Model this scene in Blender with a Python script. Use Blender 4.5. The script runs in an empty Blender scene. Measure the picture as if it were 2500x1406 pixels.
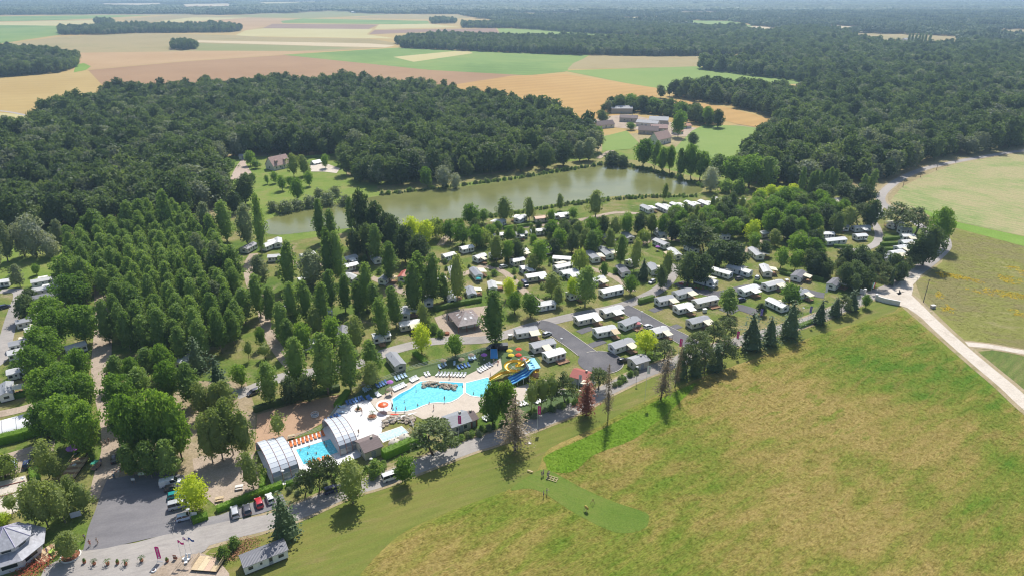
import bpy, bmesh, math, random
import numpy as np
from mathutils import Vector, Matrix

# ------------------------------------------------------------------ camera, sky, sun, exposure
SC = bpy.context.scene
COL = SC.collection
F, HY, CAMH = 1667.0, -25.0, 115.0           # focal length (px of a 2500 px wide frame), horizon row, height
TH = math.atan((703 - HY) / F)
cam = bpy.data.objects.new('camera', bpy.data.cameras.new('camera'))
cam.data.sensor_width = 36.0
cam.data.lens = F / 2500 * 36
cam.data.clip_start = 1.0
cam.data.clip_end = 60000
cam.location = (0, 0, CAMH)
cam.rotation_euler = (math.pi / 2 - TH, 0, 0)
COL.objects.link(cam)
SC.camera = cam

SUN_EL, SUN_AZ = math.radians(53), math.radians(9)     # sun stands ahead, slightly to the right
world = bpy.data.worlds.new('World')
SC.world = world
world.use_nodes = True
wn = world.node_tree
sky = wn.nodes.new('ShaderNodeTexSky')
sky.sky_type = 'NISHITA'
sky.sun_disc = False
sky.sun_elevation = SUN_EL
sky.sun_rotation = SUN_AZ
sky.air_density = 1.0
sky.dust_density = 1.5
wn.links.new(sky.outputs[0], wn.nodes['Background'].inputs[0])
wn.nodes['Background'].inputs[1].default_value = 0.125
sl = bpy.data.lights.new('sun', 'SUN')
sl.energy = 5.0
sl.angle = math.radians(0.55)
sl.color = (1.0, 0.965, 0.91)
sun = bpy.data.objects.new('sun', sl)
sdir = Vector((math.sin(SUN_AZ) * math.cos(SUN_EL), math.cos(SUN_AZ) * math.cos(SUN_EL), math.sin(SUN_EL)))
sun.rotation_euler = (-sdir).to_track_quat('-Z', 'Y').to_euler()
sun.location = (0, 200, 300)
COL.objects.link(sun)
SC.view_settings.view_transform = 'Standard'
SC.view_settings.look = 'None'
SC.view_settings.gamma = 1.0
SC.view_settings.exposure = 0.08
SC.view_settings.use_curve_mapping = False
SC.cycles.max_bounces = 5
SC.cycles.diffuse_bounces = 2
SC.cycles.glossy_bounces = 2
SC.cycles.transmission_bounces = 3
SC.cycles.transparent_max_bounces = 8
SC.cycles.volume_bounces = 0
SC.cycles.filter_width = 1.15
SC.cycles.sample_clamp_indirect = 4.0
SC.cycles.caustics_reflective = False
SC.cycles.caustics_refractive = False

# ------------------------------------------------------------------ helpers
rnd = random.Random(11)


def _ray(x, y):
    u, v = (x - 1250) / F, (703 - y) / F
    return Vector((u, math.cos(TH) + v * math.sin(TH), -math.sin(TH) + v * math.cos(TH)))


def P(x, y, z=0.0):
    """the place on the plane at height z that was surveyed at plan point (x, y) of the aerial"""
    d = _ray(x, y)
    t = (z - CAMH) / d.z
    return Vector((d.x * t, d.y * t, z))


def ppm(x, y):
    a = P(x, y)
    return F / (a.y * math.cos(TH) + CAMH * math.sin(TH))


def height_at(x, ytop, base):
    d = _ray(x, ytop)
    return CAMH + d.z * base.y / d.y


def tag(o, label=None, cat=None, group=None, kind=None):
    if label: o['label'] = label
    if cat: o['category'] = cat
    if group: o['group'] = group
    if kind: o['kind'] = kind
    return o


def link(name, data, parent=None, loc=(0, 0, 0), rz=0.0, sc=None, rot=None):
    o = bpy.data.objects.new(name, data)
    COL.objects.link(o)
    o.location = loc
    o.rotation_euler = rot if rot else (0, 0, rz)
    if sc: o.scale = sc
    if parent: o.parent = parent
    return o


def thing(name, label, cat, loc, rz=0.0, group=None, sc=None):
    return tag(link(name, None, None, loc, rz, sc), label, cat, group)


class MB:
    """collects boxes, prisms, tubes and sheets and links them as one mesh"""
    def __init__(s):
        s.v, s.f = [], []

    def add(s, vs, fs):
        n = len(s.v)
        s.v.extend([tuple(a) for a in vs])
        s.f.extend([tuple(i + n for i in f) for f in fs])
        return s

    def box(s, c, d, rz=0.0, tilt=None):
        hx, hy, hz = d[0] / 2, d[1] / 2, d[2] / 2
        m = Matrix.Rotation(rz, 3, 'Z')
        if tilt: m = m @ tilt
        c = Vector(c)
        vs = [c + m @ Vector((sx * hx, sy * hy, sz * hz)) for sz in (-1, 1) for sy in (-1, 1) for sx in (-1, 1)]
        return s.add(vs, [(0, 2, 3, 1), (4, 5, 7, 6), (0, 1, 5, 4), (2, 6, 7, 3), (0, 4, 6, 2), (1, 3, 7, 5)])

    def prism(s, poly, z0, z1):
        n = len(poly)
        vs = [(p[0], p[1], z0) for p in poly] + [(p[0], p[1], z1) for p in poly]
        fs = [tuple(range(n - 1, -1, -1)), tuple(range(n, 2 * n))] + [(i, (i + 1) % n, n + (i + 1) % n, n + i) for i in range(n)]
        return s.add(vs, fs)

    def tube(s, path, r0, r1=None, n=6, caps=True):
        r1 = r0 if r1 is None else r1
        path = [Vector(p) for p in path]
        m = len(path)
        vs, fs = [], []
        for i, p in enumerate(path):
            d = (path[min(i + 1, m - 1)] - path[max(i - 1, 0)]).normalized()
            a = d.orthogonal().normalized() if abs(d.z) > .99 else d.cross(Vector((0, 0, 1))).normalized()
            b = d.cross(a)
            r = r0 + (r1 - r0) * i / max(m - 1, 1)
            vs += [p + (a * math.cos(2 * math.pi * k / n) + b * math.sin(2 * math.pi * k / n)) * r for k in range(n)]
        for i in range(m - 1):
            for k in range(n):
                fs.append((i * n + k, i * n + (k + 1) % n, (i + 1) * n + (k + 1) % n, (i + 1) * n + k))
        if caps:
            fs.append(tuple(range(n - 1, -1, -1)))
            fs.append(tuple((m - 1) * n + k for k in range(n)))
        return s.add(vs, fs)

    def lathe(s, prof, c=(0, 0, 0), n=12):
        vs, fs = [], []
        for r, z in prof:
            vs += [(c[0] + r * math.cos(2 * math.pi * k / n), c[1] + r * math.sin(2 * math.pi * k / n), c[2] + z) for k in range(n)]
        for i in range(len(prof) - 1):
            for k in range(n):
                fs.append((i * n + k, i * n + (k + 1) % n, (i + 1) * n + (k + 1) % n, (i + 1) * n + k))
        return s.add(vs, fs)

    def mesh(s, name, mat=None, smooth=False):
        me = bpy.data.meshes.new(name)
        me.from_pydata(s.v, [], s.f)
        if mat: me.materials.append(mat)
        if smooth: me.polygons.foreach_set('use_smooth', [True] * len(me.polygons))
        me.update()
        return me

    def build(s, name, mat, parent=None, smooth=False, loc=(0, 0, 0), rz=0.0):
        return link(name, s.mesh(name, mat, smooth), parent, loc, rz)


# ------------------------------------------------------------------ materials (all procedural, world or object space)
class NT:
    def __init__(s, name):
        s.m = bpy.data.materials.new(name)
        s.m.use_nodes = True
        s.t = s.m.node_tree
        s.b = s.t.nodes['Principled BSDF']
        s.out = s.t.nodes['Material Output']

    def n(s, kind, **kw):
        x = s.t.nodes.new('ShaderNode' + kind)
        for k, v in kw.items():
            setattr(x, k, v)
        return x

    def l(s, a, b):
        s.t.links.new(a, b)

    def pos(s, scale=(1, 1, 1), rz=0.0, obj=False):
        if obj:
            src = s.n('TexCoord').outputs['Object']
        else:
            src = s.n('NewGeometry').outputs['Position']
        mp = s.n('Mapping')
        mp.vector_type = 'TEXTURE'
        mp.inputs['Scale'].default_value = tuple(1 / q for q in scale)
        mp.inputs['Rotation'].default_value = (0, 0, rz)
        s.l(src, mp.inputs['Vector'])
        return mp.outputs[0]

    def noise(s, vec, scale, detail=3, rough=.55, dist=0.0):
        x = s.n('TexNoise')
        x.inputs['Scale'].default_value = scale
        x.inputs['Detail'].default_value = detail
        x.inputs['Roughness'].default_value = rough
        x.inputs['Distortion'].default_value = dist
        s.l(vec, x.inputs['Vector'])
        return x.outputs['Fac']

    def ramp(s, fac, stops, interp='LINEAR'):
        x = s.n('ValToRGB')
        x.color_ramp.interpolation = interp
        e = x.color_ramp.elements
        while len(e) < len(stops): e.new(0.5)
        for k, (p, c) in enumerate(stops):
            e[k].position = p
            e[k].color = (*c, 1) if len(c) == 3 else c
        s.l(fac, x.inputs[0])
        return x.outputs[0]

    def mix(s, fac, a, b, mode='MIX'):
        x = s.n('Mix', data_type='RGBA', blend_type=mode)
        for sock, v in ((x.inputs['Factor'], fac), (x.inputs['A'], a), (x.inputs['B'], b)):
            if hasattr(v, 'is_output'): s.l(v, sock)
            elif isinstance(v, (int, float)): sock.default_value = v
            else: sock.default_value = (*v, 1)
        return [o for o in x.outputs if o.type == 'RGBA'][0]

    def math(s, op, a, b=0.0):
        x = s.n('Math', operation=op)
        for sock, v in ((x.inputs[0], a), (x.inputs[1], b)):
            if hasattr(v, 'is_output'): s.l(v, sock)
            else: sock.default_value = v
        return x.outputs[0]

    def bump(s, h, strength=.4, dist=.1):
        x = s.n('Bump')
        x.inputs['Strength'].default_value = strength
        x.inputs['Distance'].default_value = dist
        s.l(h, x.inputs['Height'])
        s.l(x.outputs[0], s.b.inputs['Normal'])

    def done(s, col=None, rough=.9, spec=.2, metal=0.0):
        if col is not None:
            if hasattr(col, 'is_output'): s.l(col, s.b.inputs['Base Color'])
            else: s.b.inputs['Base Color'].default_value = (*col, 1)
        s.b.inputs['Roughness'].default_value = rough
        s.b.inputs['Specular IOR Level'].default_value = spec
        s.b.inputs['Metallic'].default_value = metal
        return s.m


MATS = {}


def plain(name, col, rough=.6, spec=.3, metal=0.0, var=.12, scale=3.0, bump=0.0):
    """painted or moulded surface with faint wear"""
    if name in MATS: return MATS[name]
    t = NT(name)
    f = t.noise(t.pos(obj=True), scale, 4, .6)
    lo = tuple(max(0, c * (1 - var)) for c in col)
    hi = tuple(min(1, c * (1 + var * .6)) for c in col)
    c = t.ramp(f, [(.3, lo), (.7, hi)])
    if bump: t.bump(f, bump, .03)
    MATS[name] = t.done(c, rough, spec, metal)
    return MATS[name]


def ground(name, cols, big=.02, mid=.12, fine=1.6, rz=0.0, stretch=1.0, rough=.95, bump=.5, fine_amt=.35, mid_cols=None, lines=None, trans=0.0):
    """soil or plant cover: a large patchy noise picks the colour, a middle noise breaks it up, a fine one gives the grain"""
    t = NT(name)
    p = t.pos()
    ps = t.pos((1, stretch, 1), rz)
    a = t.noise(p, big, 5, .6, .4)
    b = t.noise(ps, mid, 5, .65)
    c = t.noise(ps, fine, 4, .7)
    k = t.math('ADD', t.math('MULTIPLY', a, .62), t.math('MULTIPLY', b, .38))
    col = t.ramp(k, [(.36 + .28 * i / max(len(cols) - 1, 1), q) for i, q in enumerate(cols)])
    if mid_cols:
        d = t.noise(ps, mid * .55, 6, .7, .6)
        col = t.mix(t.ramp(d, [(.54, (0, 0, 0)), (.70, (1, 1, 1))]), col, mid_cols)
    if lines:
        w = t.n('TexWave', wave_type='BANDS', bands_direction='Y')
        w.inputs['Scale'].default_value = lines[0]
        w.inputs['Distortion'].default_value = lines[2] if len(lines) > 2 else .6
        w.inputs['Detail'].default_value = 2
        t.l(t.pos((1, 1, 1), rz), w.inputs['Vector'])
        col = t.mix(t.math('MULTIPLY', w.outputs['Fac'], lines[1]), col, (.5, .5, .5), 'MULTIPLY')
    g = t.ramp(c, [(.25, (1 - fine_amt,) * 3), (.75, (1 + fine_amt * .7,) * 3)])
    col = t.mix(1.0, col, g, 'MULTIPLY')
    if bump: t.bump(c, bump, .25)
    t.done(col, rough, .1)
    if trans:
        tr = t.n('BsdfTranslucent')
        t.l(col, tr.inputs['Color'])
        mx = t.n('MixShader')
        mx.inputs[0].default_value = trans
        t.l(t.b.outputs[0], mx.inputs[1])
        t.l(tr.outputs[0], mx.inputs[2])
        t.l(mx.outputs[0], t.out.inputs['Surface'])
    return t.m


def leaf(name, dark, light, trans=.35, rough=.55, var=.5):
    """foliage: every plant a little different, light comes through the leaves"""
    t = NT(name)
    oi = t.n('ObjectInfo')
    f = t.noise(t.pos(), .35, 3, .6)
    k = t.math('ADD', t.math('MULTIPLY', oi.outputs['Random'], var), t.math('MULTIPLY', f, 1 - var * .6))
    col = t.ramp(k, [(.25, dark), (.85, light)])
    t.done(col, rough, .25)
    tr = t.n('BsdfTranslucent')
    t.l(t.mix(1.0, col, (1.5, 1.5, .75), 'MULTIPLY'), tr.inputs['Color'])
    mx = t.n('MixShader')
    mx.inputs[0].default_value = trans
    t.l(t.b.outputs[0], mx.inputs[1])
    t.l(tr.outputs[0], mx.inputs[2])
    t.l(mx.outputs[0], t.out.inputs['Surface'])
    MATS[name] = t.m
    return t.m


# ------------------------------------------------------------------ ground sheets
def catmull(pts, n=6, closed=False):
    pts = [Vector(p) for p in pts]
    m = len(pts)
    out = []
    rng = range(m) if closed else range(m - 1)
    for i in rng:
        if closed:
            a, b, c, d = pts[i - 1], pts[i], pts[(i + 1) % m], pts[(i + 2) % m]
        else:
            a, b, c, d = pts[max(i - 1, 0)], pts[i], pts[i + 1], pts[min(i + 2, m - 1)]
        for k in range(n):
            t = k / n
            out.append(.5 * ((2 * b) + (c - a) * t + (2 * a - 5 * b + 4 * c - d) * t * t + (3 * b - a - 3 * c + d) * t ** 3))
    if not closed: out.append(pts[-1])
    return out


def pts_of(s):
    a = [float(q) for q in s.replace(',', ' ').split()]
    return list(zip(a[0::2], a[1::2]))


def wpoly(s, smooth=0):
    w = [P(x, y) for x, y in (pts_of(s) if isinstance(s, str) else s)]
    return catmull(w, smooth, True) if smooth else w


def sheet(name, s, z, mat, label, smooth=0, kind='structure', poly=None):
    w = poly or wpoly(s, smooth)
    bm = bmesh.new()
    f = bm.faces.new([bm.verts.new((p.x, p.y, z)) for p in w])
    bmesh.ops.triangulate(bm, faces=[f])
    for f in bm.faces:
        if f.normal.z < 0: f.normal_flip()
    me = bpy.data.meshes.new(name)
    bm.to_mesh(me)
    bm.free()
    me.materials.append(mat)
    return tag(link(name, me), label, None, None, kind)


def ribbon_poly(w, width):
    L, Rr = [], []
    for i, p in enumerate(w):
        d = (w[min(i + 1, len(w) - 1)] - w[max(i - 1, 0)])
        d.z = 0
        d.normalize()
        nrm = Vector((-d.y, d.x, 0))
        ww = width if not callable(width) else width(i / (len(w) - 1))
        L.append(p + nrm * ww / 2)
        Rr.append(p - nrm * ww / 2)
    return L, Rr


def road(name, s, width, z, mat, label, smooth=6):
    w = catmull([P(x, y) for x, y in pts_of(s)], smooth)
    L, Rr = ribbon_poly(w, width)
    b = MB()
    n = len(L)
    b.add([(p.x, p.y, z) for p in L] + [(p.x, p.y, z) for p in Rr], [(i, n + i, n + i + 1, i + 1) for i in range(n - 1)])
    return tag(b.build(name, mat), label, None, None, 'structure')


def inside(px, py, poly):
    r = np.zeros(len(px), bool)
    n = len(poly)
    for i in range(n):
        x0, y0 = poly[i][0], poly[i][1]
        x1, y1 = poly[(i + 1) % n][0], poly[(i + 1) % n][1]
        c = ((y0 > py) != (y1 > py)) & (px < (x1 - x0) * (py - y0) / ((y1 - y0) or 1e-9) + x0)
        r ^= c
    return r


G_base = ground('straw land', [(.30, .24, .12), (.36, .30, .16), (.24, .25, .10)], .004, .03, .5)
g = MB()
g.add([(-26000, -300, 0), (26000, -300, 0), (26000, 26000, 0), (-26000, 26000, 0)], [(0, 1, 2, 3)])
tag(g.build('ground', G_base), 'open country reaching to the horizon', kind='structure')

FM = {
    'wheat': ground('ripe wheat', [(.40, .28, .105), (.47, .345, .14)], .006, .05, .6, .3, 6, fine_amt=.2, lines=(.012, .10)),
    'ochre': ground('ochre wheat', [(.43, .26, .09), (.50, .32, .12)], .006, .05, .6, .55, 6, fine_amt=.2, lines=(.014, .16)),
    'salmon': ground('salmon stubble', [(.40, .255, .125), (.47, .32, .17)], .005, .04, .5, .3, 5, fine_amt=.2),
    'brown': ground('brown stubble', [(.30, .18, .095), (.38, .24, .13)], .005, .04, .5, .3, 5, fine_amt=.22),
    'mauve': ground('ploughed earth', [(.26, .17, .12), (.31, .21, .16)], .005, .04, .5, .2, 5, fine_amt=.2),
    'tan': ground('tan barley', [(.29, .235, .105), (.36, .285, .14), (.26, .235, .10)], .004, .03, .5, .2, 5, fine_amt=.2),
    'cream': ground('cream stubble', [(.52, .42, .26), (.56, .46, .30)], .006, .05, .5, .2, 5, fine_amt=.15),
    'yellow': ground('pale yellow crop', [(.46, .40, .18), (.50, .44, .22)], .006, .05, .5, .2, 5, fine_amt=.15),
    'green': ground('green crop', [(.14, .23, .06), (.20, .29, .08), (.26, .31, .09)], .005, .04, .5, .25, 5, fine_amt=.2, lines=(.012, .16)),
    'green2': ground('pasture', [(.19, .28, .07), (.24, .31, .09)], .006, .05, .6, .25, 3, fine_amt=.2),
    'olive': ground('olive crop', [(.24, .25, .10), (.28, .27, .12)], .006, .05, .5, .25, 5, fine_amt=.2),
    'pale': ground('striped pale green crop', [(.19, .28, .075), (.30, .335, .13), (.42, .36, .19), (.27, .32, .11)], .018, .10, .9, -.9, 3.5, fine_amt=.5, lines=(.075, .16, 3.0)),
    'bright': ground('bright grass', [(.16, .27, .04), (.21, .32, .06)], .03, .15, 1.5, fine_amt=.3),
}
FIELDS = [
    ('wheat', -1, 'wheat_field', '-700 40 -700 300 1500 330 2700 230 2700 60 1200 36 -100 38', 'broad plain of ripe wheat behind everything'),
    ('green', 0, 'green_field', '-300 42 0 41 250 38 380 38 150 50 0 53 -300 56', 'green strip at the far left below the distant woods'),
    ('yellow', 0, 'stubble_field', '-300 56 0 55 230 50 300 53 270 64 150 66 0 62 -300 62', 'pale yellow strip at the far left edge'),
    ('green', 0, 'green_field', '-300 62 0 62 160 64 175 72 145 86 0 107 -300 125', 'green field left of the long dark copse'),
    ('tan', 0, 'barley_field', '300 48 430 37 700 44 560 52 330 56', 'tan strip behind the long dark copse'),
    ('yellow', 1, 'stubble_field', '380 54 470 43 605 44 480 55', 'yellow wedge behind the long dark copse'),
    ('salmon', 1, 'stubble_field', '450 55 605 44 740 48 650 65 600 75 555 65', 'pinkish wedge right of the yellow wedge'),
    ('olive', 0, 'green_field', '550 40 830 27 950 37 740 46', 'olive ridge under the distant woods'),
    ('tan', 1, 'barley_field', '850 45 950 37 1125 37 1150 45 1055 48', 'tan strip behind the small far copse'),
    ('green', 1, 'green_field', '685 52 740 46 1045 52 1050 61 690 57', 'green strip crossing the far patchwork'),
    ('mauve', 1, 'ploughed_field', '665 59 925 61 900 72 640 70', 'brown strip crossing the far patchwork'),
    ('yellow', 1, 'stubble_field', '600 75 645 70 910 72 895 85 970 95 570 89', 'long pale yellow field in the far patchwork'),
    ('yellow', 2, 'stubble_field', '925 61 1045 59 1125 67 915 72', 'small pale field right of the brown strip'),
    ('mauve', 2, 'ploughed_field', '915 74 1210 70 1220 83 1050 79 900 85', 'mauve ploughed strip left of the dark wood strip'),
    ('tan', 1, 'barley_field', '-300 122 0 110 150 90 350 82 575 87 650 92 900 95 975 107 935 117 800 126 200 131 0 118 -300 132', 'wide tan field around the round copse'),
    ('cream', 2, 'stubble_field', '470 99 900 107 965 112 940 117 750 112 482 104', 'narrow cream strip right of the round copse'),
    ('olive', 2, 'green_field', '470 106 750 113 870 118 690 127 480 124', 'dull olive strip below the cream strip'),
    ('salmon', 2, 'stubble_field', '165 130 550 125 790 126 700 134 450 150 215 171 190 155', 'pale salmon field below the round copse'),
    ('bright', 3, 'field_margin', '185 158 205 155 222 163 210 172 180 178', 'bright green margin at the tip of the left wood'),
    ('brown', 2, 'stubble_field', '215 172 450 151 700 135 1250 180 1292 187 1100 208 850 230 450 240 270 230', 'broad brown stubble field above the central wood'),
    ('wheat', 1, 'wheat_field', '-300 220 0 192 190 175 270 172 450 195 260 240 110 300 0 277 -300 270', 'golden wheat field left of the central wood'),
    ('green', 3, 'green_field', '690 135 975 117 1250 129 1440 135 1415 150 1380 176 1290 185 1050 172', 'long green field above the broad brown stubble'),
    ('yellow', 4, 'crop_patch', '960 140 1140 123 1155 131 1010 152', 'yellowing patch inside the long green field'),
    ('green2', 1, 'green_field', '1215 70 1325 72 1520 86 1515 90 1220 86', 'thin green strip between two wood strips'),
    ('tan', 3, 'barley_field', '1385 170 1400 155 1445 136 1500 129 1780 135 1772 143 1708 161 1700 164', 'tan field tucked under the wood strip'),
    ('green2', 3, 'pasture', '1372 173 1700 163 1800 175 1984 197 1981 205 1870 207 1620 222', 'green pasture between the two forest fingers'),
    ('ochre', 3, 'wheat_field', '1105 208 1250 186 1375 181 1612 217 1600 240 1450 310 1250 290', 'orange wheat field behind the farm'),
    ('ochre', 4, 'hay_field', '1600 238 1640 243 1770 262 1910 300 1890 318 1800 304 1700 275 1640 262', 'dry strip along the forest edge behind the farm'),
    ('green2', 4, 'paddock', '1690 320 1720 305 1800 308 1895 318 1850 350 1830 400 1700 390 1640 370', 'green paddock right of the farm'),
    ('green2', 4, 'paddock', '1470 335 1530 320 1560 350 1540 365 1470 370', 'small green paddock left of the gabled house'),
    ('yellow', 2, 'stubble_field', '-400 262 -100 268 60 281 105 293 95 312 80 334 0 322 -400 312', 'yellow green field corner left of the central wood'),
    ('yellow', 1, 'far_clearing', '1500 44 1620 41 1640 52 1520 56', 'left pale clearing in the far woods'),
    ('green2', 2, 'far_clearing', '1660 50 1790 52 1850 68 1780 76 1670 66', 'green clearing in the far woods'),
    ('tan', 2, 'far_clearing', '1640 30 1760 28 1790 38 1660 41', 'thin tan clearing near the horizon right of centre'),
    ('cream', 2, 'far_clearing', '1800 70 1850 64 1900 70 1915 88 1830 84', 'cream clearing in the right woods'),
    ('tan', 2, 'far_clearing', '2080 80 2180 84 2360 90 2370 122 2180 120 2060 100', 'tan clearing behind the far row of poplars'),
    ('cream', 2, 'far_clearing', '200 10 400 8 430 18 240 21', 'pale far clearing at the top left'),
    ('yellow', 2, 'far_clearing', '600 6 800 5 780 14 620 16', 'pale far clearing right of the distant village'),
    ('cream', 2, 'far_clearing', '400 12 580 9 620 24 420 26', 'pale ground of the distant village'),
    ('green2', 2, 'far_clearing', '1880 30 2000 28 2040 36 1900 38', 'thin green clearing in the far right woods'),
    ('yellow', 2, 'far_clearing', '1000 16 1120 14 1140 22 1010 24', 'thin pale clearing above the far patchwork'),
    ('cream', 2, 'far_clearing', '2010 62 2110 66 2120 80 2000 78', 'small cream clearing left of the far poplars'),
    ('tan', 2, 'far_clearing', '1250 34 1420 30 1440 40 1260 44', 'tan clearing above the thin wood strip'),
    ('tan', 2, 'far_clearing', '2420 74 2500 72 2600 76 2600 96 2440 94', 'tan clearing at the far right edge'),
]
for i, (m, lv, nm, s, lab) in enumerate(FIELDS):
    sheet(nm, s, .02 + .025 * (lv + 1) + .0015 * i, FM[m], lab)
# ------------------------------------------------------------------ meadow, lawns, lake, roads
G_meadow = ground('dry meadow', [(.105, .20, .018), (.165, .225, .028), (.225, .24, .042), (.31, .26, .07), (.37, .28, .095), (.20, .23, .035)], .018, .085, 1.1, .62, 3.2, lines=(.045, .14, 2.5),
                  fine_amt=.6, bump=1.0, mid_cols=(.27, .225, .062))
G_mown = ground('mown grass', [(.14, .19, .035), (.19, .215, .045), (.25, .23, .065)], .03, .12, 1.8, .45, 6, fine_amt=.4, bump=.6, lines=(.11, .16, 1.5), mid_cols=(.27, .225, .085))
G_lush = ground('lush grass', [(.115, .215, .014), (.15, .25, .022), (.19, .26, .034)], .03, .16, 1.6, fine_amt=.4, bump=.9)
G_lawn = ground('camp lawn', [(.085, .145, .022), (.135, .185, .035), (.22, .21, .07), (.30, .25, .13)], .035, .14, 1.4, fine_amt=.45, mid_cols=(.33, .265, .16))
G_plot = ground('plot lawn', [(.13, .21, .03), (.19, .25, .05), (.25, .25, .08)], .05, .2, 1.6, fine_amt=.3)
G_road = ground('worn asphalt', [(.28, .255, .235), (.37, .34, .31), (.45, .41, .37)], .04, .25, 2.5, .4, 5, fine_amt=.22, bump=.15)
G_gravel = ground('pinkish gravel', [(.33, .26, .19), (.45, .36, .28), (.36, .30, .20)], .05, .25, 2.2, fine_amt=.3, bump=.3)
G_tar = ground('dark tarmac', [(.12, .115, .12), (.155, .15, .155), (.20, .19, .19)], .04, .2, 3.0, fine_amt=.22, bump=.12)
G_park = ground('car park tarmac', [(.165, .158, .165), (.215, .205, .21), (.29, .275, .27)], .025, .12, 2.5, .3, 3, fine_amt=.2, bump=.12)
G_track = ground('chalk track', [(.46, .38, .29), (.64, .57, .48), (.54, .47, .38)], .05, .25, 2.0, fine_amt=.25, bump=.3)
G_sand = ground('court sand', [(.42, .27, .17), (.47, .31, .20)], .04, .2, 2.0, fine_amt=.15, bump=.3)
G_white = ground('white paving', [(.74, .72, .70), (.80, .78, .76)], .05, .5, 3.0, fine_amt=.12, bump=.1, mid_cols=(.70, .67, .64))
G_beige = ground('beige paving', [(.52, .44, .36), (.58, .50, .41), (.48, .41, .33)], .06, .4, 3.0, fine_amt=.12, bump=.1)
G_turf = ground('artificial turf', [(.085, .13, .05), (.11, .155, .06)], .05, .3, 2.0, fine_amt=.2)
G_flower = ground('yellow flower drift', [(.52, .39, .02), (.30, .28, .05), (.60, .45, .02)], .08, .3, 1.2, -.3, 3, fine_amt=.4)

sheet('meadow', '560 1320 900 1200 1300 1060 1500 975 1750 880 2000 795 2165 735 2200 748 2330 860 2500 1000 2900 1280 2900 1700 300 1700 520 1400', .030, G_meadow,
      'large sunny meadow of dry and green grass in the foreground')
sheet('mown_verge', '520 1335 680 1293 850 1218 970 1170 1210 1085 1390 1015 1465 968 1570 925 1730 865 1910 818 2090 748 2165 735 2185 760 2000 815 1850 872 1700 925 1560 985 1450 1045 1340 1095 1310 1150 1240 1195 1130 1235 1000 1290 930 1345 880 1400 840 1440 560 1440 500 1390', .042, G_mown,
      'mown grass verge between road and meadow', 3)
sheet('lush_strip', '1335 1110 1440 1062 1560 1000 1640 960 1700 935 1650 990 1590 1040 1540 1075 1450 1110 1400 1150 1345 1150 1332 1130', .052, G_lush, 'lush green strip of uncut grass beside the mown verge', 4)
sheet('mown_lane', '1245 1195 1310 1150 1345 1150 1420 1190 1500 1225 1575 1250 1584 1268 1575 1288 1540 1300 1490 1295 1400 1250 1330 1205 1290 1192', .060, ground('lane turf', [(.11, .18, .026), (.14, .20, .034), (.19, .215, .05)], .05, .2, 1.6, -.45, 4, fine_amt=.35), 'mown archery lane cut into the meadow', 4)
sheet('rough_meadow', '2320 545 2500 590 2900 680 2900 1100 2600 905 2440 850 2360 838 2290 770 2250 730 2235 690 2300 640', .030,
      ground('rough meadow', [(.20, .22, .07), (.25, .22, .09), (.24, .25, .06), (.31, .28, .12)], .025, .1, 1.0, -.35, 3, fine_amt=.45, bump=1.0), 'rough meadow right of the chalk track')
DRIFTS = ['2290 665 2340 672 2400 688 2392 696 2330 688 2285 680', '2440 670 2500 682 2500 695 2450 688', '2300 735 2330 750 2325 765 2296 752', '2450 735 2500 745 2500 775 2455 755', '2320 690 2420 705 2500 720 2500 730 2400 718', '2290 710 2320 740 2305 760 2285 735', '2460 650 2520 662 2520 676 2455 664']
sheet('crop_corner', '2385 858 2440 853 2520 868 2700 895 2700 1110 2560 1010 2470 935', .028, ground('vine green', [(.10, .16, .035), (.16, .20, .05), (.26, .22, .10)], .05, .2, 1.0, .7, 4, fine_amt=.45, lines=(.11, .3, .5)), 'dark green planted corner below the track branch')
sheet('pale_field', '2172 492 2205 455 2260 428 2340 398 2500 372 2900 330 2900 650 2500 577 2330 540 2215 508', .06, FM['pale'], 'striped pale green crop right of the upper road', 0)
sheet('grass_band', '2230 502 2330 541 2500 578 2900 652 2900 690 2500 602 2330 556 2270 528', .07, FM['bright'], 'bright grass band below the striped crop')
sheet('bank_meadow', '480 620 560 470 850 430 1130 400 1470 370 1600 350 1800 400 1860 480 1500 560 900 640', .012, G_plot, 'grass round the lake')
sheet('camp_lawn', '-500 620 0 560 150 545 420 540 600 520 700 590 900 560 1140 530 1420 495 1560 475 1720 460 1950 440 2150 470 2170 510 2310 560 2310 620 2180 715 2130 740 1900 818 1600 905 1200 1075 830 1225 500 1340 380 1420 -500 1700', .020, G_lawn,
      'grass of the holiday park under the trees and homes')
sheet('park_meadow', '-300 600 0 575 160 590 240 640 160 690 60 700 -300 720', .034, G_plot, 'open lawn at the left edge below the wood')
sheet('garden_lawn', '545 400 560 382 820 382 845 420 850 470 700 500 580 510 540 470', .034, G_plot, 'garden lawn of the house by the lake')
sheet('bank_grass', '920 455 1130 432 1330 402 1470 385 1560 392 1720 440 1740 470 1480 490 1500 470 1680 455 1540 415 1440 408 1130 448 930 480', .035, ground('bank grass', [(.20, .21, .06), (.28, .25, .10), (.16, .19, .05)], .05, .2, 1.2), 'dry grassy bank round the lake')
# lake water lies a little below the bank
t = NT('lake water')
f = t.noise(t.pos((1, 1, 1)), .05, 4, .6)
w2 = t.noise(t.pos((1, 2.5, 1)), .7, 3, .6)
t.bump(w2, .16, .12)
tag(sheet('lake', '640 545 700 520 780 505 850 492 925 479 1000 470 1100 459 1180 450 1260 438 1350 424 1420 412 1470 404 1530 407 1590 418 1650 436 1700 453 1716 464 1690 474 1600 474 1500 480 1400 492 1300 507 1200 522 1100 535 1000 545 930 552 850 558 760 566 680 574 640 565', .045,
      t.done(t.ramp(f, [(.35, (.150, .160, .050)), (.65, (.190, .195, .064))]), .17, .45), 'olive green lake behind the holiday park', 3), cat=None)

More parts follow.
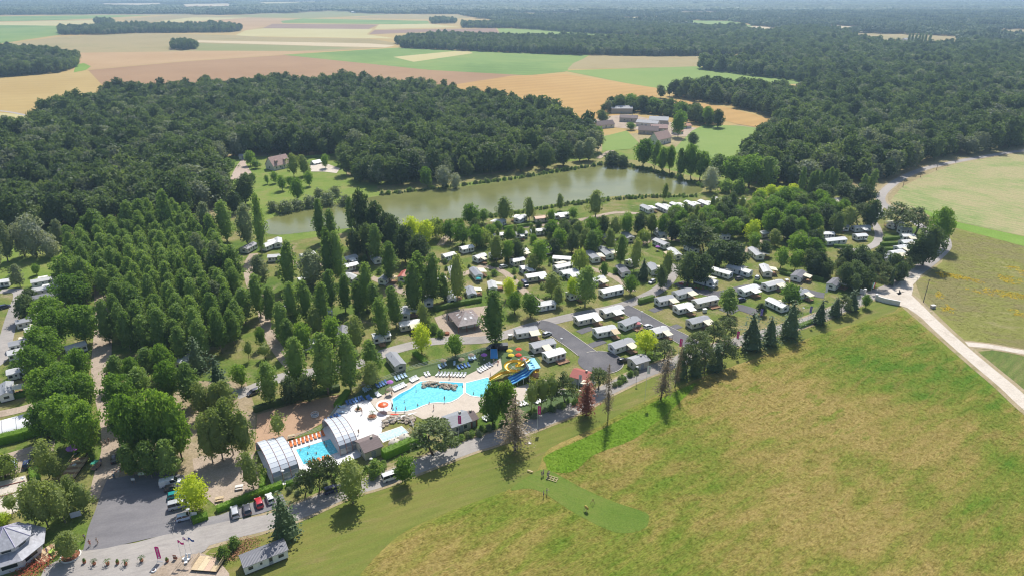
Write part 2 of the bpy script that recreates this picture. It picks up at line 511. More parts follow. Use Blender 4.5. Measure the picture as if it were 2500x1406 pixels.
SHO = ground('worn verge', [(.24, .22, .09), (.36, .29, .17), (.42, .34, .22), (.22, .22, .08)], .08, .35, 1.6, .5, 3, fine_amt=.4)
road('road_shoulder', '500 1315 690 1263 850 1196 945 1166 1140 1092 1215 1068 1400 997 1470 958 1565 913 1620 893 1740 852 1900 806 1985 780 2085 740 2140 716', 7.4, .082, SHO, 'dusty shoulders of the meadow road', 6)
road('track_shoulder', '2195 712 2225 735 2270 780 2330 835 2400 895 2460 945 2520 1000 2620 1080', 8.6, .078, SHO, 'dusty shoulders of the chalk track', 6)
road('track_shoulder', '2345 838 2420 846 2500 860 2620 880', 5.6, .080, SHO, 'dusty shoulders of the track branch', 4)
road('road_shoulder', '2165 505 2150 485 2165 462 2205 434 2260 412 2330 396 2420 380 2500 368 2800 330', 7.5, .079, SHO, 'grassy shoulders of the upper road', 6)
road('main_road', '200 1400 330 1368 520 1308 690 1263 850 1196 945 1166 1140 1092 1215 1068 1400 997 1470 958 1565 913 1620 893 1740 852 1900 806 1985 780 2085 740 2140 716', 5.6, .10, G_road, 'grey asphalt road along the meadow', 6)
sheet('forecourt', '80 1450 110 1385 180 1345 330 1325 480 1283 640 1258 690 1270 520 1320 500 1345 470 1360 400 1450', .108, G_road, 'pale forecourt in front of the reception', 0)
sheet('grove_floor', '285 1165 282 1060 300 960 420 930 600 930 625 1000 622 1100 640 1190 560 1235 480 1195 440 1155', .084, ground('grove soil', [(.20, .19, .07), (.33, .26, .16), (.38, .30, .20), (.24, .22, .09)], .05, .2, 1.6, fine_amt=.35), 'bare sandy soil under the grove')
sheet('car_park', '232 1248 215 1290 203 1345 260 1338 330 1322 480 1288 545 1274 640 1252 700 1232 690 1206 610 1228 540 1256 476 1268 462 1235 450 1160 395 1150 330 1158 262 1170 248 1200', .114, G_park, 'violet grey tarmac car park')
sheet('playground', '470 1120 560 1090 620 1110 640 1190 600 1220 540 1245 480 1195', .100, G_gravel, 'sandy picnic ground beside the pool hedge')
sheet('gravel_plaza', '330 1450 370 1400 400 1378 450 1355 490 1350 530 1362 560 1400 560 1450', .122, G_gravel, 'gravel apron below the flag poles')
road('drive', '248 1215 262 1150 278 1090 272 1020 258 960 248 900 250 840 254 780 250 720 240 660', 6.0, .104, G_gravel, 'gravel drive through the avenue of trees', 6)
road('camp_road', '575 965 640 940 700 918 790 905 880 888 950 858 1060 833 1190 828 1300 796 1400 772 1520 746 1600 712 1635 680 1650 645', 5.5, .096, G_road, 'grey camp road behind the pool', 6)
road('camp_path', '722 905 690 870 662 825 645 775 640 735 615 700 606 650 620 620', 4.0, .090, G_gravel, 'gravel path among the tall poplars', 6)
road('camp_path', '1180 650 1225 662 1255 685 1290 720 1340 745', 3.5, .092, G_gravel, 'gravel path from the teal parasol to the camp road', 6)
road('camp_path', '1440 655 1490 672 1520 690 1545 712', 3.5, .093, G_gravel, 'sandy path between the round trees', 6)
road('camp_path', '700 640 800 650 880 668 960 700 1000 715 1080 690 1180 650', 3.5, .091, G_gravel, 'gravel path past the red roofed home', 6)
road('lake_road', '1075 600 1090 580 1120 566 1180 560 1260 556 1350 548 1430 535 1500 520 1560 522', 3.6, .090, G_gravel, 'sandy lane behind the lakeside homes', 6)
road('camp_path', '1560 600 1610 580 1680 590 1720 560 1800 560', 3.6, .0935, G_gravel, 'gravel path into the middle thicket', 6)
road('camp_path', '1770 625 1830 610 1860 590 1930 580', 3.6, .0945, G_gravel, 'gravel path right of the middle thicket', 6)
road('left_lane', '-40 905 0 880 12 840 25 790 40 745 48 722 40 710 0 712', 4.4, .090, G_road, 'grey lane along the left homes', 6)
sheet('boules_court', '-60 1190 62 1160 75 1200 40 1250 -60 1280', .090, G_track, 'pale gravel boules court at the left edge')
sheet('left_yard', '-60 1130 90 1085 135 1075 130 1110 80 1130 60 1150 -60 1180', .088, G_gravel, 'gravel yard in front of the white marquee', 0)
road('left_lane_low', '-40 1018 40 1002 100 985 150 970', 4.0, .087, G_gravel, 'gravel lane behind the white marquee', 4)
road('culdesac', '1312 790 1345 800 1400 838 1440 868 1462 882', 7.0, .115, G_tar, 'dark tarmac lane ending in a turning circle', 6)
c0 = P(1466, 884)
sheet('turning_circle', None, .118, G_tar, 'round dark tarmac turning circle', poly=[c0 + Vector((math.cos(a) * 7.6, math.sin(a) * 7.6, 0)) for a in [k * math.pi / 18 for k in range(36)]])
road('culdesac', '1518 750 1560 772 1610 800 1655 822 1692 842', 7.0, .1155, G_tar, 'dark tarmac lane between the middle homes', 6)
road('culdesac', '1655 690 1700 708 1760 718 1830 702 1900 700 1950 708 1990 718 2012 722', 6.0, .116, G_tar, 'dark tarmac lane past the right homes', 6)
road('culdesac', '1770 762 1800 750 1850 765', 6.0, .1165, G_tar, 'short dark tarmac spur under the oak', 5)
road('culdesac', '2075 612 2110 608 2138 595 2146 575 2140 555 2128 535 2142 515 2150 505', 4.0, .117, G_road, 'curved grey lane at the right end of the park', 6)
road('culdesac', '2075 610 2050 605 2020 575 2005 560', 4.0, .1172, G_tar, 'dark lane of the small right close', 5)
for nm, s, lab in [('driveway', '1413 812 1445 800', 'left plot'), ('driveway', '1440 845 1475 832', 'second plot'), ('driveway', '1575 792 1600 780', 'third plot'), ('driveway', '1620 808 1660 795', 'fourth plot'), ('driveway', '1590 760 1612 752', 'hedged plot')]:
    road(nm, s, 3.2, .119, G_tar, 'dark driveway of the ' + lab, 2)
road('upper_road', '2310 600 2230 540 2165 505 2150 485 2165 462 2205 434 2260 412 2330 396 2420 380 2500 368 2800 330', 5.0, .100, G_road, 'grey country road along the right forest', 6)
road('lower_road', '2140 716 2180 700 2230 668 2280 630 2304 606 2306 590 2300 575', 6.0, .102, G_road, 'shaded lane along the tree belt', 6)
road('chalk_track', '2165 722 2195 712 2225 735 2270 780 2330 835 2400 895 2460 945 2520 1000 2620 1080', 5.2, .108, G_track, 'white chalk track at the right', 6)
road('chalk_track', '2205 700 2225 680 2232 672', 5.0, .1085, G_track, 'chalk apron joining the shaded lane', 4)
sheet('chalk_apron', '2140 728 2175 705 2215 690 2230 700 2225 740 2270 790 2215 752 2172 742', .1065, G_track, 'pale apron by the entrance walls', 3)
road('chalk_track', '2360 840 2420 846 2500 860 2620 880', 3.4, .107, G_track, 'branch of the chalk track at the right', 4)
road('farm_lane', '-40 268 20 274 60 282 105 295', 4.0, .17, G_road, 'grey lane at the left of the central wood', 4)
road('farm_lane', '1460 388 1485 372 1515 360 1545 352', 4.0, .17, G_gravel, 'pale lane from the lake to the farm', 4)
sheet('farm_yard', '1435 300 1480 285 1530 280 1640 300 1720 318 1690 335 1600 330 1560 318 1500 312', .165, G_gravel, 'pale farm yard between the barns')
sheet('driveway', '592 388 602 388 600 400 620 432 596 438 560 440 575 410', .165, ground('pink drive', [(.46, .36, .29), (.50, .40, .33)], .05, .2, 1.5), 'pinkish driveway of the house by the lake')
sheet('terrace', '755 405 790 398 830 412 822 424 790 420 760 420', .166, G_track, 'pale terrace beside the house by the lake')
sheet('sandy_clearing', '1245 370 1310 362 1330 375 1290 388 1245 385', .165, G_gravel, 'sandy clearing in the central wood by the lake')
# pool ground
sheet('sand_court', '622 1100 628 1012 720 985 828 963 832 975 790 1030 760 1048 700 1075', .095, G_sand, 'orange sand sports court beside the pool')
sheet('pool_lawn', '845 985 870 960 900 938 1000 905 1100 872 1180 848 1215 850 1240 870 1240 900 1205 905 1170 915 1030 920 960 955 900 985', .094, G_turf, 'green turf with sun loungers behind the pool')
sheet('slide_lawn', '1215 858 1255 845 1300 862 1320 880 1310 920 1230 905', .0955, G_turf, 'green turf round the water slides')
sheet('white_deck', '828 990 900 975 920 1003 935 1012 975 1015 1020 1005 935 1040 928 1068 885 1090 880 1115 668 1192 628 1102 700 1078 785 1052 800 1030 822 1000', .099, G_white, 'bright white paved pool deck')
sheet('beige_deck', '900 975 940 962 1030 918 1135 918 1198 888 1222 874 1226 900 1195 922 1205 960 1260 945 1330 925 1400 960 1330 990 1250 975 1195 990 1150 1015 1100 1025 1030 1022 1005 1010 930 1012', .098, G_beige, 'beige paved pool deck')
sheet('grove_lawn', '1250 1010 1290 960 1400 950 1440 985 1330 1035 1260 1060', .0985, G_turf, 'shaded turf under the pines by the road')
sheet('pavilion_yard', '1060 775 1120 755 1200 745 1215 790 1190 828 1085 828', .0945, G_gravel, 'gravel yard of the pavilion')

# kerbs of the tarmac lanes
KERB = plain('pale kerb stone', (.52, .48, .40), .85, .2, var=.12)


def kerb(s, off, label, closed=False, poly=None):
    w = poly or catmull([P(x, y) for x, y in pts_of(s)], 6)
    L, Rr = ribbon_poly(w, off * 2)
    src = L if off > 0 else Rr
    if off < 0: L, Rr = ribbon_poly(w, -off * 2); src = Rr
    A, B = ribbon_poly(src, .22)
    n = len(A)
    b = MB()
    vs = [(p.x, p.y, z) for z in (.05, .21) for p in A] + [(p.x, p.y, z) for z in (.05, .21) for p in B]
    fs = []
    for i in range(n - 1): fs += [(i, i + 1, n + i + 1, n + i), (2 * n + i, 3 * n + i, 3 * n + i + 1, 2 * n + i + 1), (n + i, n + i + 1, 3 * n + i + 1, 3 * n + i)]
    b.add(vs, fs)
    return tag(b.build('kerb', KERB), label, None, None, 'structure')


kerb('1355 806 1400 838 1438 866', 3.6, 'kerb on the right side of the turning lane')
kerb('1340 800 1400 838 1432 862', -3.6, 'kerb on the left side of the turning lane')
kerb('1528 755 1560 772 1610 800 1655 822 1690 841', 3.6, 'kerb on the right side of the middle lane')
kerb('1525 754 1560 772 1610 800 1655 822 1690 841', -3.6, 'kerb on the left side of the middle lane')
kerb(None, .05, 'kerb round the turning circle', poly=[c0 + Vector((math.cos(a) * 7.7, math.sin(a) * 7.7, 0)) for a in [math.radians(-130 + k * 9) for k in range(29)]])
kerb('1665 696 1700 708 1760 718 1830 702 1900 700 1950 708 1990 718', -3.1, 'kerb below the lane of the right homes')
# ------------------------------------------------------------------ foliage
L_oak = leaf('oak leaves', (0.048, 0.086, 0.034), (0.133, 0.190, 0.072), .42, var=.75)
L_pop = leaf('poplar leaves', (0.114, 0.196, 0.044), (0.260, 0.362, 0.101), .46)
L_grey = leaf('grey poplar leaves', (0.148, 0.192, 0.100), (0.297, 0.342, 0.198), .42)
L_plane = leaf('plane leaves', (0.095, 0.190, 0.026), (0.215, 0.336, 0.055), .46)
L_birch = leaf('birch leaves', (0.164, 0.222, 0.061), (0.305, 0.358, 0.124), .48)
L_will = leaf('willow leaves', (0.184, 0.253, 0.053), (0.311, 0.383, 0.095), .48)
L_silv = leaf('silver leaves', (0.269, 0.300, 0.220), (0.397, 0.423, 0.322), .35)
L_gold = leaf('golden leaves', (0.311, 0.437, 0.029), (0.538, 0.600, 0.059), .5)
L_con = leaf('conifer needles', (0.050, 0.092, 0.037), (0.114, 0.170, 0.071), .25)
L_pine = leaf('pine needles', (0.093, 0.138, 0.052), (0.187, 0.233, 0.096), .28)
L_dead = leaf('dead needles', (0.283, 0.102, 0.059), (0.452, 0.178, 0.102), .25)
L_larch = leaf('dying larch twigs', (0.269, 0.205, 0.132), (0.382, 0.300, 0.205), .25)
L_bush = leaf('shrub leaves', (0.109, 0.187, 0.038), (0.233, 0.339, 0.089), .44)
L_hedge = leaf('hedge leaves', (0.114, 0.225, 0.018), (0.240, 0.396, 0.047), .44)
BARK = plain('bark', (.13, .095, .065), .95, .1, var=.4, scale=2)
BARKP = plain('pale bark', (.30, .27, .22), .9, .1, var=.4, scale=2)

LR = random.Random(5)


def rvec():
    while True:
        v = Vector((LR.uniform(-1, 1), LR.uniform(-1, 1), LR.uniform(-1, 1)))
        if .05 < v.length < 1: return v.normalized()


def leafquad(b, p, nrm, s, asp=1.5):
    a = nrm.orthogonal().normalized()
    q = a.cross(nrm).normalized()
    an = LR.uniform(0, 6.283)
    u = (a * math.cos(an) + q * math.sin(an)) * s * .5
    w = (a * -math.sin(an) + q * math.cos(an)) * s * .5 / asp
    k = nrm * s * .12
    b.add([p - u, p - w * 1.0 + k, p + u, p + w * 1.0 + k], [(0, 1, 2, 3)])


def clump(b, c, r, n, s, up=.25):
    for _ in range(n):
        d = rvec()
        d.z *= .85
        p = c + d * r * LR.uniform(.55, 1.05)
        nn = (d * .8 + rvec() * .75 + Vector((0, 0, up))).normalized()
        leafquad(b, p, nn, s * LR.uniform(.65, 1.3))


def core(b, prof, z0, z1, w, n=7, m=6, k=.62):
    """loose inner boughs that keep the sky from showing straight through"""
    pr = []
    for i in range(m + 1):
        t = i / m
        pr.append((max(.02, prof(t) * w / 2 * k), z0 + (z1 - z0) * (.06 + .86 * t)))
    i0 = len(b.v)
    b.lathe(pr, n=n)
    for i in range(i0, len(b.v)):
        x, y, z = b.v[i]
        q = 1 + LR.uniform(-.25, .25)
        b.v[i] = (x * q, y * q, z + LR.uniform(-.3, .3))


def crown(kind, h, w, z0, nclump, nleaf, s, seed, cr=.2):
    """leaf clumps spread through the outer volume of a crown profile"""
    LR.seed(seed)
    b = MB()
    prof = {
        'round': lambda t: math.sqrt(max(0, 1 - (2 * t - 1) ** 2)) ** .85,
        'dome': lambda t: math.sqrt(max(0, 1 - t ** 2)) * (.75 + .25 * min(1, t * 4)),
        'poplar': lambda t: min(1, .45 + t * 2.4) * math.sqrt(max(0, 1 - max(0, (t - .12) / .9) ** 2.2)) ** 1.1 + .04,
        'egg': lambda t: math.sin(math.pi * (t * .90 + .06) ** .78) ** .62,
        'column': lambda t: math.sin(math.pi * (t * .9 + .08) ** .8) ** .5,
    }[kind]
    core(b, prof, z0, h, w)
    lop = (LR.uniform(-.09, .09) * w, LR.uniform(-.09, .09) * w)
    for i in range(nclump):
        t = (i + LR.random()) / nclump
        an = i * 2.39996 + LR.uniform(-.5, .5)
        rr = prof(t) * w / 2
        q = LR.uniform(.6, 1.16)
        r = w * cr * LR.uniform(.55, 1.35)
        r = min(r, max(.5, rr))
        c = Vector((math.cos(an) * (rr - r * .55) * q + lop[0] * math.sin(t * 5), math.sin(an) * (rr - r * .55) * q + lop[1] * math.cos(t * 4), z0 + (h - z0) * (t * .96 + .02)))
        clump(b, c, r, nleaf, s)
    return b


def crown_willow(h, w, seed, s):
    LR.seed(seed)
    b = MB()
    core(b, lambda t: math.sqrt(max(0, 1 - t ** 2)), h * .25, h * .9, w, k=.7)
    for i in range(130):
        an, q = LR.uniform(0, 6.283), math.sqrt(LR.random())
        top = h * (1 - .45 * q * q) * LR.uniform(.9, 1.0)
        L = h * LR.uniform(.25, .5) * (.6 + q * .6)
        x, y = math.cos(an) * q * w / 2, math.sin(an) * q * w / 2
        for k in range(9):
            z = top - L * k / 9
            p = Vector((x * (1 + .08 * k / 9), y * (1 + .08 * k / 9), z)) + rvec() * .2
            leafquad(b, p, (Vector((math.cos(an), math.sin(an), .3)) + rvec() * .6).normalized(), s * LR.uniform(.7, 1.2), 1.2)
    return b


def crown_spruce(h, w, seed, s, sparse=1.0, z0=.06):
    LR.seed(seed)
    b = MB()
    if sparse > .8: core(b, lambda t: (1 - t) ** .9, h * z0, h * .96, w, k=.55)
    nt = 15
    for i in range(nt):
        t = i / nt
        z = h * (z0 + (1 - z0) * t)
        R = w / 2 * (1 - t) ** .6 * (.75 + .25 * min(1, t * 5)) * LR.uniform(.62, 1.2) + .2
        nb = max(4, int(11 * (1 - t) + 4))
        for k in range(nb):
            if LR.random() > sparse + .15: continue
            an = 6.283 * (k + LR.uniform(-.3, .3)) / nb + i
            r = R * LR.uniform(.6, 1.15)
            d = Vector((math.cos(an), math.sin(an), 0))
            m = max(2, int(r / .38 * sparse)) if sparse > .8 else max(3, int(r / .16))
            if sparse < .8:
                b.tube([(0, 0, z + .1), d * r * .6 + Vector((0, 0, z)), d * r + Vector((0, 0, z - r * .12))], .05, .02, 3, False)
            for j in range(m):
                q = (j + .6) / m
                p = d * r * q + Vector((0, 0, z - r * .30 * q * q + LR.uniform(-.15, .15))) + rvec() * (.26 if sparse > .8 else .42)
                leafquad(b, p, (Vector((0, 0, 1)) + d * .5 + rvec() * .5).normalized(), s * LR.uniform(.7, 1.3) * (1.1 - .4 * q), 1.4)
    return b


def crown_pine(h, w, seed, s, n=20, zc=.58):
    LR.seed(seed)
    b = MB()
    for i in range(n):
        an, q = i * 2.39996, math.sqrt((i + .5) / n)
        z = h * (zc + (1 - zc) * (1 - q ** 2) * LR.uniform(.45, 1.0) - .02)
        c = Vector((math.cos(an) * q * w * .42, math.sin(an) * q * w * .42, z - .5))
        r = w * LR.uniform(.13, .2)
        for _ in range(64):
            d = rvec()
            d.z = d.z * .5
            leafquad(b, c + d * r * LR.uniform(.3, 1.1), (Vector((0, 0, .8)) + rvec()).normalized(), s * LR.uniform(.7, 1.2), 1.5)
    return b


def trunk(h, r, seed, limbs=4, z1=.75, spread=.3, lean=.0):
    LR.seed(seed + 99)
    b = MB()
    top = h * z1
    path = [(lean * h * .15 * math.sin(k * .9), lean * h * .06 * k, top * k / 5) for k in range(6)]
    path[0] = (0, 0, -.25)
    b.tube(path, r, r * .3, 7)
    for k in range(limbs):
        an = 6.283 * k / max(limbs, 1) + LR.uniform(-.4, .4)
        i = 2 + k % 3
        p = Vector(path[i])
        e = p + Vector((math.cos(an) * h * spread * .7, math.sin(an) * h * spread * .7, h * .22))
        b.tube([p, (p + e) / 2 + Vector((0, 0, -.1)), e], r * .38, r * .1, 5)
    return b


# type: (crown builder, leaf material, trunk builder, nominal height, nominal width)
PROTO = {}


def proto(name, lm, bark, h, w, fn, tr, nvar=2):
    PROTO[name] = [(fn(h, w, 31 * k + len(PROTO) * 7).mesh(name + ' crown', lm), tr(h, 13 * k + 3).mesh(name + ' trunk', bark, True), h, w) for k in range(nvar)]


proto('poplar', L_pop, BARKP, 17, 6, lambda h, w, s: crown('poplar', h, w, 1.8, 62, 34, .62, s, .19), lambda h, s: trunk(h, .24, s, 3, .8, .1), 4)
proto('grey', L_grey, BARKP, 18, 7, lambda h, w, s: crown('egg', h, w, 2.2, 64, 32, .66, s, .18), lambda h, s: trunk(h, .26, s, 3, .8, .12), 3)
proto('plane', L_plane, BARK, 13, 10, lambda h, w, s: crown('round', h, w, 2.6, 80, 36, .72, s, .155), lambda h, s: trunk(h, .32, s, 5, .6, .3), 4)
proto('grove', L_pop, BARKP, 12, 6, lambda h, w, s: crown('egg', h, w, 2.2, 52, 34, .60, s, .2), lambda h, s: trunk(h, .2, s, 3, .7, .15), 4)
proto('birch', L_birch, BARKP, 11, 5.5, lambda h, w, s: crown('egg', h, w, 1.8, 44, 24, .50, s, .2), lambda h, s: trunk(h, .16, s, 4, .85, .16), 4)
proto('sparse', L_birch, BARK, 9, 5, lambda h, w, s: crown('round', h, w, 2.6, 30, 11, .48, s, .2), lambda h, s: trunk(h, .13, s, 5, .85, .2), 2)
proto('willow', L_will, BARK, 9, 7, lambda h, w, s: crown_willow(h, w, s, .6), lambda h, s: trunk(h, .25, s, 4, .6, .2), 1)
proto('silver', L_silv, BARK, 10, 7, lambda h, w, s: crown('round', h, w, .8, 56, 26, .6, s, .18), lambda h, s: trunk(h, .25, s, 4, .6, .2), 1)
proto('golden', L_gold, BARK, 7, 6, lambda h, w, s: crown('round', h, w, 1.3, 50, 28, .46, s, .19), lambda h, s: trunk(h, .15, s, 4, .6, .25), 2)
proto('round', L_plane, BARK, 7.5, 6, lambda h, w, s: crown('round', h, w, 1.4, 52, 28, .5, s, .19), lambda h, s: trunk(h, .17, s, 4, .6, .25), 4)
proto('oak', L_oak, BARK, 12, 9, lambda h, w, s: crown('round', h, w, 1.5, 72, 30, .72, s, .16), lambda h, s: trunk(h, .3, s, 5, .6, .3), 4)
proto('spruce', L_con, BARK, 12, 6, lambda h, w, s: crown_spruce(h, w, s, .62), lambda h, s: trunk(h, .2, s, 0, .95, .1), 3)
proto('pine', L_pine, BARK, 11, 8, lambda h, w, s: crown_pine(h, w, s, .6, 26, .42), lambda h, s: trunk(h, .24, s, 5, .85, .3, .4), 3)
proto('dead', L_dead, BARK, 12, 6, lambda h, w, s: crown_spruce(h, w, s, .46, .75, .16), lambda h, s: trunk(h, .2, s, 0, .97, .1), 1)
proto('larch', L_larch, BARK, 13, 6, lambda h, w, s: crown_spruce(h, w, s, .40, .62, .2), lambda h, s: trunk(h, .2, s, 0, .97, .1), 2)
proto('lombardy', L_pop, BARKP, 17, 4, lambda h, w, s: crown('column', h, w, .8, 60, 26, .62, s, .24), lambda h, s: trunk(h, .24, s, 0, .8, .1), 1)
proto('bush', L_bush, BARK, 2.4, 3, lambda h, w, s: crown('dome', h, w, .1, 26, 22, .34, s, .22), lambda h, s: trunk(h, .06, s, 3, .7, .3), 2)
proto('greybush', L_grey, BARK, 2.4, 3.2, lambda h, w, s: crown('dome', h, w, .1, 26, 22, .36, s, .22), lambda h, s: trunk(h, .06, s, 3, .7, .3), 1)

TREE_N = [0]


def tree(kind, x, yt, yb, wpx, label, cat='tree', group=None):
    cm, tm, h0, w0 = PROTO[kind][TREE_N[0] % len(PROTO[kind])]
    TREE_N[0] += 1
    base = P(x, yb)
    h = max(1.0, height_at(x, yt, base))
    w = wpx / ppm(x, yb) * {'poplar': 1.0, 'grey': 1.0, 'spruce': 1.6, 'pine': 1.25, 'dead': 1.35, 'larch': 1.5, 'birch': 1.1, 'sparse': 1.15}.get(kind, 1.05)
    o = thing({'bush': 'shrub', 'greybush': 'shrub', 'poplar': 'poplar_tree', 'grey': 'poplar_tree', 'lombardy': 'poplar_tree', 'plane': 'plane_tree', 'birch': 'birch_tree', 'spruce': 'spruce_tree', 'pine': 'pine_tree', 'dead': 'dead_tree', 'larch': 'larch_tree', 'willow': 'willow_tree', 'silver': 'willow_tree'}.get(kind, 'tree'),
              label, cat, base, rnd.uniform(0, 6.28), group)
    o.rotation_euler[0], o.rotation_euler[1] = rnd.gauss(0, .035), rnd.gauss(0, .035)
    sx = w / w0
    o.scale = (sx, sx * rnd.uniform(.92, 1.08), h / h0)
    link('crown', cm, o)
    link('trunk', tm, o)
    return o


# ------------------------------------------------------------------ woods (thousands of trees: masses)
def forest_proto(name, lm, h, w, nclump, nleaf, s, seed, cr):
    b = crown('round', h, w, h * .18, nclump, nleaf, s, seed, cr)
    b.tube([(0, 0, -.3), (0, 0, h * .5)], .25, .12, 5, False)
    o = bpy.data.objects.new(name, b.mesh(name, lm))
    return o


def pcol(name, objs):
    c = bpy.data.collections.new(name)
    for o in objs: c.objects.link(o)
    return c


def scatter_gn(name, pts, rot, sc, idx, coll, label, kind='stuff'):
    """one object whose points carry the plants of a wood"""
    me = bpy.data.meshes.new(name)
    me.from_pydata([tuple(p) for p in pts], [], [])
    a = me.attributes.new('rz', 'FLOAT', 'POINT'); a.data.foreach_set('value', np.asarray(rot, 'f'))
    a = me.attributes.new('sc', 'FLOAT_VECTOR', 'POINT'); a.data.foreach_set('vector', np.asarray(sc, 'f').ravel())
    a = me.attributes.new('ix', 'INT', 'POINT'); a.data.foreach_set('value', np.asarray(idx, 'i'))
    o = link(name, me)
    ng = bpy.data.node_groups.new(name, 'GeometryNodeTree')
    ng.interface.new_socket('Geometry', in_out='INPUT', socket_type='NodeSocketGeometry')
    ng.interface.new_socket('Geometry', in_out='OUTPUT', socket_type='NodeSocketGeometry')
    N, Lk = ng.nodes, ng.links
    gi, go = N.new('NodeGroupInput'), N.new('NodeGroupOutput')
    ci = N.new('GeometryNodeCollectionInfo')
    ci.inputs['Collection'].default_value = coll
    ci.inputs['Separate Children'].default_value = True
    ci.inputs['Reset Children'].default_value = True
    io = N.new('GeometryNodeInstanceOnPoints')
    io.inputs['Pick Instance'].default_value = True

    def attr(nm, ty):
        x = N.new('GeometryNodeInputNamedAttribute')
        x.data_type = ty
        x.inputs['Name'].default_value = nm
        return [q for q in x.outputs if q.enabled and q.name == 'Attribute'][0]
    cx = N.new('ShaderNodeCombineXYZ')
    Lk.new(attr('rz', 'FLOAT'), cx.inputs[2])
    er = N.new('FunctionNodeEulerToRotation')
    Lk.new(cx.outputs[0], er.inputs[0])
    Lk.new(gi.outputs[0], io.inputs['Points'])
    Lk.new(ci.outputs[0], io.inputs['Instance'])
    Lk.new(attr('ix', 'INT'), io.inputs['Instance Index'])
    Lk.new(er.outputs[0], io.inputs['Rotation'])
    Lk.new(attr('sc', 'FLOAT_VECTOR'), io.inputs['Scale'])
    Lk.new(io.outputs[0], go.inputs[0])
    md = o.modifiers.new('plants', 'NODES')
    md.node_group = ng
    return tag(o, label, None, None, kind)


def fill(polys, spacing, seed, holes=(), jit=.42):
    """jittered grid of points inside any polygon and outside the holes"""
    r = np.random.default_rng(seed)
    out = []
    for poly in polys:
        q = np.array([(p.x, p.y) for p in poly])
        x0, y0 = q.min(0); x1, y1 = q.max(0)
        gx, gy = np.meshgrid(np.arange(x0, x1, spacing), np.arange(y0, y1, spacing * .9))
        gx = gx + (np.arange(gx.shape[0]) % 2)[:, None] * spacing * .5
        gx = (gx + r.uniform(-jit, jit, gx.shape) * spacing).ravel()
        gy = (gy + r.uniform(-jit, jit, gy.shape) * spacing).ravel()
        k = inside(gx, gy, q)
        for hpoly in holes:
            k &= ~inside(gx, gy, [(p.x, p.y) for p in hpoly])
        k &= np.abs(gx) < gy * .80 + 90
        out.append(np.stack([gx[k], gy[k]], 1))
    return np.concatenate(out)


def wood(name, label, polys, spacing, seed, coll, nvar, hs=(.8, 1.2), holes=(), z=0.0):
    p = fill(polys, spacing, seed, holes)
    r = np.random.default_rng(seed + 1)
    n = len(p)
    # taller and lower stands within the wood
    st = .5 + .5 * np.sin(p[:, 0] * .021 + 1.3 * np.sin(p[:, 1] * .013)) * np.cos(p[:, 1] * .017 + np.sin(p[:, 0] * .011))
    k = r.uniform(hs[0], hs[1], n) * (.9 + .2 * st)
    sc = np.stack([k * r.uniform(.85, 1.2, n), k * r.uniform(.85, 1.2, n), k * r.uniform(.85, 1.15, n)], 1)
    pts = np.concatenate([p, np.full((n, 1), z)], 1)
    return scatter_gn(name, pts, r.uniform(0, 6.28, n), sc, r.integers(0, nvar, n), coll, label)


L_for2 = leaf('beech leaves', (0.066, 0.115, 0.034), (0.166, 0.224, 0.074), .42, var=.75)
L_for3 = leaf('pale oak leaves', (0.105, 0.131, 0.090), (0.224, 0.258, 0.174), .4, var=.75)
C_oak = pcol('forest kinds', [forest_proto('forest tree %d' % k, [L_oak, L_oak, L_for2, L_oak, L_for3, L_for2, L_oak][k], [14.5, 16, 13, 15, 14, 12, 17][k], [11.5, 10, 12.5, 11, 12, 9, 10.5][k], 46, 20, 1.3, 400 + k, .17) for k in range(7)])
W_central = wpoly('-200 330 0 330 80 336 95 318 112 292 260 248 480 230 680 219 880 219 1010 229 1200 258 1390 303 1450 340 1462 372 1330 404 1130 436 925 460 868 452 846 430 838 402 822 384 690 380 545 384 530 420 556 480 540 512 400 548 250 552 130 562 0 575 -200 600')
W_right = wpoly('1705 168 1722 164 1800 160 1900 152 1800 118 1560 92 1700 73 1900 76 2000 79 2200 101 2350 111 2500 116 2900 122 2900 318 2500 360 2400 374 2290 392 2195 424 2150 452 2060 448 1900 465 1830 452 1800 425 1822 398 1845 370 1853 345 1882 326 1912 300 1900 292 1770 257 1640 239 1604 241 1625 237 1700 224 1850 228 1990 238 1995 205 1850 187 1720 172')
W_left = wpoly('-300 130 0 128 60 133 120 137 190 150 188 165 150 178 0 190 -300 205')
W_strip = wpoly('965 106 1000 99 1080 93 1250 98 1400 100 1600 103 1800 111 1900 121 1780 137 1600 138 1400 135 1200 128 980 118')
W_far1 = wpoly('1125 63 1200 59 1400 61 1600 66 1700 72 1700 81 1540 88 1450 84 1250 70 1130 69')
W_cop = wpoly('418 112 450 109 478 112 481 121 450 124 418 122')
W_long = wpoly('145 79 230 73 300 68 560 70 590 76 560 80 330 82 240 86 150 86')
W_ee = wpoly('1050 54 1080 51 1115 54 1112 58 1055 59')
W_ff = wpoly('232 58 255 55 280 58 275 61 235 61')
clears = [wpoly(s) for m, lv, nm, s, lab in FIELDS if nm == 'far_clearing']
clear3 = wpoly('1245 370 1310 362 1330 375 1290 388 1245 385')
wood('forest', 'dense dark oak wood behind the lake and the holiday park', [W_central], 7.6, 1, C_oak, 7, (.66, 1.32), [clear3])
wood('forest', 'great forest filling the right side up to the hills', [W_right], 8.6, 2, C_oak, 7, (.68, 1.36), clears)
wood('forest', 'dark wood at the left edge amid wheat fields', [W_left], 8.0, 3, C_oak, 7, (.9, 1.3))
wood('forest', 'long straight wood strip behind the green field', [W_strip], 8.5, 4, C_oak, 7, (.85, 1.15))
wood('forest', 'thin far wood strip above the long wood strip', [W_far1], 10, 5, C_oak, 7, (.8, 1.1), clears)
wood('copse', 'small round copse alone in the tan field', [W_cop], 8, 6, C_oak, 7, (.8, 1.1))
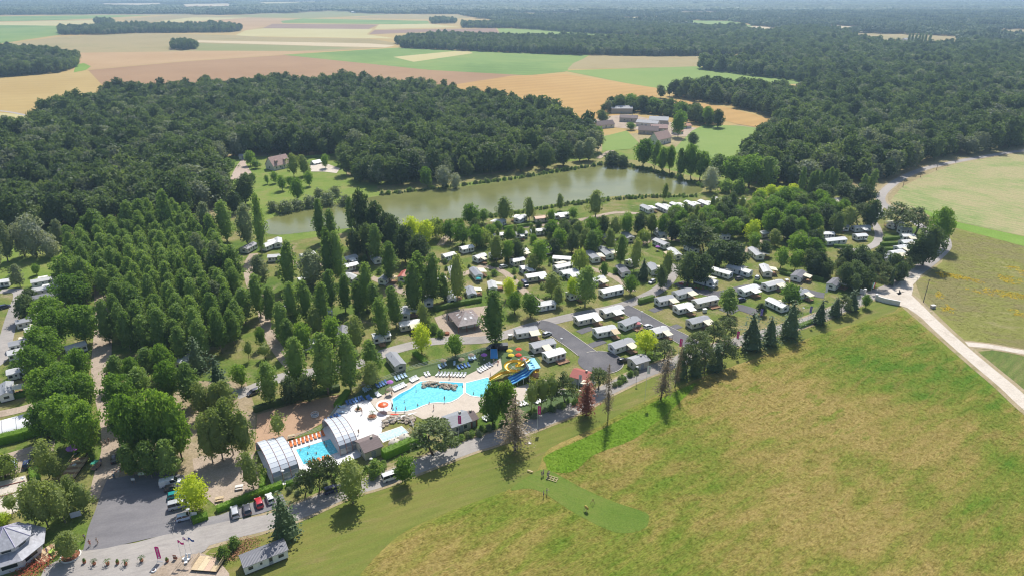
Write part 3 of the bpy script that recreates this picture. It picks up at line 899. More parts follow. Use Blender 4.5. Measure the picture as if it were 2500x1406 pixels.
wood('copse', 'long dark copse at the far left', [W_long], 10, 7, C_oak, 7, (.9, 1.3))
wood('copse', 'small oblong copse far behind the patchwork', [W_ee], 12, 8, C_oak, 7, (.9, 1.2))
wood('copse', 'tiny copse in the pale yellow strip', [W_ff], 12, 9, C_oak, 7, (.9, 1.2))


def patch(name, lm, size, n, r, h, seed):
    """a piece of distant canopy: many crowns, still one mesh"""
    LR.seed(seed)
    b = MB()
    for _ in range(n):
        c = Vector((LR.uniform(-.5, .5) * size, LR.uniform(-.5, .5) * size, 0))
        rr, hh = r * LR.uniform(.75, 1.3), h * LR.uniform(.75, 1.2)
        pr = [(rr * .5, hh * .25), (rr, hh * .5), (rr * .85, hh * .78), (rr * .35, hh * .96), (.1, hh)]
        i0 = len(b.v)
        b.lathe(pr, c, 7)
        for i in range(i0, len(b.v)):
            x, y, z = b.v[i]
            q = LR.uniform(.75, 1.25)
            b.v[i] = (c.x + (x - c.x) * q, c.y + (y - c.y) * q, z + LR.uniform(-.06, .06) * hh)
    return bpy.data.objects.new(name, b.mesh(name, lm))


C_far = pcol('canopy pieces', [patch('canopy piece %d' % k, [L_oak, L_for2, L_oak][k], 46, 30, 5.2, 16, 70 + k) for k in range(3)])
C_far2 = pcol('distant canopy pieces', [patch('distant canopy piece %d' % k, [L_oak, L_for2, L_oak][k], 155, 90, 13, 17, 80 + k) for k in range(3)])
W_band1 = wpoly('-900 39 -300 41 250 36 430 35 545 38 830 26 950 35 1125 36 1150 44 1250 57 1600 65 1700 71 2000 78 2200 99 2500 115 3200 120 3200 33 -900 33')
W_band2 = wpoly('-900 33 3200 33 3200 -9 -900 -9')
olive_h = wpoly('550 40 830 25 950 37 740 46')
wood('distant_forest', 'hazy belt of woods beyond the fields', [W_band1], 40, 21, C_far, 3, (.8, 1.15), clears + [olive_h])
wood('distant_forest', 'blue hazy woods at the horizon', [W_band2], 138, 22, C_far2, 3, (.8, 1.2), clears + [olive_h])
# ------------------------------------------------------------------ single trees
ORD = ['leftmost', 'second from left', 'third from left', 'fourth from left', 'fifth from left', 'sixth from left', 'seventh from left', 'eighth from left', 'ninth from left', 'tenth from left',
       'eleventh from left', 'twelfth from left', 'thirteenth from left', 'fourteenth from left', 'fifteenth from left', 'sixteenth from left', 'seventeenth from left', 'eighteenth from left', 'nineteenth from left', 'twentieth from left']


def row(kind, s, tmpl, cat='tree', group=None):
    a = [float(q) for q in s.split()]
    it = sorted(zip(a[0::4], a[1::4], a[2::4], a[3::4]))
    for i, (x, yt, yb, w) in enumerate(it):
        k = kind if isinstance(kind, str) else kind[i % len(kind)]
        if len(it) == 1: lab = tmpl
        else: lab = tmpl.format(ORD[i] if i < len(it) - 1 else 'rightmost')
        tree(k, x, yt, yb, w, lab, cat, group)


# the avenue of planes left of the drive (x, top row, foot row, width)
row('plane', '185 672 756 78 136 722 812 72 211 748 840 74', 'dark plane tree, {} of the three at the top of the avenue', 'plane tree', 'avenue planes left of the drive')
row('plane', '141 755 846 70 121 800 896 74 105 845 938 72', 'dark plane tree, {} of the three beside the left homes', 'plane tree', 'avenue planes left of the drive')
row('plane', '202 852 940 62 156 890 985 74 115 905 1000 66', 'dark plane tree, {} of the three in the middle of the avenue', 'plane tree', 'avenue planes left of the drive')
row('plane', '165 930 1030 84 212 915 1010 70 120 985 1070 66', 'dark plane tree, {} of the three behind the white marquee', 'plane tree', 'avenue planes left of the drive')
row('plane', '176 972 1086 92 214 990 1118 72', 'big plane tree with bare trunk, {} of the two at the foot of the drive', 'plane tree', 'avenue planes left of the drive')
row('plane', '175 625 700 60 212 640 722 60', 'plane tree, {} of the two at the far end of the avenue', 'plane tree', 'avenue planes left of the drive')
# grove right of the drive
row(['grove', 'plane'], '289 870 945 46 332 872 945 40 372 850 925 50 407 842 925 46', 'leafy tree, {} of the four at the back of the grove', 'tree', 'grove right of the drive')
row(['plane', 'grove'], '306 918 1025 70 352 900 990 54 421 882 985 56 470 888 990 60', 'leafy tree, {} of the four in the middle of the grove', 'tree', 'grove right of the drive')
row('plane', '318 980 1088 74 352 965 1120 80 404 960 1120 88 446 975 1125 70', 'big dense tree, {} of four at the front of the grove', 'plane tree', 'grove right of the drive')
row('grove', '328 1085 1165 46 372 1078 1168 58 418 1075 1165 58', 'lower leafy tree, {} of the three at the edge of the car park', 'tree', 'grove right of the drive')
row('spruce', '485 815 905 44 543 860 985 58', 'dark pointed tree, {} of the two in the right half of the grove', 'spruce', 'dark pointed trees in the grove')
row('birch', '384 935 1000 42 498 935 1020 50 531 938 1022 48 562 928 1015 50', 'pale birch, {} of the four in the grove left of the sand court', 'birch', 'birches in the grove')
row('birch', '520 1015 1130 56 545 995 1125 62 570 975 1110 58 600 1000 1115 50', 'drooping birch, {} of the four above the picnic ground', 'birch', 'birches above the picnic ground')
tree('birch', 619, 1106, 1193, 50, 'single birch at the left corner of the front pool enclosure', 'birch')
tree('golden', 479, 1172, 1245, 70, 'bright yellow green tree beside the parked cars', 'tree')
tree('birch', 174, 1296, 1362, 58, 'slim tree in a round bed in front of the reception', 'tree')
row('birch', '87 1180 1280 56 118 1168 1285 62 160 1175 1275 58', 'bushy willow, {} of the three behind the reception', 'tree', 'willows behind the reception')
row('birch', '206 1182 1250 50 183 1160 1235 46', 'thin leafy tree, {} of the two by the walled terrace', 'tree', 'trees by the walled terrace')
tree('sparse', 33, 1207, 1252, 40, 'small open tree beside the boules court', 'tree')
row('birch', '121 1075 1165 52 142 1112 1172 36', 'feathery tree, {} of the two in front of the marquee hedge', 'tree', 'feathery trees')
tree('willow', 14, 1108, 1165, 58, 'pale leafy tree over the blue cars at the left edge', 'tree')
tree('golden', 8, 1255, 1282, 38, 'bright green bush behind the reception roof', 'shrub')
row('bush', '195 1080 1100 26 218 1085 1108 24 228 1098 1122 20 90 1100 1118 22', 'low shrub, {} of four around the plane trees', 'shrub', 'shrubs at the plane trees')
# the poplar plantation: nothing tells these apart
pl = wpoly('178 628 250 590 330 572 430 565 520 585 560 640 585 720 590 800 560 880 470 905 400 880 300 868 262 850 256 760 180 730')
gap1 = wpoly('296 806 310 816 450 766 440 752')
gap2 = wpoly('242 720 262 720 268 860 246 860')
pp = fill([pl], 6.6, 55, [gap1, gap2], .22)
pp = pp[np.argsort(pp[:, 1])][:300]
for k, (x, y) in enumerate(pp):
    cm, tm, h0, w0 = (PROTO['poplar'] + PROTO['grove'])[(k * 5) % 8]
    q0 = 17 / h0
    o = thing('poplar_tree', 'young poplar in the dense plantation right of the avenue', 'poplar', (x, y, 0), rnd.uniform(0, 6.28), 'plantation of young poplars')
    ww = rnd.uniform(.92, 1.18)
    o.scale = (ww, ww, q0 * rnd.uniform(.76, 1.06) * (1.2 if y > 330 else 1.0))
    link('crown', cm, o)
    link('trunk', tm, o)
# tall poplars between lake and pool
row('poplar', '422 466 600 40 330 492 598 44 360 486 590 44 250 510 610 48', 'tall poplar, {} of the four rising at the back of the plantation', 'poplar', 'tall plantation poplars')
row(['grey', 'poplar'], '507 494 592 46 555 490 590 46 607 498 602 48 640 474 622 32', 'tall poplar, {} of the four left of the lake tip', 'poplar', 'poplars at the lake tip')
row(['grey', 'grey', 'poplar'], '496 568 672 46 535 592 700 48 574 600 705 52', 'silvery poplar, {} of the three above the gravel path', 'poplar', 'silvery poplars')
row('poplar', '785 487 592 30 812 510 595 34', 'slim poplar, {} of the two standing before the lake', 'poplar', 'slim lake poplars')
tree('lombardy', 859, 480, 560, 24, 'narrow dark poplar standing alone before the lake', 'poplar')
row('oak', '888 466 598 50 915 494 605 50 945 524 612 52', 'dense round tree, {} of the three jutting into the lake view', 'tree', 'dense trees before the lake')
row('poplar', '803 556 690 36 832 566 692 38', 'very dark tall poplar, {} of the twin poplars', 'poplar', 'twin dark poplars')
row(['grey', 'poplar'], '637 624 705 46 707 590 705 46 763 612 700 64', 'broad poplar, {} of the three along the upper gravel path', 'poplar', 'upper path poplars')
row('oak', '895 545 628 42 870 562 632 36 990 555 640 52 1020 575 655 56 960 530 620 46', 'dark round tree, {} of the five between poplars and golden tree', 'tree', 'dark round trees')
row('golden', '1010 530 590 40 1040 540 600 44', 'yellow green tree, {} of the two below the lake bank', 'tree', 'yellow green trees at the bank')
tree('willow', 1065, 530, 585, 48, 'weeping willow beside the yellow green trees at the bank', 'willow')
row('poplar', '951 590 690 42 918 546 640 40', 'tall poplar, {} of the two left of the red roofed home', 'poplar', 'poplars by the red roof')
row('poplar', '896 638 755 40 844 668 762 38 877 684 770 36 920 690 770 36', 'tall poplar, {} of the four in the middle of the homes', 'poplar', 'middle poplars')
row('poplar', '935 724 832 42 968 696 800 44', 'tall poplar, {} of the two left of the cream flat roof', 'poplar', 'poplars by the cream roof')
row('poplar', '1012 640 768 46 1032 612 745 46 1056 620 740 46', 'tall poplar, {} of the three left of the pavilion hedge', 'poplar', 'pavilion hedge poplars')
row(['poplar', 'birch'], '1118 622 745 46 1085 668 735 34', 'poplar, {} of the two behind the pavilion', 'poplar', 'poplars behind the pavilion')
tree('poplar', 1210, 712, 842, 60, 'big lone poplar at the right corner of the pavilion', 'poplar')
row('poplar', '722 690 805 40 755 686 800 40 787 690 812 42 807 662 765 40', 'dark poplar, {} of the four in the lower clump of homes', 'poplar', 'lower clump poplars')
row('poplar', '637 668 772 42 662 698 785 38 689 738 838 42 706 780 865 40', 'poplar, {} of the four right of the gravel path', 'poplar', 'gravel path poplars')
row('grove', '600 705 790 48 570 730 800 36', 'bare stemmed poplar, {} of two on grass left of the gravel path', 'poplar', 'bare stemmed poplars')
row('grey', '526 686 778 46 500 680 765 44', 'grey poplar, {} of the two at the right edge of the plantation', 'poplar', 'grey plantation edge poplars')
row('poplar', '730 826 952 54 802 806 962 68 857 814 955 58 912 828 920 46', 'big dark poplar, {} of the four behind the pool fence', 'poplar', 'poplars behind the pool')
tree('birch', 905, 882, 950, 46, 'light green young poplar at the pool fence', 'tree')
tree('grove', 664, 886, 990, 54, 'single leafy tree at the back corner of the sand court', 'tree')
row('oak', '713 922 985 44 756 918 980 48', 'dense bush like tree, {} of the two behind the sand court hedge', 'tree', 'bushy trees at the sand court')
row('sparse', '608 830 880 24 648 836 876 34', 'small lawn tree, {} of two beside the gravel path', 'tree', 'small lawn trees')
row('round', '590 890 945 40 640 800 850 26', 'small round tree, {} of the two at the lawn edge', 'tree', 'lawn edge trees')
row(['birch', 'round'], '775 750 830 42 745 790 860 44 700 745 815 40 815 775 850 46 870 775 860 42', 'mixed small tree, {} of the five among the hidden homes', 'tree', 'small trees among hidden homes')
row('golden', '1030 795 862 46', 'bright yellow green tree on the lawn behind the pool fence', 'tree')
tree('round', 1112, 818, 872, 42, 'round green tree on the lawn below the pavilion', 'tree')
tree('birch', 1035, 738, 806, 30, 'slender young tree left of the pavilion', 'tree')
row('bush', '1040 775 800 34 1060 790 812 28 1075 805 822 24', 'shrub, {} of the three left of the pavilion', 'shrub', 'pavilion shrubs')
# left lawn
row('silver', '90 526 628 60 128 572 630 40 60 545 625 40', 'silvery willow, {} of the three on the left lawn', 'willow', 'silvery willows')
row('grey', '20 540 640 42 0 560 660 36 150 535 610 34', 'greyish tree, {} of the three at the top of the left lawn', 'tree', 'left lawn trees')
tree('grey', 50, 646, 700, 30, 'pointed grey tree on the left lawn', 'tree')
row('oak', '68 722 782 46 78 705 735 30', 'dark tree, {} of the two beside the left lane', 'tree', 'left lane trees')
tree('round', 90, 645, 672, 20, 'little young tree on the left lawn', 'tree')
row('bush', '30 672 690 30 75 795 812 16 35 890 905 40 60 905 920 28 18 930 945 30', 'shrub, {} of the five by the left homes', 'shrub', 'shrubs by the left homes')
# lakeside
row('birch', '1232 482 545 40 1292 482 540 28 1367 474 515 20 1454 466 532 44 1620 448 492 18', 'airy poplar, {} of the five along the near lake shore', 'poplar', 'near shore poplars')
row('round', '1150 500 556 42 1180 512 545 26 1399 508 536 26 1345 512 545 24', 'round tree, {} of the four by the lakeside homes', 'tree', 'lakeside home trees')
row('round', '1100 540 590 36 1130 548 600 40 1163 552 606 38', 'round tree, {} of the three at the bend of the sandy lane', 'tree', 'sandy lane trees')
row('willow', '1180 556 600 46 1414 604 665 42 1570 558 596 34', 'weeping willow, {} of the three among the homes', 'willow', 'willows among the homes')
row(['birch', 'round', 'oak'], '1212 575 640 42 1240 590 640 34 1266 586 636 34 1316 588 655 48 1350 582 622 34 1300 620 665 36', 'leafy tree, {} of the six in the left cluster of homes', 'tree', 'left cluster trees')
row(['round', 'oak', 'birch'], '1350 540 590 36 1380 545 595 38 1410 540 592 36 1440 532 588 40 1470 528 582 38 1500 530 580 34 1530 522 578 36 1560 520 575 36 1590 520 572 34 1615 525 578 30', 'rounded tree, {} of the ten in the belt behind the first homes', 'tree', 'belt of rounded trees')
row(['round', 'oak', 'birch'], '1365 560 612 36 1395 565 618 34 1427 558 608 32 1455 562 612 34 1640 540 590 32 1665 535 585 34', 'rounded tree, {} of the six before the belt of rounded trees', 'tree', 'front of the belt')
row(['grove', 'birch'], '1443 565 622 34 1489 557 614 30 1515 576 650 32 1547 580 662 36', 'upright tree, {} of the four between the central homes', 'tree', 'upright central trees')
row(['spruce', 'oak', 'birch'], '1627 612 682 34 1613 650 706 28 1570 628 682 30', 'darker tree, {} of the three left of the wide gravel junction', 'tree', 'junction trees')
row('round', '1474 642 680 22 1538 672 718 36 1502 655 668 14', 'small round tree, {} of the three beside the sandy path', 'tree', 'sandy path trees')
tree('grove', 1428, 655, 748, 56, 'large leafy tree in front of the cream awnings', 'tree')
row(['birch', 'golden'], '1347 666 724 50 1398 680 730 32', 'olive tree, {} of the two left of the large leafy tree', 'tree', 'olive trees')
row('birch', '1365 698 748 30', 'thin tree over the white deck chairs', 'tree')
row('golden', '1243 680 730 34', 'light green tree right of the gravel path', 'tree')
row('round', '1256 714 765 38 1295 718 775 44', 'dense green tree, {} of the two left of the camp road', 'tree', 'camp road trees')
row(['oak', 'pine', 'oak', 'oak'], '1690 545 612 64 1720 548 618 60 1745 590 652 60 1790 592 655 68', 'dark broad tree, {} of the four in the middle thicket', 'tree', 'middle thicket')
row('oak', '1680 618 692 56 1712 626 694 50', 'dark broad tree, {} of the two right of the wide gravel junction', 'tree', 'junction oaks')
tree('golden', 1835, 540, 592, 40, 'yellow green tree above the middle thicket', 'tree')
row(['round', 'oak', 'birch', 'round'], '1840 570 610 30 1865 590 625 30 1905 605 655 34 1940 612 660 36 1975 610 665 38 1890 560 600 32', 'leafy tree, {} of the six right of the middle thicket', 'tree', 'right of the thicket')
tree('grove', 1775, 706, 770, 44, 'upright tree on the plot beside the dark spur', 'tree')
row(['oak', 'round'], '1925 696 748 48 1858 742 770 26', 'dark leafy tree, {} of the two over the right homes', 'tree', 'trees over the right homes')
row('golden', '1575 808 866 58', 'bright yellow green tree beside the front homes', 'tree')
row('golden', '1880 452 484 34 1905 455 486 34 1930 450 482 30 1855 462 492 30', 'yellow green tree, {} of the four at the top of the park', 'tree', 'yellow trees at the top of the park')
# along the meadow road
row('spruce', '1835 758 852 56 1879 768 842 44 1924 730 824 50 1999 728 790 36', 'dark spruce, {} of the four in the open row along the meadow', 'spruce', 'spruces along the meadow')
row(['spruce', 'pine'], '2035 722 772 34 2055 716 768 36 2078 704 757 34', 'dark conifer, {} of the three near the entrance walls', 'conifer', 'conifers near the entrance')
tree('round', 2112, 720, 752, 24, 'small round tree before the entrance walls', 'tree')
row(['spruce', 'pine', 'spruce', 'pine', 'spruce', 'pine'], '1660 842 924 34 1678 826 922 44 1696 846 916 38 1718 822 910 46 1742 834 904 40 1764 812 894 50', 'dark conifer, {} of the six in the close row along the meadow', 'conifer', 'close conifer row')
row('pine', '1618 826 882 50 1700 796 870 50 1735 775 850 46 1770 770 835 44', 'dark pine, {} of the four behind the close conifer row', 'pine', 'pines behind the conifer row')
row('larch', '1613 848 975 42 1647 832 945 20', 'grey brown larch, {} of the two left of the close conifer row', 'larch', 'brown larches')
tree('dead', 1431, 918, 1014, 56, 'dead rust red conifer beside the meadow road', 'conifer')
tree('larch', 1484, 882, 1026, 28, 'bare spindly conifer right of the rust red one', 'conifer')
tree('larch', 1257, 962, 1100, 66, 'grey brown larch beside the meadow road below the pool', 'larch')
row('pine', '1460 890 952 46 1382 905 990 50', 'pine, {} of the two by the red roofed hut', 'pine', 'pines by the red hut')
row('sparse', '1296 925 1010 40 1320 918 1005 42 1345 915 995 44', 'open crowned tree, {} of the three in the grove by the slides', 'tree', 'open trees by the slides')
row('plane', '1203 936 1045 52 1236 930 1036 50', 'dark leafy tree, {} of the two at the right end of the pool', 'tree', 'trees at the pool end')
tree('pine', 1058, 1012, 1110, 92, 'leaning umbrella pine between the pools and the road', 'pine')
tree('round', 990, 1116, 1180, 54, 'round tree right of the white minibus', 'tree')
row('pine', '744 1142 1212 46 778 1105 1205 50 815 1100 1190 44', 'pine, {} of the three before the indoor pool', 'pine', 'pines before the pool')
tree('birch', 862, 1128, 1228, 70, 'feathery olive tree by the road near the navy car', 'tree')
tree('spruce', 700, 1192, 1310, 64, 'dark ragged conifer at the end of the parked cars', 'conifer')
tree('bush', 915, 1126, 1160, 46, 'bright bamboo clump by the road lamp', 'shrub')
tree('sparse', 683, 1005, 1078, 40, 'thin young tree in the sand court', 'tree')
row('bush', '572 1312 1338 34 545 1335 1362 36', 'dark shrub, {} of the two at the flower bed', 'shrub', 'flower bed shrubs')
# right end of the park
row(['oak', 'plane'], '2285 510 606 54 2252 555 648 60', 'big leafy tree, {} of the two beside the shaded lane', 'tree', 'lane trees')
tree('pine', 2188, 488, 560, 62, 'broad umbrella pine at the upper lane', 'pine')
tree('pine', 2232, 502, 575, 60, 'dense dark cedar right of the umbrella pine', 'cedar')
row('lombardy', '1951 406 474 18 1976 418 470 16 1987 414 470 16 2000 418 468 16 2010 412 468 16 2022 408 466 16 2034 412 466 16 2107 424 470 18 2124 412 470 20', 'columnar poplar, {} of the nine at the forest edge', 'poplar', 'columnar poplars at the forest edge')
row('oak', '2014 452 488 44 2062 448 492 50 2100 452 505 54 2055 424 460 34', 'round dark tree, {} of the four at the top corner of the park', 'tree', 'top corner trees')
row(['oak', 'birch', 'pine'], '2065 505 560 44 2095 485 555 46 2120 490 560 40 2040 520 575 36', 'tall dark tree, {} of the four in front of the curved lane', 'tree', 'curved lane trees')
# far shore
row('grey', '1437 336 392 40 1415 345 394 32', 'silvery tree, {} of the two on the far left shore', 'tree', 'silvery far shore trees')
row('oak', '1493 372 406 40 1520 380 408 26', 'bushy willow, {} of the two at the lake corner', 'tree', 'lake corner willows')
row(['plane', 'grove', 'plane'], '1569 340 408 48 1598 345 414 26 1616 362 424 24 1634 356 422 26 1661 364 438 26 1686 354 438 36 1708 372 440 40 1745 378 444 52 1785 382 450 56 1828 380 458 64 1868 385 462 56', 'shore tree, {} of the eleven on the far right lake shore', 'tree', 'far right shore trees')
tree('silver', 1733, 408, 468, 40, 'silver grey willow at the right lake tip', 'willow')
row('bush', '1770 440 470 36 1804 438 474 36', 'round bush, {} of the two at the right lake tip', 'shrub', 'right tip bushes')
row('silver', '1083 406 458 40 1113 424 460 26', 'silvery willow, {} of the two on the far lake shore', 'willow', 'far shore willows')
row('round', '1043 410 458 28', 'light green tree left of the silvery willows', 'tree')
row('oak', '1240 372 420 30 1272 366 420 34 1330 352 412 44 1375 345 405 44', 'dark tree, {} of the four along the far bank', 'tree', 'far bank trees')
# garden of the house by the lake
row('oak', '600 428 500 52 575 470 520 40', 'dark garden tree, {} of the two left of the house lawn', 'tree', 'left garden trees')
row('birch', '718 374 432 32 745 378 430 30', 'garden tree, {} of the two beside the house', 'tree', 'house trees')
row('round', '612 370 405 26 625 392 412 24 690 430 466 26 672 420 448 18 709 432 456 18 755 420 455 22 728 436 492 34 795 378 412 20 653 428 450 12', 'small garden tree, {} of the nine on the house lawn', 'tree', 'small garden trees')
row('bush', '549 412 434 20 551 432 448 16 580 440 452 14 602 422 438 16 618 424 440 20 560 388 410 40', 'garden bush, {} of the six by the driveway', 'shrub', 'garden bushes')
row('greybush', '668 492 516 34 698 490 518 46 725 490 512 40 760 480 506 46 800 470 500 46 842 478 500 36 820 455 480 32 780 462 480 30', 'waterside bush, {} of the eight on the garden shore', 'shrub', 'waterside bushes')
# farm
row(['oak', 'plane'], '1512 232 272 30 1538 230 270 34 1572 238 276 30 1598 240 276 34 1632 242 280 32 1662 250 290 34 1698 254 300 36 1726 262 308 30 1752 268 312 28', 'farm tree, {} of the nine behind the barns', 'tree', 'trees behind the barns')
row(['round', 'oak'], '1655 272 335 34 1470 270 300 30 1540 300 318 24 1690 325 356 26 1460 310 346 26 1620 318 330 20', 'farm tree, {} of the six between the farm buildings', 'tree', 'trees between the farm buildings')
row('lombardy', '2218 82 104 7 2226 82 104 7 2234 82 104 7 2242 81 104 7 2250 81 104 7 2258 82 104 7 2268 83 104 8', 'far slim poplar, {} of the seven beside the far clearing', 'poplar', 'far poplars')

# ------------------------------------------------------------------ thickets whose trees cannot be told apart
def kinds(names, ks):
    out = []
    for n in ks:
        for cm, tm, h, w in PROTO[n]:
            o = bpy.data.objects.new('thicket ' + n, cm)
            out.append(o)
    return pcol(names, out), len(out)


wood('copse', 'loose wood behind the farm barns', [wpoly('1470 278 1500 262 1560 262 1640 268 1700 280 1760 300 1740 312 1690 300 1640 290 1560 276 1500 276')], 6.5, 61, C_oak, 7, (.5, .85))
CT, nT = kinds('thicket kinds', ['round', 'oak', 'birch', 'plane'])
CP, nP = kinds('belt kinds', ['pine', 'oak', 'spruce', 'oak'])
CB, nB = kinds('bush kinds', ['bush', 'greybush'])
wood('thicket', 'dense thicket of mixed trees between homes at the right', [wpoly('1640 545 1700 530 1780 515 1860 500 1960 500 2030 515 2040 545 1990 570 2010 600 2000 640 1940 640 1900 600 1850 575 1780 585 1700 600 1650 590'), wpoly('1900 500 1940 495 2000 505 2080 520 2060 545 1980 545')], 6.8, 31, CT, nT, (.62, .95))
wood('tree_belt', 'dark belt of pines and oaks along the shaded lane', [wpoly('1960 655 2000 650 2060 655 2110 650 2150 652 2230 648 2262 636 2295 612 2270 642 2225 674 2180 696 2120 714 2070 714 2040 690 1990 680')], 5.6, 32, CP, nP, (.58, .9))
wood('thicket', 'mixed young trees behind the lakeside lane', [wpoly('1095 575 1180 562 1330 565 1440 560 1440 590 1330 600 1200 605 1110 600')], 7.5, 33, CT, nT, (.45, .7))
wood('bank_scrub', 'low reeds and bushes along the near lake shore', [wpoly('930 560 1100 540 1300 511 1400 496 1500 484 1600 478 1700 478 1700 482 1600 483 1500 489 1400 502 1300 517 1100 547 930 566')], 1.7, 34, CB, nB, (.15, .85))
wood('bank_scrub', 'low bushes along the far lake shore', [wpoly('925 476 1100 456 1260 435 1420 409 1470 401 1540 404 1640 428 1720 455 1720 460 1640 433 1540 409 1470 404 1420 412 1260 438 1100 459 925 479')], 1.8, 35, CB, nB, (.2, 1.1))
wood('shrubbery', 'shrubs between the homes of the park', [wpoly('1030 640 1300 600 1420 640 1400 720 1200 740 1050 720'), wpoly('640 640 900 620 1000 720 960 800 800 860 700 800')], 9, 36, CB, nB, (.5, 1.1))
wood('roadside_hedge', 'wild hedge between the pool grounds and the road', [wpoly('1068 1090 1130 1066 1230 1030 1330 1000 1400 975 1440 955 1440 968 1400 990 1330 1012 1230 1045 1130 1080 1075 1102'), wpoly('1495 940 1530 915 1575 890 1580 898 1540 925 1500 948')], 1.9, 37, CB, nB, (.6, 1.0))
wood('roadside_hedge', 'loose shrubs below the front pines by the road', [wpoly('690 1205 800 1170 900 1140 960 1130 960 1140 900 1155 800 1195 700 1222')], 3.2, 38, CB, nB, (.4, .8))
wood('garden_plants', 'flowering shrubs along the dark lane of the right homes', [wpoly('1662 692 1700 700 1742 708 1740 714 1700 707 1662 698')], 1.5, 39, CB, nB, (.3, .6))

# ------------------------------------------------------------------ hedges
def hedge(s, wid, h, label, mat=None, dens=13, smooth=1):
    w = [P(x, y) for x, y in pts_of(s)]
    LR.seed(int(w[0].x * 7 + w[0].y))
    b = MB()
    for a, c in zip(w[:-1], w[1:]):
        d = (c - a)
        L = d.length
        an = math.atan2(d.y, d.x)
        b.box((a + c) / 2 + Vector((0, 0, h / 2 - .05)), (L * 1.0, wid * .86, h - .1), an)
        u = d.normalized()
        v = Vector((-u.y, u.x, 0))
        n = int(L * (wid + 2 * h) * dens)
        for _ in range(n):
            t, q = LR.uniform(-.01, 1.01), LR.uniform(0, wid + 2 * h)
            if q < h: p, nn = a + d * t - v * wid / 2 + Vector((0, 0, q)), -v
            elif q < h + wid: p, nn = a + d * t + v * (q - h - wid / 2) + Vector((0, 0, h)), Vector((0, 0, 1))
            else: p, nn = a + d * t + v * wid / 2 + Vector((0, 0, q - h - wid)), v
            leafquad(b, p + rvec() * .12, (nn + rvec() * .7).normalized(), LR.uniform(.2, .42))
    return tag(b.build('hedge', mat or L_hedge), label, 'hedge', 'hedges of the holiday park')


hedge('-30 1090 60 1068 112 1050', 2.6, 2.6, 'tall clipped hedge in front of the white marquee')
hedge('-30 985 20 975 85 960', 2.0, 1.6, 'low dark hedge above the white marquee')
hedge('85 1150 92 1200', 2.0, 1.8, 'bright short hedge beside the boules court')
hedge('530 1248 620 1212 690 1187', 1.5, 1.5, 'bright hedge behind the row of four parked cars')
hedge('640 1195 646 1152', 1.3, 1.5, 'short hedge at the corner of the front pool enclosure')
hedge('470 1275 508 1262', 2.2, 1.3, 'little hedge beside the pale blue hatchback')
hedge('700 1188 760 1165 790 1154', 1.3, 1.4, 'hedge along the front of the indoor pool')
hedge('620 1005 720 975 830 950', 1.6, 1.8, 'dark hedge along the back of the sand court', L_oak)
hedge('822 995 850 958', 2.0, 1.4, 'bright hedge at the right end of the sand court')
hedge('936 1118 1000 1090 1040 1075', 2.4, 2.4, 'tall dark green hedge between the dome tents and the road')
hedge('1012 862 1040 888', 1.8, 1.2, 'bright hedge on the lawn behind the pool fence')
hedge('1560 741 1595 731', 1.8, 2.0, 'dark hedge at the corner of the middle lane', L_bush)
hedge('1060 758 1120 745 1175 735', 1.6, 1.8, 'long hedge behind the pavilion', L_bush)
hedge('1230 560 1255 556', 1.6, 1.6, 'small hedge between the lakeside homes')
hedge('1262 556 1298 551', 1.6, 1.6, 'dark hedge right of the lakeside homes', L_bush)
hedge('660 398 700 392 830 380', 1.5, 1.8, 'long hedge behind the house by the lake', L_bush)
hedge('545 390 582 388', 1.5, 1.8, 'hedge left of the white garage', L_bush)
hedge('2156 587 2204 584', 1.8, 1.6, 'top hedge of the right end plots', L_bush)
hedge('2150 600 2203 598', 1.8, 1.6, 'second hedge of the right end plots', L_bush)
hedge('2145 613 2200 612', 1.8, 1.6, 'third hedge of the right end plots', L_bush)
hedge('2140 622 2190 624', 1.8, 1.4, 'fourth hedge of the right end plots', L_bush)
hedge('2115 620 2160 635', 1.8, 1.4, 'lowest hedge of the right end plots', L_bush)
hedge('2035 604 2080 606', 1.8, 1.5, 'hedge below the white home of the small right close', L_bush)
hedge('1840 690 1862 696', 1.2, 1.2, 'low garden hedge beside the beige home', L_bush)
hedge('1985 680 2008 687', 1.6, 1.5, 'hedge between the two grey roofed right homes', L_bush)
hedge('1905 668 1935 676', 1.6, 1.5, 'hedge behind the left of the grey roofed right homes', L_bush)
hedge('1950 800 1985 786', 1.6, 1.3, 'hedge behind the purple flag', L_bush)
# ------------------------------------------------------------------ mobile homes and buildings
W_white = plain('white cladding', (.74, .74, .72), .6, .3, var=.06)
W_cream = plain('cream cladding', (.66, .61, .50), .6, .3, var=.08)
W_beige = plain('beige cladding', (.55, .50, .41), .65, .3, var=.08)
W_grey = plain('grey cladding', (.45, .46, .46), .6, .3, var=.08)


def roof_mat(name, col, metal=.0, rough=.45):
    """profiled roof sheet: fine ribs across the slope, streaks of dirt"""
    t = NT(name)
    w = t.n('TexWave', wave_type='BANDS', bands_direction='X')
    w.inputs['Scale'].default_value = 1.1
    t.l(t.pos(obj=True), w.inputs['Vector'])
    f = t.noise(t.pos((.5, 3, 1), obj=True), 1.2, 4, .6)
    c = t.ramp(f, [(.3, tuple(q * .8 for q in col)), (.7, col)])
    t.bump(w.outputs['Fac'], .35, .06)
    return t.done(c, rough, .4, metal)


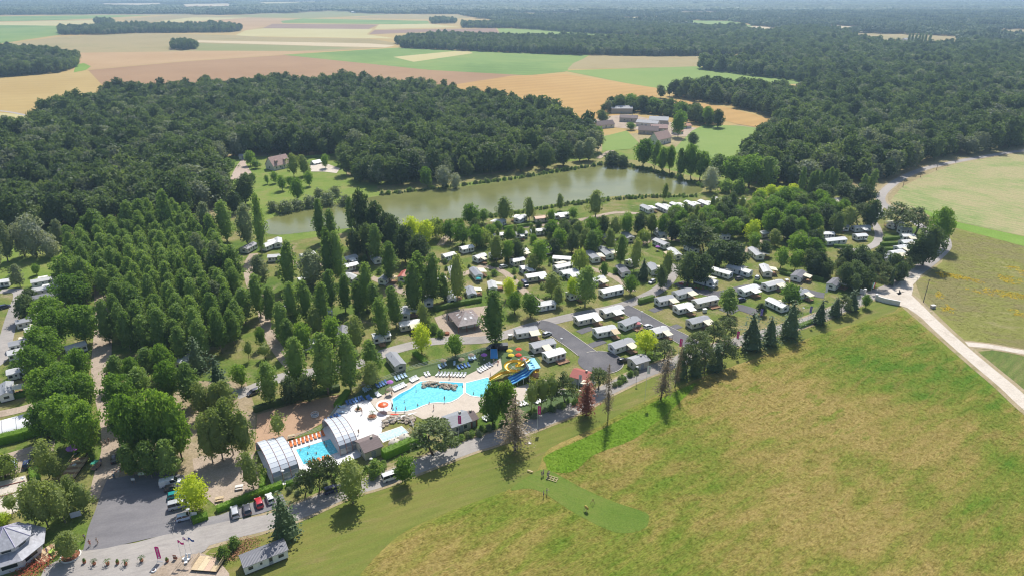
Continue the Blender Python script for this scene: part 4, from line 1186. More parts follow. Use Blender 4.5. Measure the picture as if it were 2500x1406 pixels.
R_grey = roof_mat('grey roof sheet', (.33, .34, .36))
R_dark = roof_mat('slate roof sheet', (.20, .20, .22))
R_light = roof_mat('light roof sheet', (.58, .58, .57))
R_white = roof_mat('white roof sheet', (.78, .78, .76))
R_red = roof_mat('red roof sheet', (.45, .12, .09))
R_orange = roof_mat('orange roof sheet', (.52, .22, .11))
A_cream = plain('cream awning', (.74, .68, .52), .7, .2, var=.08)
A_white = plain('white awning', (.80, .79, .74), .7, .2, var=.05)
A_tan = plain('tan awning', (.62, .49, .32), .75, .2, var=.12)
GLASS = plain('window glass', (.035, .045, .055), .08, .6, var=.3)
FRAME = plain('white frame', (.75, .75, .74), .5, .3, var=.04)
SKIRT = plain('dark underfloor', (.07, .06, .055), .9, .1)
WOOD = plain('deck wood', (.36, .22, .13), .8, .2, var=.25, scale=2)
WOODP = plain('pale wood', (.58, .45, .28), .8, .2, var=.2, scale=2)
WOODR = plain('red brown wood', (.30, .12, .08), .8, .2, var=.25, scale=2)
DOORM = plain('door panel', (.30, .32, .36), .5, .3)
RM = {'g': R_grey, 'd': R_dark, 'l': R_light, 'w': R_white, 'r': R_red, 'o': R_orange}
WMT = {'w': W_white, 'c': W_cream, 'b': W_beige, 'g': W_grey}
AMT = {'c': A_cream, 'w': A_white, 't': A_tan}
UNIT = {}


def unit_mesh(key, fn):
    if key not in UNIT: UNIT[key] = fn()
    return UNIT[key]


def window(par, x, y, z, w, h, nrm, name='window'):
    """frame as the part, pane as its sub-part; nrm 0 -> faces -y, 1 -> +y, 2 -> -x, 3 -> +x"""
    rz = {0: 0, 1: math.pi, 2: -math.pi / 2, 3: math.pi / 2}[nrm]

    def fr():
        b = MB()
        for sx in (-1, 1): b.box((sx * (w / 2 - .03), 0, 0), (.06, .08, h))
        for sz in (-1, 1): b.box((0, 0, sz * (h / 2 - .03)), (w - .125, .08, .06))
        return b.mesh('window frame', FRAME)
    f = link(name, unit_mesh(('wf', round(w, 2), round(h, 2)), fr), par, (x, y, z), rz)
    link('pane', unit_mesh(('wp', round(w, 2), round(h, 2)), lambda: MB().box((0, .015, 0), (w - .1, .03, h - .1)).mesh('pane', GLASS)), f)
    return f


def gable_body(L, W, h, hr, z0):
    b = MB()
    x, y = L / 2, W / 2
    vs = [(-x, -y, z0), (x, -y, z0), (x, y, z0), (-x, y, z0), (-x, -y, h), (x, -y, h), (x, y, h), (-x, y, h), (-x, 0, hr), (x, 0, hr)]
    b.add(vs, [(3, 2, 1, 0), (0, 1, 5, 4), (2, 3, 7, 6), (1, 2, 6, 9, 5), (3, 0, 4, 8, 7)])
    return b


def gable_roof(L, W, h, hr, ov=.22, th=.09, arc=False):
    b = MB()
    x, y = L / 2 + ov, W / 2 + ov
    sl = (hr - h) / (W / 2)
    prof = [(-y, h - sl * ov + .02), (0, hr + .03), (y, h - sl * ov + .02)]
    if arc: prof = [(-y, h - .02), (-y * .55, h + (hr - h) * .72), (0, hr + .03), (y * .55, h + (hr - h) * .72), (y, h - .02)]
    n = len(prof)
    vs = [(sx * x, py, pz + dz) for sx in (-1, 1) for dz in (0, th) for py, pz in prof]
    fs = []
    for i in range(n - 1):
        fs += [(n + i, 3 * n + i, 3 * n + i + 1, n + i + 1), (i, i + 1, 2 * n + i + 1, 2 * n + i), (i, n + i, n + i + 1, i + 1), (2 * n + i, 2 * n + i + 1, 3 * n + i + 1, 3 * n + i)]
    fs += [(0, 2 * n, 3 * n, n), (n - 1, 2 * n - 1, 4 * n - 1, 3 * n - 1)]
    return b.add(vs, fs)


HOMES = []


def home(spec, label, group='mobile homes of the holiday park'):
    """spec: l|e x1 y1 x2 y2 roof wall [awning code side+material+from+to | deck code]; l = front long wall foot, e = near gable foot"""
    q = spec.split()
    m, x1, y1, x2, y2, rf, wl = q[0], *map(float, q[1:5]), q[5], q[6]
    a, b = P(x1, y1), P(x2, y2)
    if a.x > b.x: a, b = b, a
    d = b - a
    per = Vector((-d.y, d.x, 0)).normalized()
    if per.y < 0: per = -per
    opt = q[7:]
    W = 3.9
    if m == 'l':
        L = max(6.0, min(11.5, d.length))
        c = (a + b) / 2 + per * W / 2
        xa = Vector((per.y, -per.x, 0))
    else:
        W = max(3.4, min(4.4, d.length))
        L = 7.8
        for o_ in opt:
            if o_[0] == 'L': L = float(o_[1:])
        c = (a + b) / 2 + per * L / 2
        xa = per
    rz = math.atan2(xa.y, xa.x)
    t = thing('mobile_home', label, 'mobile home', (c.x, c.y, .02), rz, group)
    toc = Matrix.Rotation(-rz, 3, 'Z') @ (Vector((0, 0, 0)) - c)
    z0, h, hr = .38, 2.55, 3.2
    L, W = round(L, 1), round(W, 1)
    link('wall', unit_mesh(('hb', L, W, wl), lambda: gable_body(L, W, h, hr, z0).mesh('home wall', WMT[wl])), t)
    link('roof', unit_mesh(('hr', L, W, rf), lambda: gable_roof(L, W, h, hr).mesh('home roof', RM[rf])), t)
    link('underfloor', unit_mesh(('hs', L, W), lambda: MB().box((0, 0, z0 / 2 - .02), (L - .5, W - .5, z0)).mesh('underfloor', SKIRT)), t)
    link('chimney', unit_mesh('hc', lambda: MB().tube([(0, 0, 2.9), (0, 0, 3.45)], .09, n=6).mesh('chimney', R_dark)), t, (L * .18, W * .22, 0))
    for s in (-1, 1):
        if toc.y * s > 0:
            nr = 0 if s < 0 else 1
            for fx, ww, hh in ((-.36, 1.1, 1.0), (-.12, .6, .8), (.34, 1.3, 1.0)):
                window(t, fx * L, s * (W / 2 + .02), 1.65 if hh > .9 else 1.75, ww, hh, nr)
            dr = link('door', unit_mesh('hd', lambda: MB().box((0, 0, 1.42), (.85, .06, 1.95)).mesh('door', DOORM)), t, (L * .1, s * (W / 2 + .02), 0))
            link('pane', unit_mesh('hdp', lambda: MB().box((0, 0, 1.75), (.6, .09, 1.0)).mesh('door pane', GLASS)), dr)
        if toc.x * s > 0:
            window(t, s * (L / 2 + .02), 0, 1.65, 1.5, 1.0, 2 if s < 0 else 3)
    for o_ in opt:
        if o_[0] in 'FB':
            s = -1 if o_[0] == 'F' else 1
            am = AMT[o_[1]]
            f0, f1 = int(o_[2]) / 9, int(o_[3]) / 9
            xa0, xa1 = (f0 - .5) * L, (f1 - .5) * L
            wd, dp = round(xa1 - xa0, 1), 3.0
            xc = (xa0 + xa1) / 2

            def awn():
                b_ = MB()
                y0, y1 = W / 2 - .1, W / 2 + dp
                zz = [(y0, 2.78), (y1, 2.32)]
                vs = [(sx * wd / 2, yy, z_ + dz) for sx in (-1, 1) for dz in (0, .07) for yy, z_ in zz]
                b_.add(vs, [(2, 3, 7, 6), (0, 4, 5, 1), (0, 2, 6, 4), (1, 5, 7, 3), (0, 1, 3, 2), (4, 6, 7, 5)])
                return b_.mesh('awning', am)
            ro = math.pi if s < 0 else 0
            aw = link('awning', unit_mesh(('aw', wd, W, o_[1]), awn), t, (xc, 0, 0), ro)
            for sx in (-1, 1):
                link('post', unit_mesh('post', lambda: MB().box((0, 0, 1.18), (.09, .09, 2.3)).mesh('post', WOOD)), aw, (sx * (wd / 2 - .1), W / 2 + dp - .12, 0))
            dk = link('deck', unit_mesh(('dk', wd), lambda: MB().box((0, 0, .3), (wd, dp - .25, .14)).mesh('deck', WOOD)), t, (xc, s * (W / 2 + dp / 2), 0), ro)

            def rail():
                b_ = MB()
                y1 = dp / 2 - .18
                b_.box((0, y1, 1.15), (wd - .1, .07, .07))
                b_.box((0, y1, .75), (wd - .1, .05, .05))
                for k in range(int(wd / .5) + 1): b_.box((-wd / 2 + .08 + k * (wd - .16) / max(1, int(wd / .5)), y1, .76), (.05, .045, .75))
                return b_.mesh('railing', WOODR if wl == 'b' else WOOD)
            link('railing', unit_mesh(('rl', wd, wl == 'b'), rail), dk)
        if o_[0] == 'K':
            dk = link('deck', unit_mesh('deckK', lambda: MB().box((0, 0, .3), (4.4, 2.6, .14)).mesh('deck', WOOD)), t, (L * .2, -(W / 2 + 1.32), 0))

            def rail2():
                b_ = MB()
                for yy, L2 in ((-1.25, 4.4),):
                    b_.box((0, yy, 1.1), (L2, .07, .07))
                    for k in range(9): b_.box((-2.15 + k * .537, yy, .73), (.06, .05, .72))
                for sx in (-1, 1): b_.box((sx * 2.16, 0, 1.1), (.07, 2.4, .07))
                return b_.mesh('railing', WOODR)
            link('railing', unit_mesh('railK', rail2), dk)
    HOMES.append(t)
    return t


for spec, lab in [
    # front homes on the dark tarmac plots
    ('l 1262 830 1314 822 g w Fc59', 'small mobile home with cream awning nearest the lone poplar, beside the camp road'),
    ('l 1304 866 1357 853 g w Fc36', 'mobile home with cream awning directly behind the white home by the slides'),
    ('l 1338 889 1381 876 w w K0', 'white roofed mobile home nearest to the water slides'),
    ('l 1412 798 1462 787 w c Fw69', 'white roofed mobile home with closed porch at the corner of the first lane'),
    ('l 1477 780 1523 768 l c Fw37', 'mobile home with red brown porch beside the camp road, right of the closed porch'),
    ('l 1526 811 1563 796 g w K0', 'mobile home with a pink parasol on its deck'),
    ('l 1458 828 1505 819 l w Ft69', 'mobile home with tan striped awning beside the turning lane'),
    ('l 1501 867 1549 851 g w Fc58', 'long mobile home with cream awning behind the black car'),
    ('l 1604 829 1630 822 l w Fc48', 'mobile home half hidden by the bright yellow green tree'),
    ('l 1610 751 1647 743 g w Fc59', 'mobile home with cream awning behind the dark corner hedge'),
    ('l 1654 735 1692 725 g w Fc59', 'mobile home with cream awning behind the hedged one, touching the tarmac bend'),
    ('l 1656 770 1692 762 w w Fw48', 'white mobile home with white awning between the two middle lanes'),
    ('l 1702 756 1754 744 l c K0', 'long beige mobile home with striped windows and a red deck'),
    ('l 1689 806 1733 795 g c Fc59', 'mobile home with cream awning behind the pines of the middle lane'),
    ('l 1816 727 1853 716 w w Fw37', 'white mobile home with white awning above the navy car'),
    ('l 1874 714 1914 704 l w Fc48', 'mobile home with cream awning right of the navy car'),
    ('l 1866 746 1907 766 l w Bc36', 'long mobile home turned towards the spruces, seen over the hedge'),
    ('l 1948 735 1975 727 g w Fc48', 'mobile home with cream awning half hidden by the dark leafy tree'),
    ('e 1928 686 1953 692 d w Fc37 L8', 'slate roofed mobile home with porch on the right plots, left one'),
    ('e 2015 706 2038 712 d w Fc48 L8', 'slate roofed mobile home at the end of the dark lane, rightmost'),
    ('e 1862 678 1884 679 l c Fc37 L9', 'beige mobile home turned end on beside the white car'),
    ('l 1691 691 1742 706 l w Bc37', 'mobile home behind the red flower bed, front of three in echelon'),
    ('l 1734 671 1778 684 l w Bc47', 'middle one of the three mobile homes in echelon'),
    ('l 1772 664 1826 680 l w Bc36', 'rear one of the three mobile homes in echelon'),
    ('l 1473 730 1523 719 w w', 'plain white mobile home beside the camp road'),
    ('l 1310 764 1357 756 l w Bc14', 'white mobile home left of the dense camp road trees, beside the road'),
    ('l 1392 736 1425 729 w w Fw48', 'white mobile home with white awning behind the large leafy tree'),
    # middle homes
    ('l 1479 636 1458 617 g w Bc38', 'long grey roofed mobile home in the middle of the park'),
    ('l 1446 645 1428 627 g w Bc38', 'mobile home just left of the long grey roofed one'),
    ('l 1518 680 1502 662 d w', 'slate roofed mobile home beside the sandy path'),
    ('l 1590 674 1577 657 g w Bc38', 'mobile home under the darker junction trees'),
    ('l 1443 608 1422 594 g c', 'mobile home behind the left willow of the central homes'),
    ('l 1485 601 1469 586 g c', 'cream mobile home behind the upright central trees'),
    ('l 1611 586 1593 571 l w', 'white mobile home above the gravel path into the thicket'),
    ('l 1531 594 1515 580 g c', 'mobile home hidden between the upright central trees'),
    ('l 1645 637 1627 620 l c Ft38', 'mobile home with tan awning left of the middle thicket'),
    ('l 1620 611 1592 598 g w Bc14', 'mobile home with a purple parasol left of the middle thicket'),
    ('l 1690 622 1668 610 g w', 'mobile home tucked into the middle thicket'),
    ('l 1349 644 1392 647 w w', 'white mobile home left of the middle willow'),
    ('l 1360 669 1400 660 l w Bc38', 'mobile home below the middle willow'),
    ('l 1276 671 1308 665 w w Fw26', 'white mobile home with white awning behind the dark van'),
    ('l 1255 653 1282 647 w c', 'small cream mobile home left of the white one behind the van'),
    ('l 1288 692 1334 685 w c Fw58', 'cream mobile home below the dark van path'),
    ('l 1376 683 1412 675 l w', 'mobile home behind the olive trees'),
    ('l 1455 700 1476 694 l w Fc38', 'small mobile home right of the large leafy tree'),
    ('l 1204 637 1230 630 w w', 'white home at the left end of the middle homes'),
    ('l 1256 634 1291 624 l c Fc48', 'cream home with awning below the left cluster trees'),
    ('l 1335 624 1352 620 l w', 'small white home behind the left cluster trees'),
    ('l 1210 590 1232 585 l w', 'pale home under the upper weeping willow'),
    ('l 1862 584 1880 580 w c', 'cream home right of the yellow green thicket tree'),
    ('l 1169 644 1188 637 l w Fc25', 'pale home at the top of the gravel path'),
    ('l 1130 622 1158 616 w w', 'white home between the sandy lane trees'),
    ('l 1090 640 1112 634 l w', 'pale home above the pavilion poplars, left one'),
    ('l 1398 690 1425 683 w w', 'white home left of the small one behind the large leafy tree'),
    ('l 1540 655 1560 648 l c', 'cream home left of the junction trees'),
    ('l 740 640 772 632 l w', 'pale home beside the broad upper path poplars'),
    ('l 735 700 768 692 w w', 'white home in the poplars above the gravel path'),
    ('l 1060 700 1088 694 w w', 'white home right of the tall hedge poplars'),
    # lakeside
    ('e 1202 556 1217 559 l w Bw28', 'left one of two shiny roofed mobile homes at the lake shore'),
    ('e 1254 545 1269 548 l w Bw28', 'right one of two shiny roofed mobile homes at the lake shore'),
    ('l 1308 546 1348 542 o c', 'mobile home with an orange roof at the lake shore'),
    ('l 1354 538 1391 534 w w Fw25', 'white roofed mobile home right of the orange roof'),
    ('l 1582 524 1561 513 g w Bw28', 'leftmost home of the white row on the lake lawn'),
    ('l 1628 524 1598 510 l w Bw16', 'second home of the white row on the lake lawn'),
    ('l 1663 520 1633 507 l w Bw16', 'third home of the white row on the lake lawn'),
    ('l 1692 514 1668 503 l w Bw27', 'fourth home of the white row on the lake lawn'),
    ('l 1729 513 1702 501 l w Bw26', 'fifth home of the white row on the lake lawn'),
    ('l 1763 506 1737 494 l w Bw26', 'sixth home of the white row on the lake lawn'),
    ('l 1795 501 1819 501 w w', 'rightmost home of the white row on the lake lawn'),
    ('l 1262 585 1288 582 d w Fw25', 'mobile home below the sandy lane, left of two'),
    ('l 1298 578 1340 574 w w', 'white mobile home below the sandy lane, right of two'),
    ('l 1715 562 1756 572 o c', 'orange roofed mobile home in the middle thicket'),
    ('l 1745 592 1782 588 l w', 'white mobile home at the edge of the middle thicket'),
    ('l 1800 573 1818 570 g c', 'cream mobile home above the yellow green thicket tree'),
    ('l 1845 637 1824 618 g w Bc38', 'mobile home right of the middle thicket, above the echelon'),
    # right end
    ('l 2032 564 2071 567 g w Fc16', 'left home under the tall trees of the curved lane'),
    ('l 2086 569 2125 567 l w Fw36', 'right home under the tall trees of the curved lane'),
    ('l 2012 584 2031 584 w w', 'small white home of the small right close'),
    ('l 2018 602 2066 597 w w', 'long white home of the small right close'),
    ('l 2092 590 2116 588 w w', 'white home beside the silver car of the small right close'),
    ('l 2138 535 2160 530 l w', 'pale home at the top of the curved lane'),
    ('l 2178 562 2206 557 g w Bc27', 'home under the dense dark cedar'),
    ('l 2200 574 2225 573 l w', 'white home right of the top plot hedge'),
    ('l 2206 590 2230 590 w w Fc38', 'cream awning home beside the second plot hedge'),
    ('l 2205 606 2229 604 w w Fc38', 'cream awning home beside the third plot hedge'),
    ('l 2194 620 2218 617 w w Fc27', 'cream awning home beside the fourth plot hedge'),
    ('l 2180 634 2208 629 w w Fc27', 'cream awning home beside the lowest plot hedge'),
    ('l 2150 645 2182 640 g w Bc28', 'grey roofed home at the lower end of the right plots'),
    ('l 1901 494 1934 492 l w Bw36', 'leftmost home of the four at the top corner'),
    ('l 1942 495 1974 493 l w Bw36', 'second home of the four at the top corner'),
    ('l 1983 497 2010 494 r w Bc25', 'red roofed home of the four at the top corner'),
    ('l 2026 502 2056 498 d w Fc25', 'rightmost home of the four at the top corner'),
    ('l 2000 512 2030 508 l w', 'pale home in front of the four at the top corner'),
    # among the poplars
    ('e 587 619 606 621 d w L8', 'leftmost home of the three below the lake tip'),
    ('e 633 612 651 616 l w L8', 'middle home of the three below the lake tip'),
    ('e 671 608 690 606 l w L8 Bw28', 'rightmost home of the three below the lake tip'),
    ('l 655 642 690 640 l w', 'low white home beside the upper gravel path'),
    ('l 845 648 875 640 l w Fw26', 'home left of the twin dark poplars, upper one'),
    ('l 846 666 877 659 w w', 'home left of the twin dark poplars, lower one'),
    ('e 915 648 933 645 l w L7', 'home behind the tall poplar left of the red roof'),
    ('e 862 696 880 690 l c L7', 'cream home among the middle poplars'),
    ('e 924 696 941 698 g w L7 Ft38', 'home left of the red roof'),
    ('e 972 690 990 691 r w L7 Ft38', 'home with a red roof among the poplars'),
    ('e 1094 746 1115 744 g w L8.5 Fc48', 'left home behind the pavilion hedge'),
    ('e 1143 734 1164 732 g w L7.5 Fc48', 'right home behind the pavilion hedge'),
    ('e 1036 752 1058 751 l w L7', 'home under the pavilion hedge poplars'),
    ('e 1163 687 1177 685 g w L9 Fc38', 'home with a small teal parasol above the pavilion'),
    ('e 1194 718 1214 717 l w L7 Fc48', 'home right of the pavilion behind the lone poplar'),
    ('e 1100 680 1115 679 l w L7', 'home above the pavilion poplars'),
    ('e 980 784 1000 783 l w L7 Fc37', 'home above the cream flat roof'),
    ('l 979 812 1028 804 w c Fc47', 'home with a wide cream flat roof left of the pavilion'),
    ('e 825 838 848 836 d w L8', 'home hidden among the lower clump of poplars'),
    ('l 774 785 813 776 l w', 'white home hidden in the lower clump of poplars'),
    ('l 925 840 945 836 w w Fc25', 'small white home below the cream flat roof'),
    ('l 750 858 775 852 l w', 'pale home at the lower end of the poplar clump'),
    ('l 690 772 718 765 w c', 'cream home beside the gravel path poplars'),
    ('e 966 911 992 904 g b L9', 'beige home with grey roof behind the pool fence'),
    # left homes
    ('l 80 705 152 692 l w Bw25', 'topmost home of the left row beside the planes'),
    ('l 82 726 146 716 l w Bw37', 'second home of the left row beside the planes'),
    ('l 84 745 146 733 d w', 'slate roofed third home of the left row'),
    ('l 91 766 120 760 w w Bw27', 'fourth home of the left row, mostly hidden'),
    ('l 44 806 106 792 g w Bc49', 'fifth home of the left row'),
    ('l 72 825 110 815 l w Bc37', 'sixth home of the left row'),
    ('l 27 862 80 850 g w Bc49', 'seventh home of the left row'),
    ('l 26 884 75 872 l w', 'eighth home of the left row'),
    ('l 24 932 75 920 l w', 'ninth home of the left row'),
    ('e 8 984 32 978 g w L8 Fc26', 'lowest home of the left row with cream porch'),
    ('l 172 870 212 858 l w', 'home between the avenue planes'),
    ('e 426 902 450 905 l w L8', 'white home inside the grove'),
    ('l -10 706 18 702 w w', 'white roofed home cut by the left edge'),
    ('l 600 1406 705 1363 d w', 'new slate roofed show home alone on the mown verge'),
]:
    home(spec, lab)
HOMES[-1]['group'] = 'show homes'


# ------------------------------------------------------------------ other buildings
def frame_from(a, b):
    d = b - a
    per = Vector((-d.y, d.x, 0)).normalized()
    if per.y < 0: per = -per
    xa = Vector((per.y, -per.x, 0))
    return (a + b) / 2, per, math.atan2(xa.y, xa.x), d.length


def house(name, label, cat, x1, y1, x2, y2, W, h, hr, wm, rm, wins=3, dorm=0, L=None, door=True, group=None, chim=True):
    """gabled building standing on the front wall foot line"""
    m, per, rz, L0 = frame_from(P(x1, y1), P(x2, y2))
    L = L or L0
    c = m + per * W / 2
    t = thing(name, label, cat, (c.x, c.y, .02), rz, group)
    gable_body(L, W, h, hr, 0).build('wall', wm, t)
    r = gable_roof(L, W, h, hr, .35, .16).build('roof', rm, t)
    if chim: MB().box((L * .2, .3, hr + .1), (.6, .6, 1.1)).build('chimney', W_beige, r)
    for k in range(wins):
        window(t, (-.5 + (k + .7) / (wins + .4)) * L, -(W / 2 + .02), h * .55, 1.2, 1.3, 0)
    window(t, -(L / 2 + .02), 0, h * .55, 1.2, 1.3, 2)
    window(t, (L / 2 + .02), 0, h * .55, 1.2, 1.3, 3)
    if door: MB().box((-.02 * L, -(W / 2 + .03), 1.05), (1.1, .06, 2.1)).build('door', DOORM, t)
    for k in range(dorm):
        x = (-.5 + (k + .5) / dorm) * L
        y = -W * .30
        z = h + (hr - h) * .42
        d = MB().box((x, y - .4, z + .3), (1.5, 1.8, 1.5)).build('dormer', rm, t)
        window(d, x, y - 1.33, z + .35, 1.1, 1.1, 0)
    return t


W_render = plain('rendered wall', (.70, .67, .62), .85, .2, var=.1, scale=1)
W_stone = plain('stone wall', (.44, .40, .34), .9, .2, var=.25, scale=2)
R_tile = roof_mat('plain red tiles', (.54, .36, .31), rough=.8)
R_brown = roof_mat('brown tiles', (.22, .17, .16), rough=.8)
R_fibre = roof_mat('fibre cement sheet', (.40, .40, .41), rough=.8)
house('house', 'white house with red tiled roof and dormers by the lake', 'house', 668, 418, 712, 408, 9.5, 3.2, 8.6, W_render, R_tile, 4, 2, 14)
house('garage', 'small white garage at the end of the pink driveway', 'garage', 584, 390, 602, 390, 5, 2.3, 3.4, W_white, R_fibre, 0)
house('conservatory', 'white glazed pool shelter beside the house by the lake', 'shelter', 768, 404, 786, 400, 5, 1.2, 2.6, W_white, R_white, 2, 0, None, False, None, False)
for a in [('open_barn', 'tall open barn with grey roof, furthest of the farm', 'barn', 1492, 278, 1544, 278, 14, 5, 7, W_stone, R_fibre, 0),
          ('barn', 'long stone barn in front of the tall open one', 'barn', 1512, 298, 1554, 300, 9, 4, 6, W_stone, R_brown, 2),
          ('barn', 'wide barn with pale ridged roof in the farm', 'barn', 1584, 304, 1630, 306, 15, 4, 6.2, W_stone, R_fibre, 1),
          ('barn', 'low barn with pale roof in the middle of the farm', 'barn', 1552, 308, 1604, 312, 11, 3.4, 5, W_render, R_fibre, 2),
          ('barn', 'brown roofed stone barn in front of the pale barns', 'barn', 1558, 328, 1606, 330, 9, 3.4, 6.4, W_stone, R_brown, 2),
          ('barn', 'reddish roofed barn right of the brown roofed barn', 'barn', 1590, 322, 1630, 322, 8, 3, 5.6, W_stone, R_tile, 1),
          ('house', 'low stone farmhouse with brown roof at the left of the farm', 'house', 1460, 316, 1500, 312, 8, 3.2, 6.2, W_render, R_brown, 3),
          ('house', 'gabled white house in front of the farm', 'house', 1606, 356, 1638, 348, 9, 4.4, 9.5, W_render, R_tile, 2),
          ('shed', 'pink roofed shed at the right of the farm', 'shed', 1664, 316, 1688, 314, 6, 2.6, 4.2, W_render, R_orange, 1),
          ('shed', 'small pink roofed shed below the other pink one', 'shed', 1650, 330, 1668, 328, 6, 2.4, 4.0, W_render, R_orange, 0),
          ('shed', 'low blue grey shed at the left end of the farm', 'shed', 1434, 304, 1458, 308, 7, 2.4, 3.4, W_render, R_light, 0),
          ('pump_house', 'grey roofed hut between the two pools', 'hut', 893, 1124, 934, 1108, 6, 2.7, 3.9, W_beige, R_brown, 1),
          ('bar_building', 'long grey roofed pool building beside the road', 'building', 1105, 1062, 1150, 1046, 6, 2.7, 4.0, W_beige, R_grey, 2),
          ('shed', 'small brown shed at the end of the pool building', 'shed', 1150, 1045, 1166, 1038, 4.5, 2.4, 3.6, WOODR, R_brown, 0),
          ('hut', 'small grey roofed hut behind the road lamp', 'hut', 1552, 906, 1584, 896, 4.5, 2.7, 3.3, W_beige, R_fibre, 1),
          ]:
    house(*a)
# far village roofs and the far farm
for k, (x, y) in enumerate([(430, 19), (448, 18), (462, 19), (478, 17), (495, 18), (512, 17), (530, 18), (548, 17), (566, 18), (584, 19)]):
    house('village_house', 'tiny far white house, %s of the ten in the distant village' % (ORD[k] if k < 9 else 'rightmost'), 'house', x, y, x + 5, y, 12, 4, 8, W_render, R_orange, 0, 0, None, False, 'distant village houses', False)
house('barn', 'far white barn before the far row of poplars', 'barn', 2210, 103, 2244, 102, 14, 5, 8, W_render, R_fibre, 0, 0, None, False)
house('barn', 'far white farm building at the ridge', 'barn', 858, 33, 868, 33, 14, 6, 9, W_white, R_white, 0, 0, None, False)

# red roofed hut with terrace at the turning circle
hut = house('hut', 'red roofed hut with cream terrace awning by the turning circle', 'hut', 1392, 934, 1434, 946, 5.5, 2.4, 3.6, W_grey, R_red, 1)
MB().box((3.6, -3.6, 2.5), (4.2, 3.2, .08), .0).build('awning', A_cream, hut)
for sx, sy in ((1.7, -5.0), (5.5, -5.0), (5.5, -2.2)): MB().box((sx, sy, 1.2), (.1, .1, 2.45)).build('post', WOOD, hut)

# pavilion with a pyramid roof on posts
pc = [P(1087, 766, 2.9), P(1118, 798, 2.9), P(1181, 786, 2.9), P(1158, 753, 2.9)]
cen = sum(pc, Vector()) / 4
t = thing('pavilion', 'brown pyramid roofed pavilion on posts beside the camp road', 'pavilion', (cen.x, cen.y, 0))
e0 = (pc[2] - pc[1])
ang = math.atan2(e0.y, e0.x)
ha, hb = e0.length / 2, ((pc[1] - pc[0]).length) / 2
t.rotation_euler = (0, 0, ang)
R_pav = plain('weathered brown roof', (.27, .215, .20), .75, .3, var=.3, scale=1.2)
R_pav2 = plain('pale near slope', (.38, .33, .31), .75, .3, var=.3, scale=1.2)  # paler tone of the same roof, used on the near slope only
cs = [(-ha, -hb), (ha, -hb), (ha, hb), (-ha, hb)]
for k in range(4):
    a_, b_ = cs[k], cs[(k + 1) % 4]
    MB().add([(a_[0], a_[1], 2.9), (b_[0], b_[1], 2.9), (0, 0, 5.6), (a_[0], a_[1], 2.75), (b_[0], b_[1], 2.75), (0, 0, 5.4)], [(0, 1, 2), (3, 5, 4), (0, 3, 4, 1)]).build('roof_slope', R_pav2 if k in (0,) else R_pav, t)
    n_ = Vector((a_[0] + b_[0], a_[1] + b_[1], 0)).normalized()
    tan_ = Vector((-n_.y, n_.x, 0))
    dd = abs(n_.x) * ha + abs(n_.y) * hb
    for s_ in (-1, 1):
        q = n_ * dd * .52 + tan_ * s_ * 1.1
        zq = 2.9 + 2.7 * .48 + .06
        sl = Vector((-n_.x * dd, -n_.y * dd, 2.7)).normalized()
        o1, o2 = tan_ * .45, sl * .55
        v0 = Vector((q.x, q.y, zq))
        MB().add([v0 - o1 - o2, v0 + o1 - o2, v0 + o1 + o2, v0 - o1 + o2], [(0, 1, 2, 3)]).build('roof_light', plain('roof light', (.62, .60, .60), .3, .5), t)
for fx in (-1, -.33, .33, 1):
    for fy in (-1, 1): MB().box((fx * (ha - .3), fy * (hb - .3), 1.4), (.2, .2, 2.8)).build('post', WOODR, t)
MB().box((1.2, .8, 1.25), (ha * 1.35, hb * 1.2, 2.5)).build('wall', W_render, t)
MB().tube([(-1.2, .9, 4.4), (-1.2, .9, 5.6)], .12, n=6).build('chimney', R_dark, t)

# reception with two tiers of slate roofs
ap = P(8, 1285, 8.2)
eu = [P(41, 1335, 5.2), P(73, 1307, 5.2), P(77, 1281, 5.2)]
ru = sum(((e - ap).to_2d().length for e in eu)) / 3
el = [P(58, 1367, 2.9), P(110, 1323, 2.9), P(111, 1291, 2.9)]
rl = sum(((e - ap).to_2d().length for e in el)) / 3
a0 = math.atan2(eu[1].y - ap.y, eu[1].x - ap.x)
t = thing('reception', 'white reception building with two tiered slate roof at the lower left corner', 'building', (ap.x, ap.y, 0), a0)
W_lil = plain('lilac white wall', (.66, .64, .68), .8, .2, var=.06)
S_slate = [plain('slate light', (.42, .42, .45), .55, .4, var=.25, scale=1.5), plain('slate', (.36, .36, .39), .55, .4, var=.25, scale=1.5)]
ridge = plain('lilac ridge', (.58, .52, .68), .5, .3)


def octp(r, k): return (r * math.cos(k * math.pi / 4), r * math.sin(k * math.pi / 4))


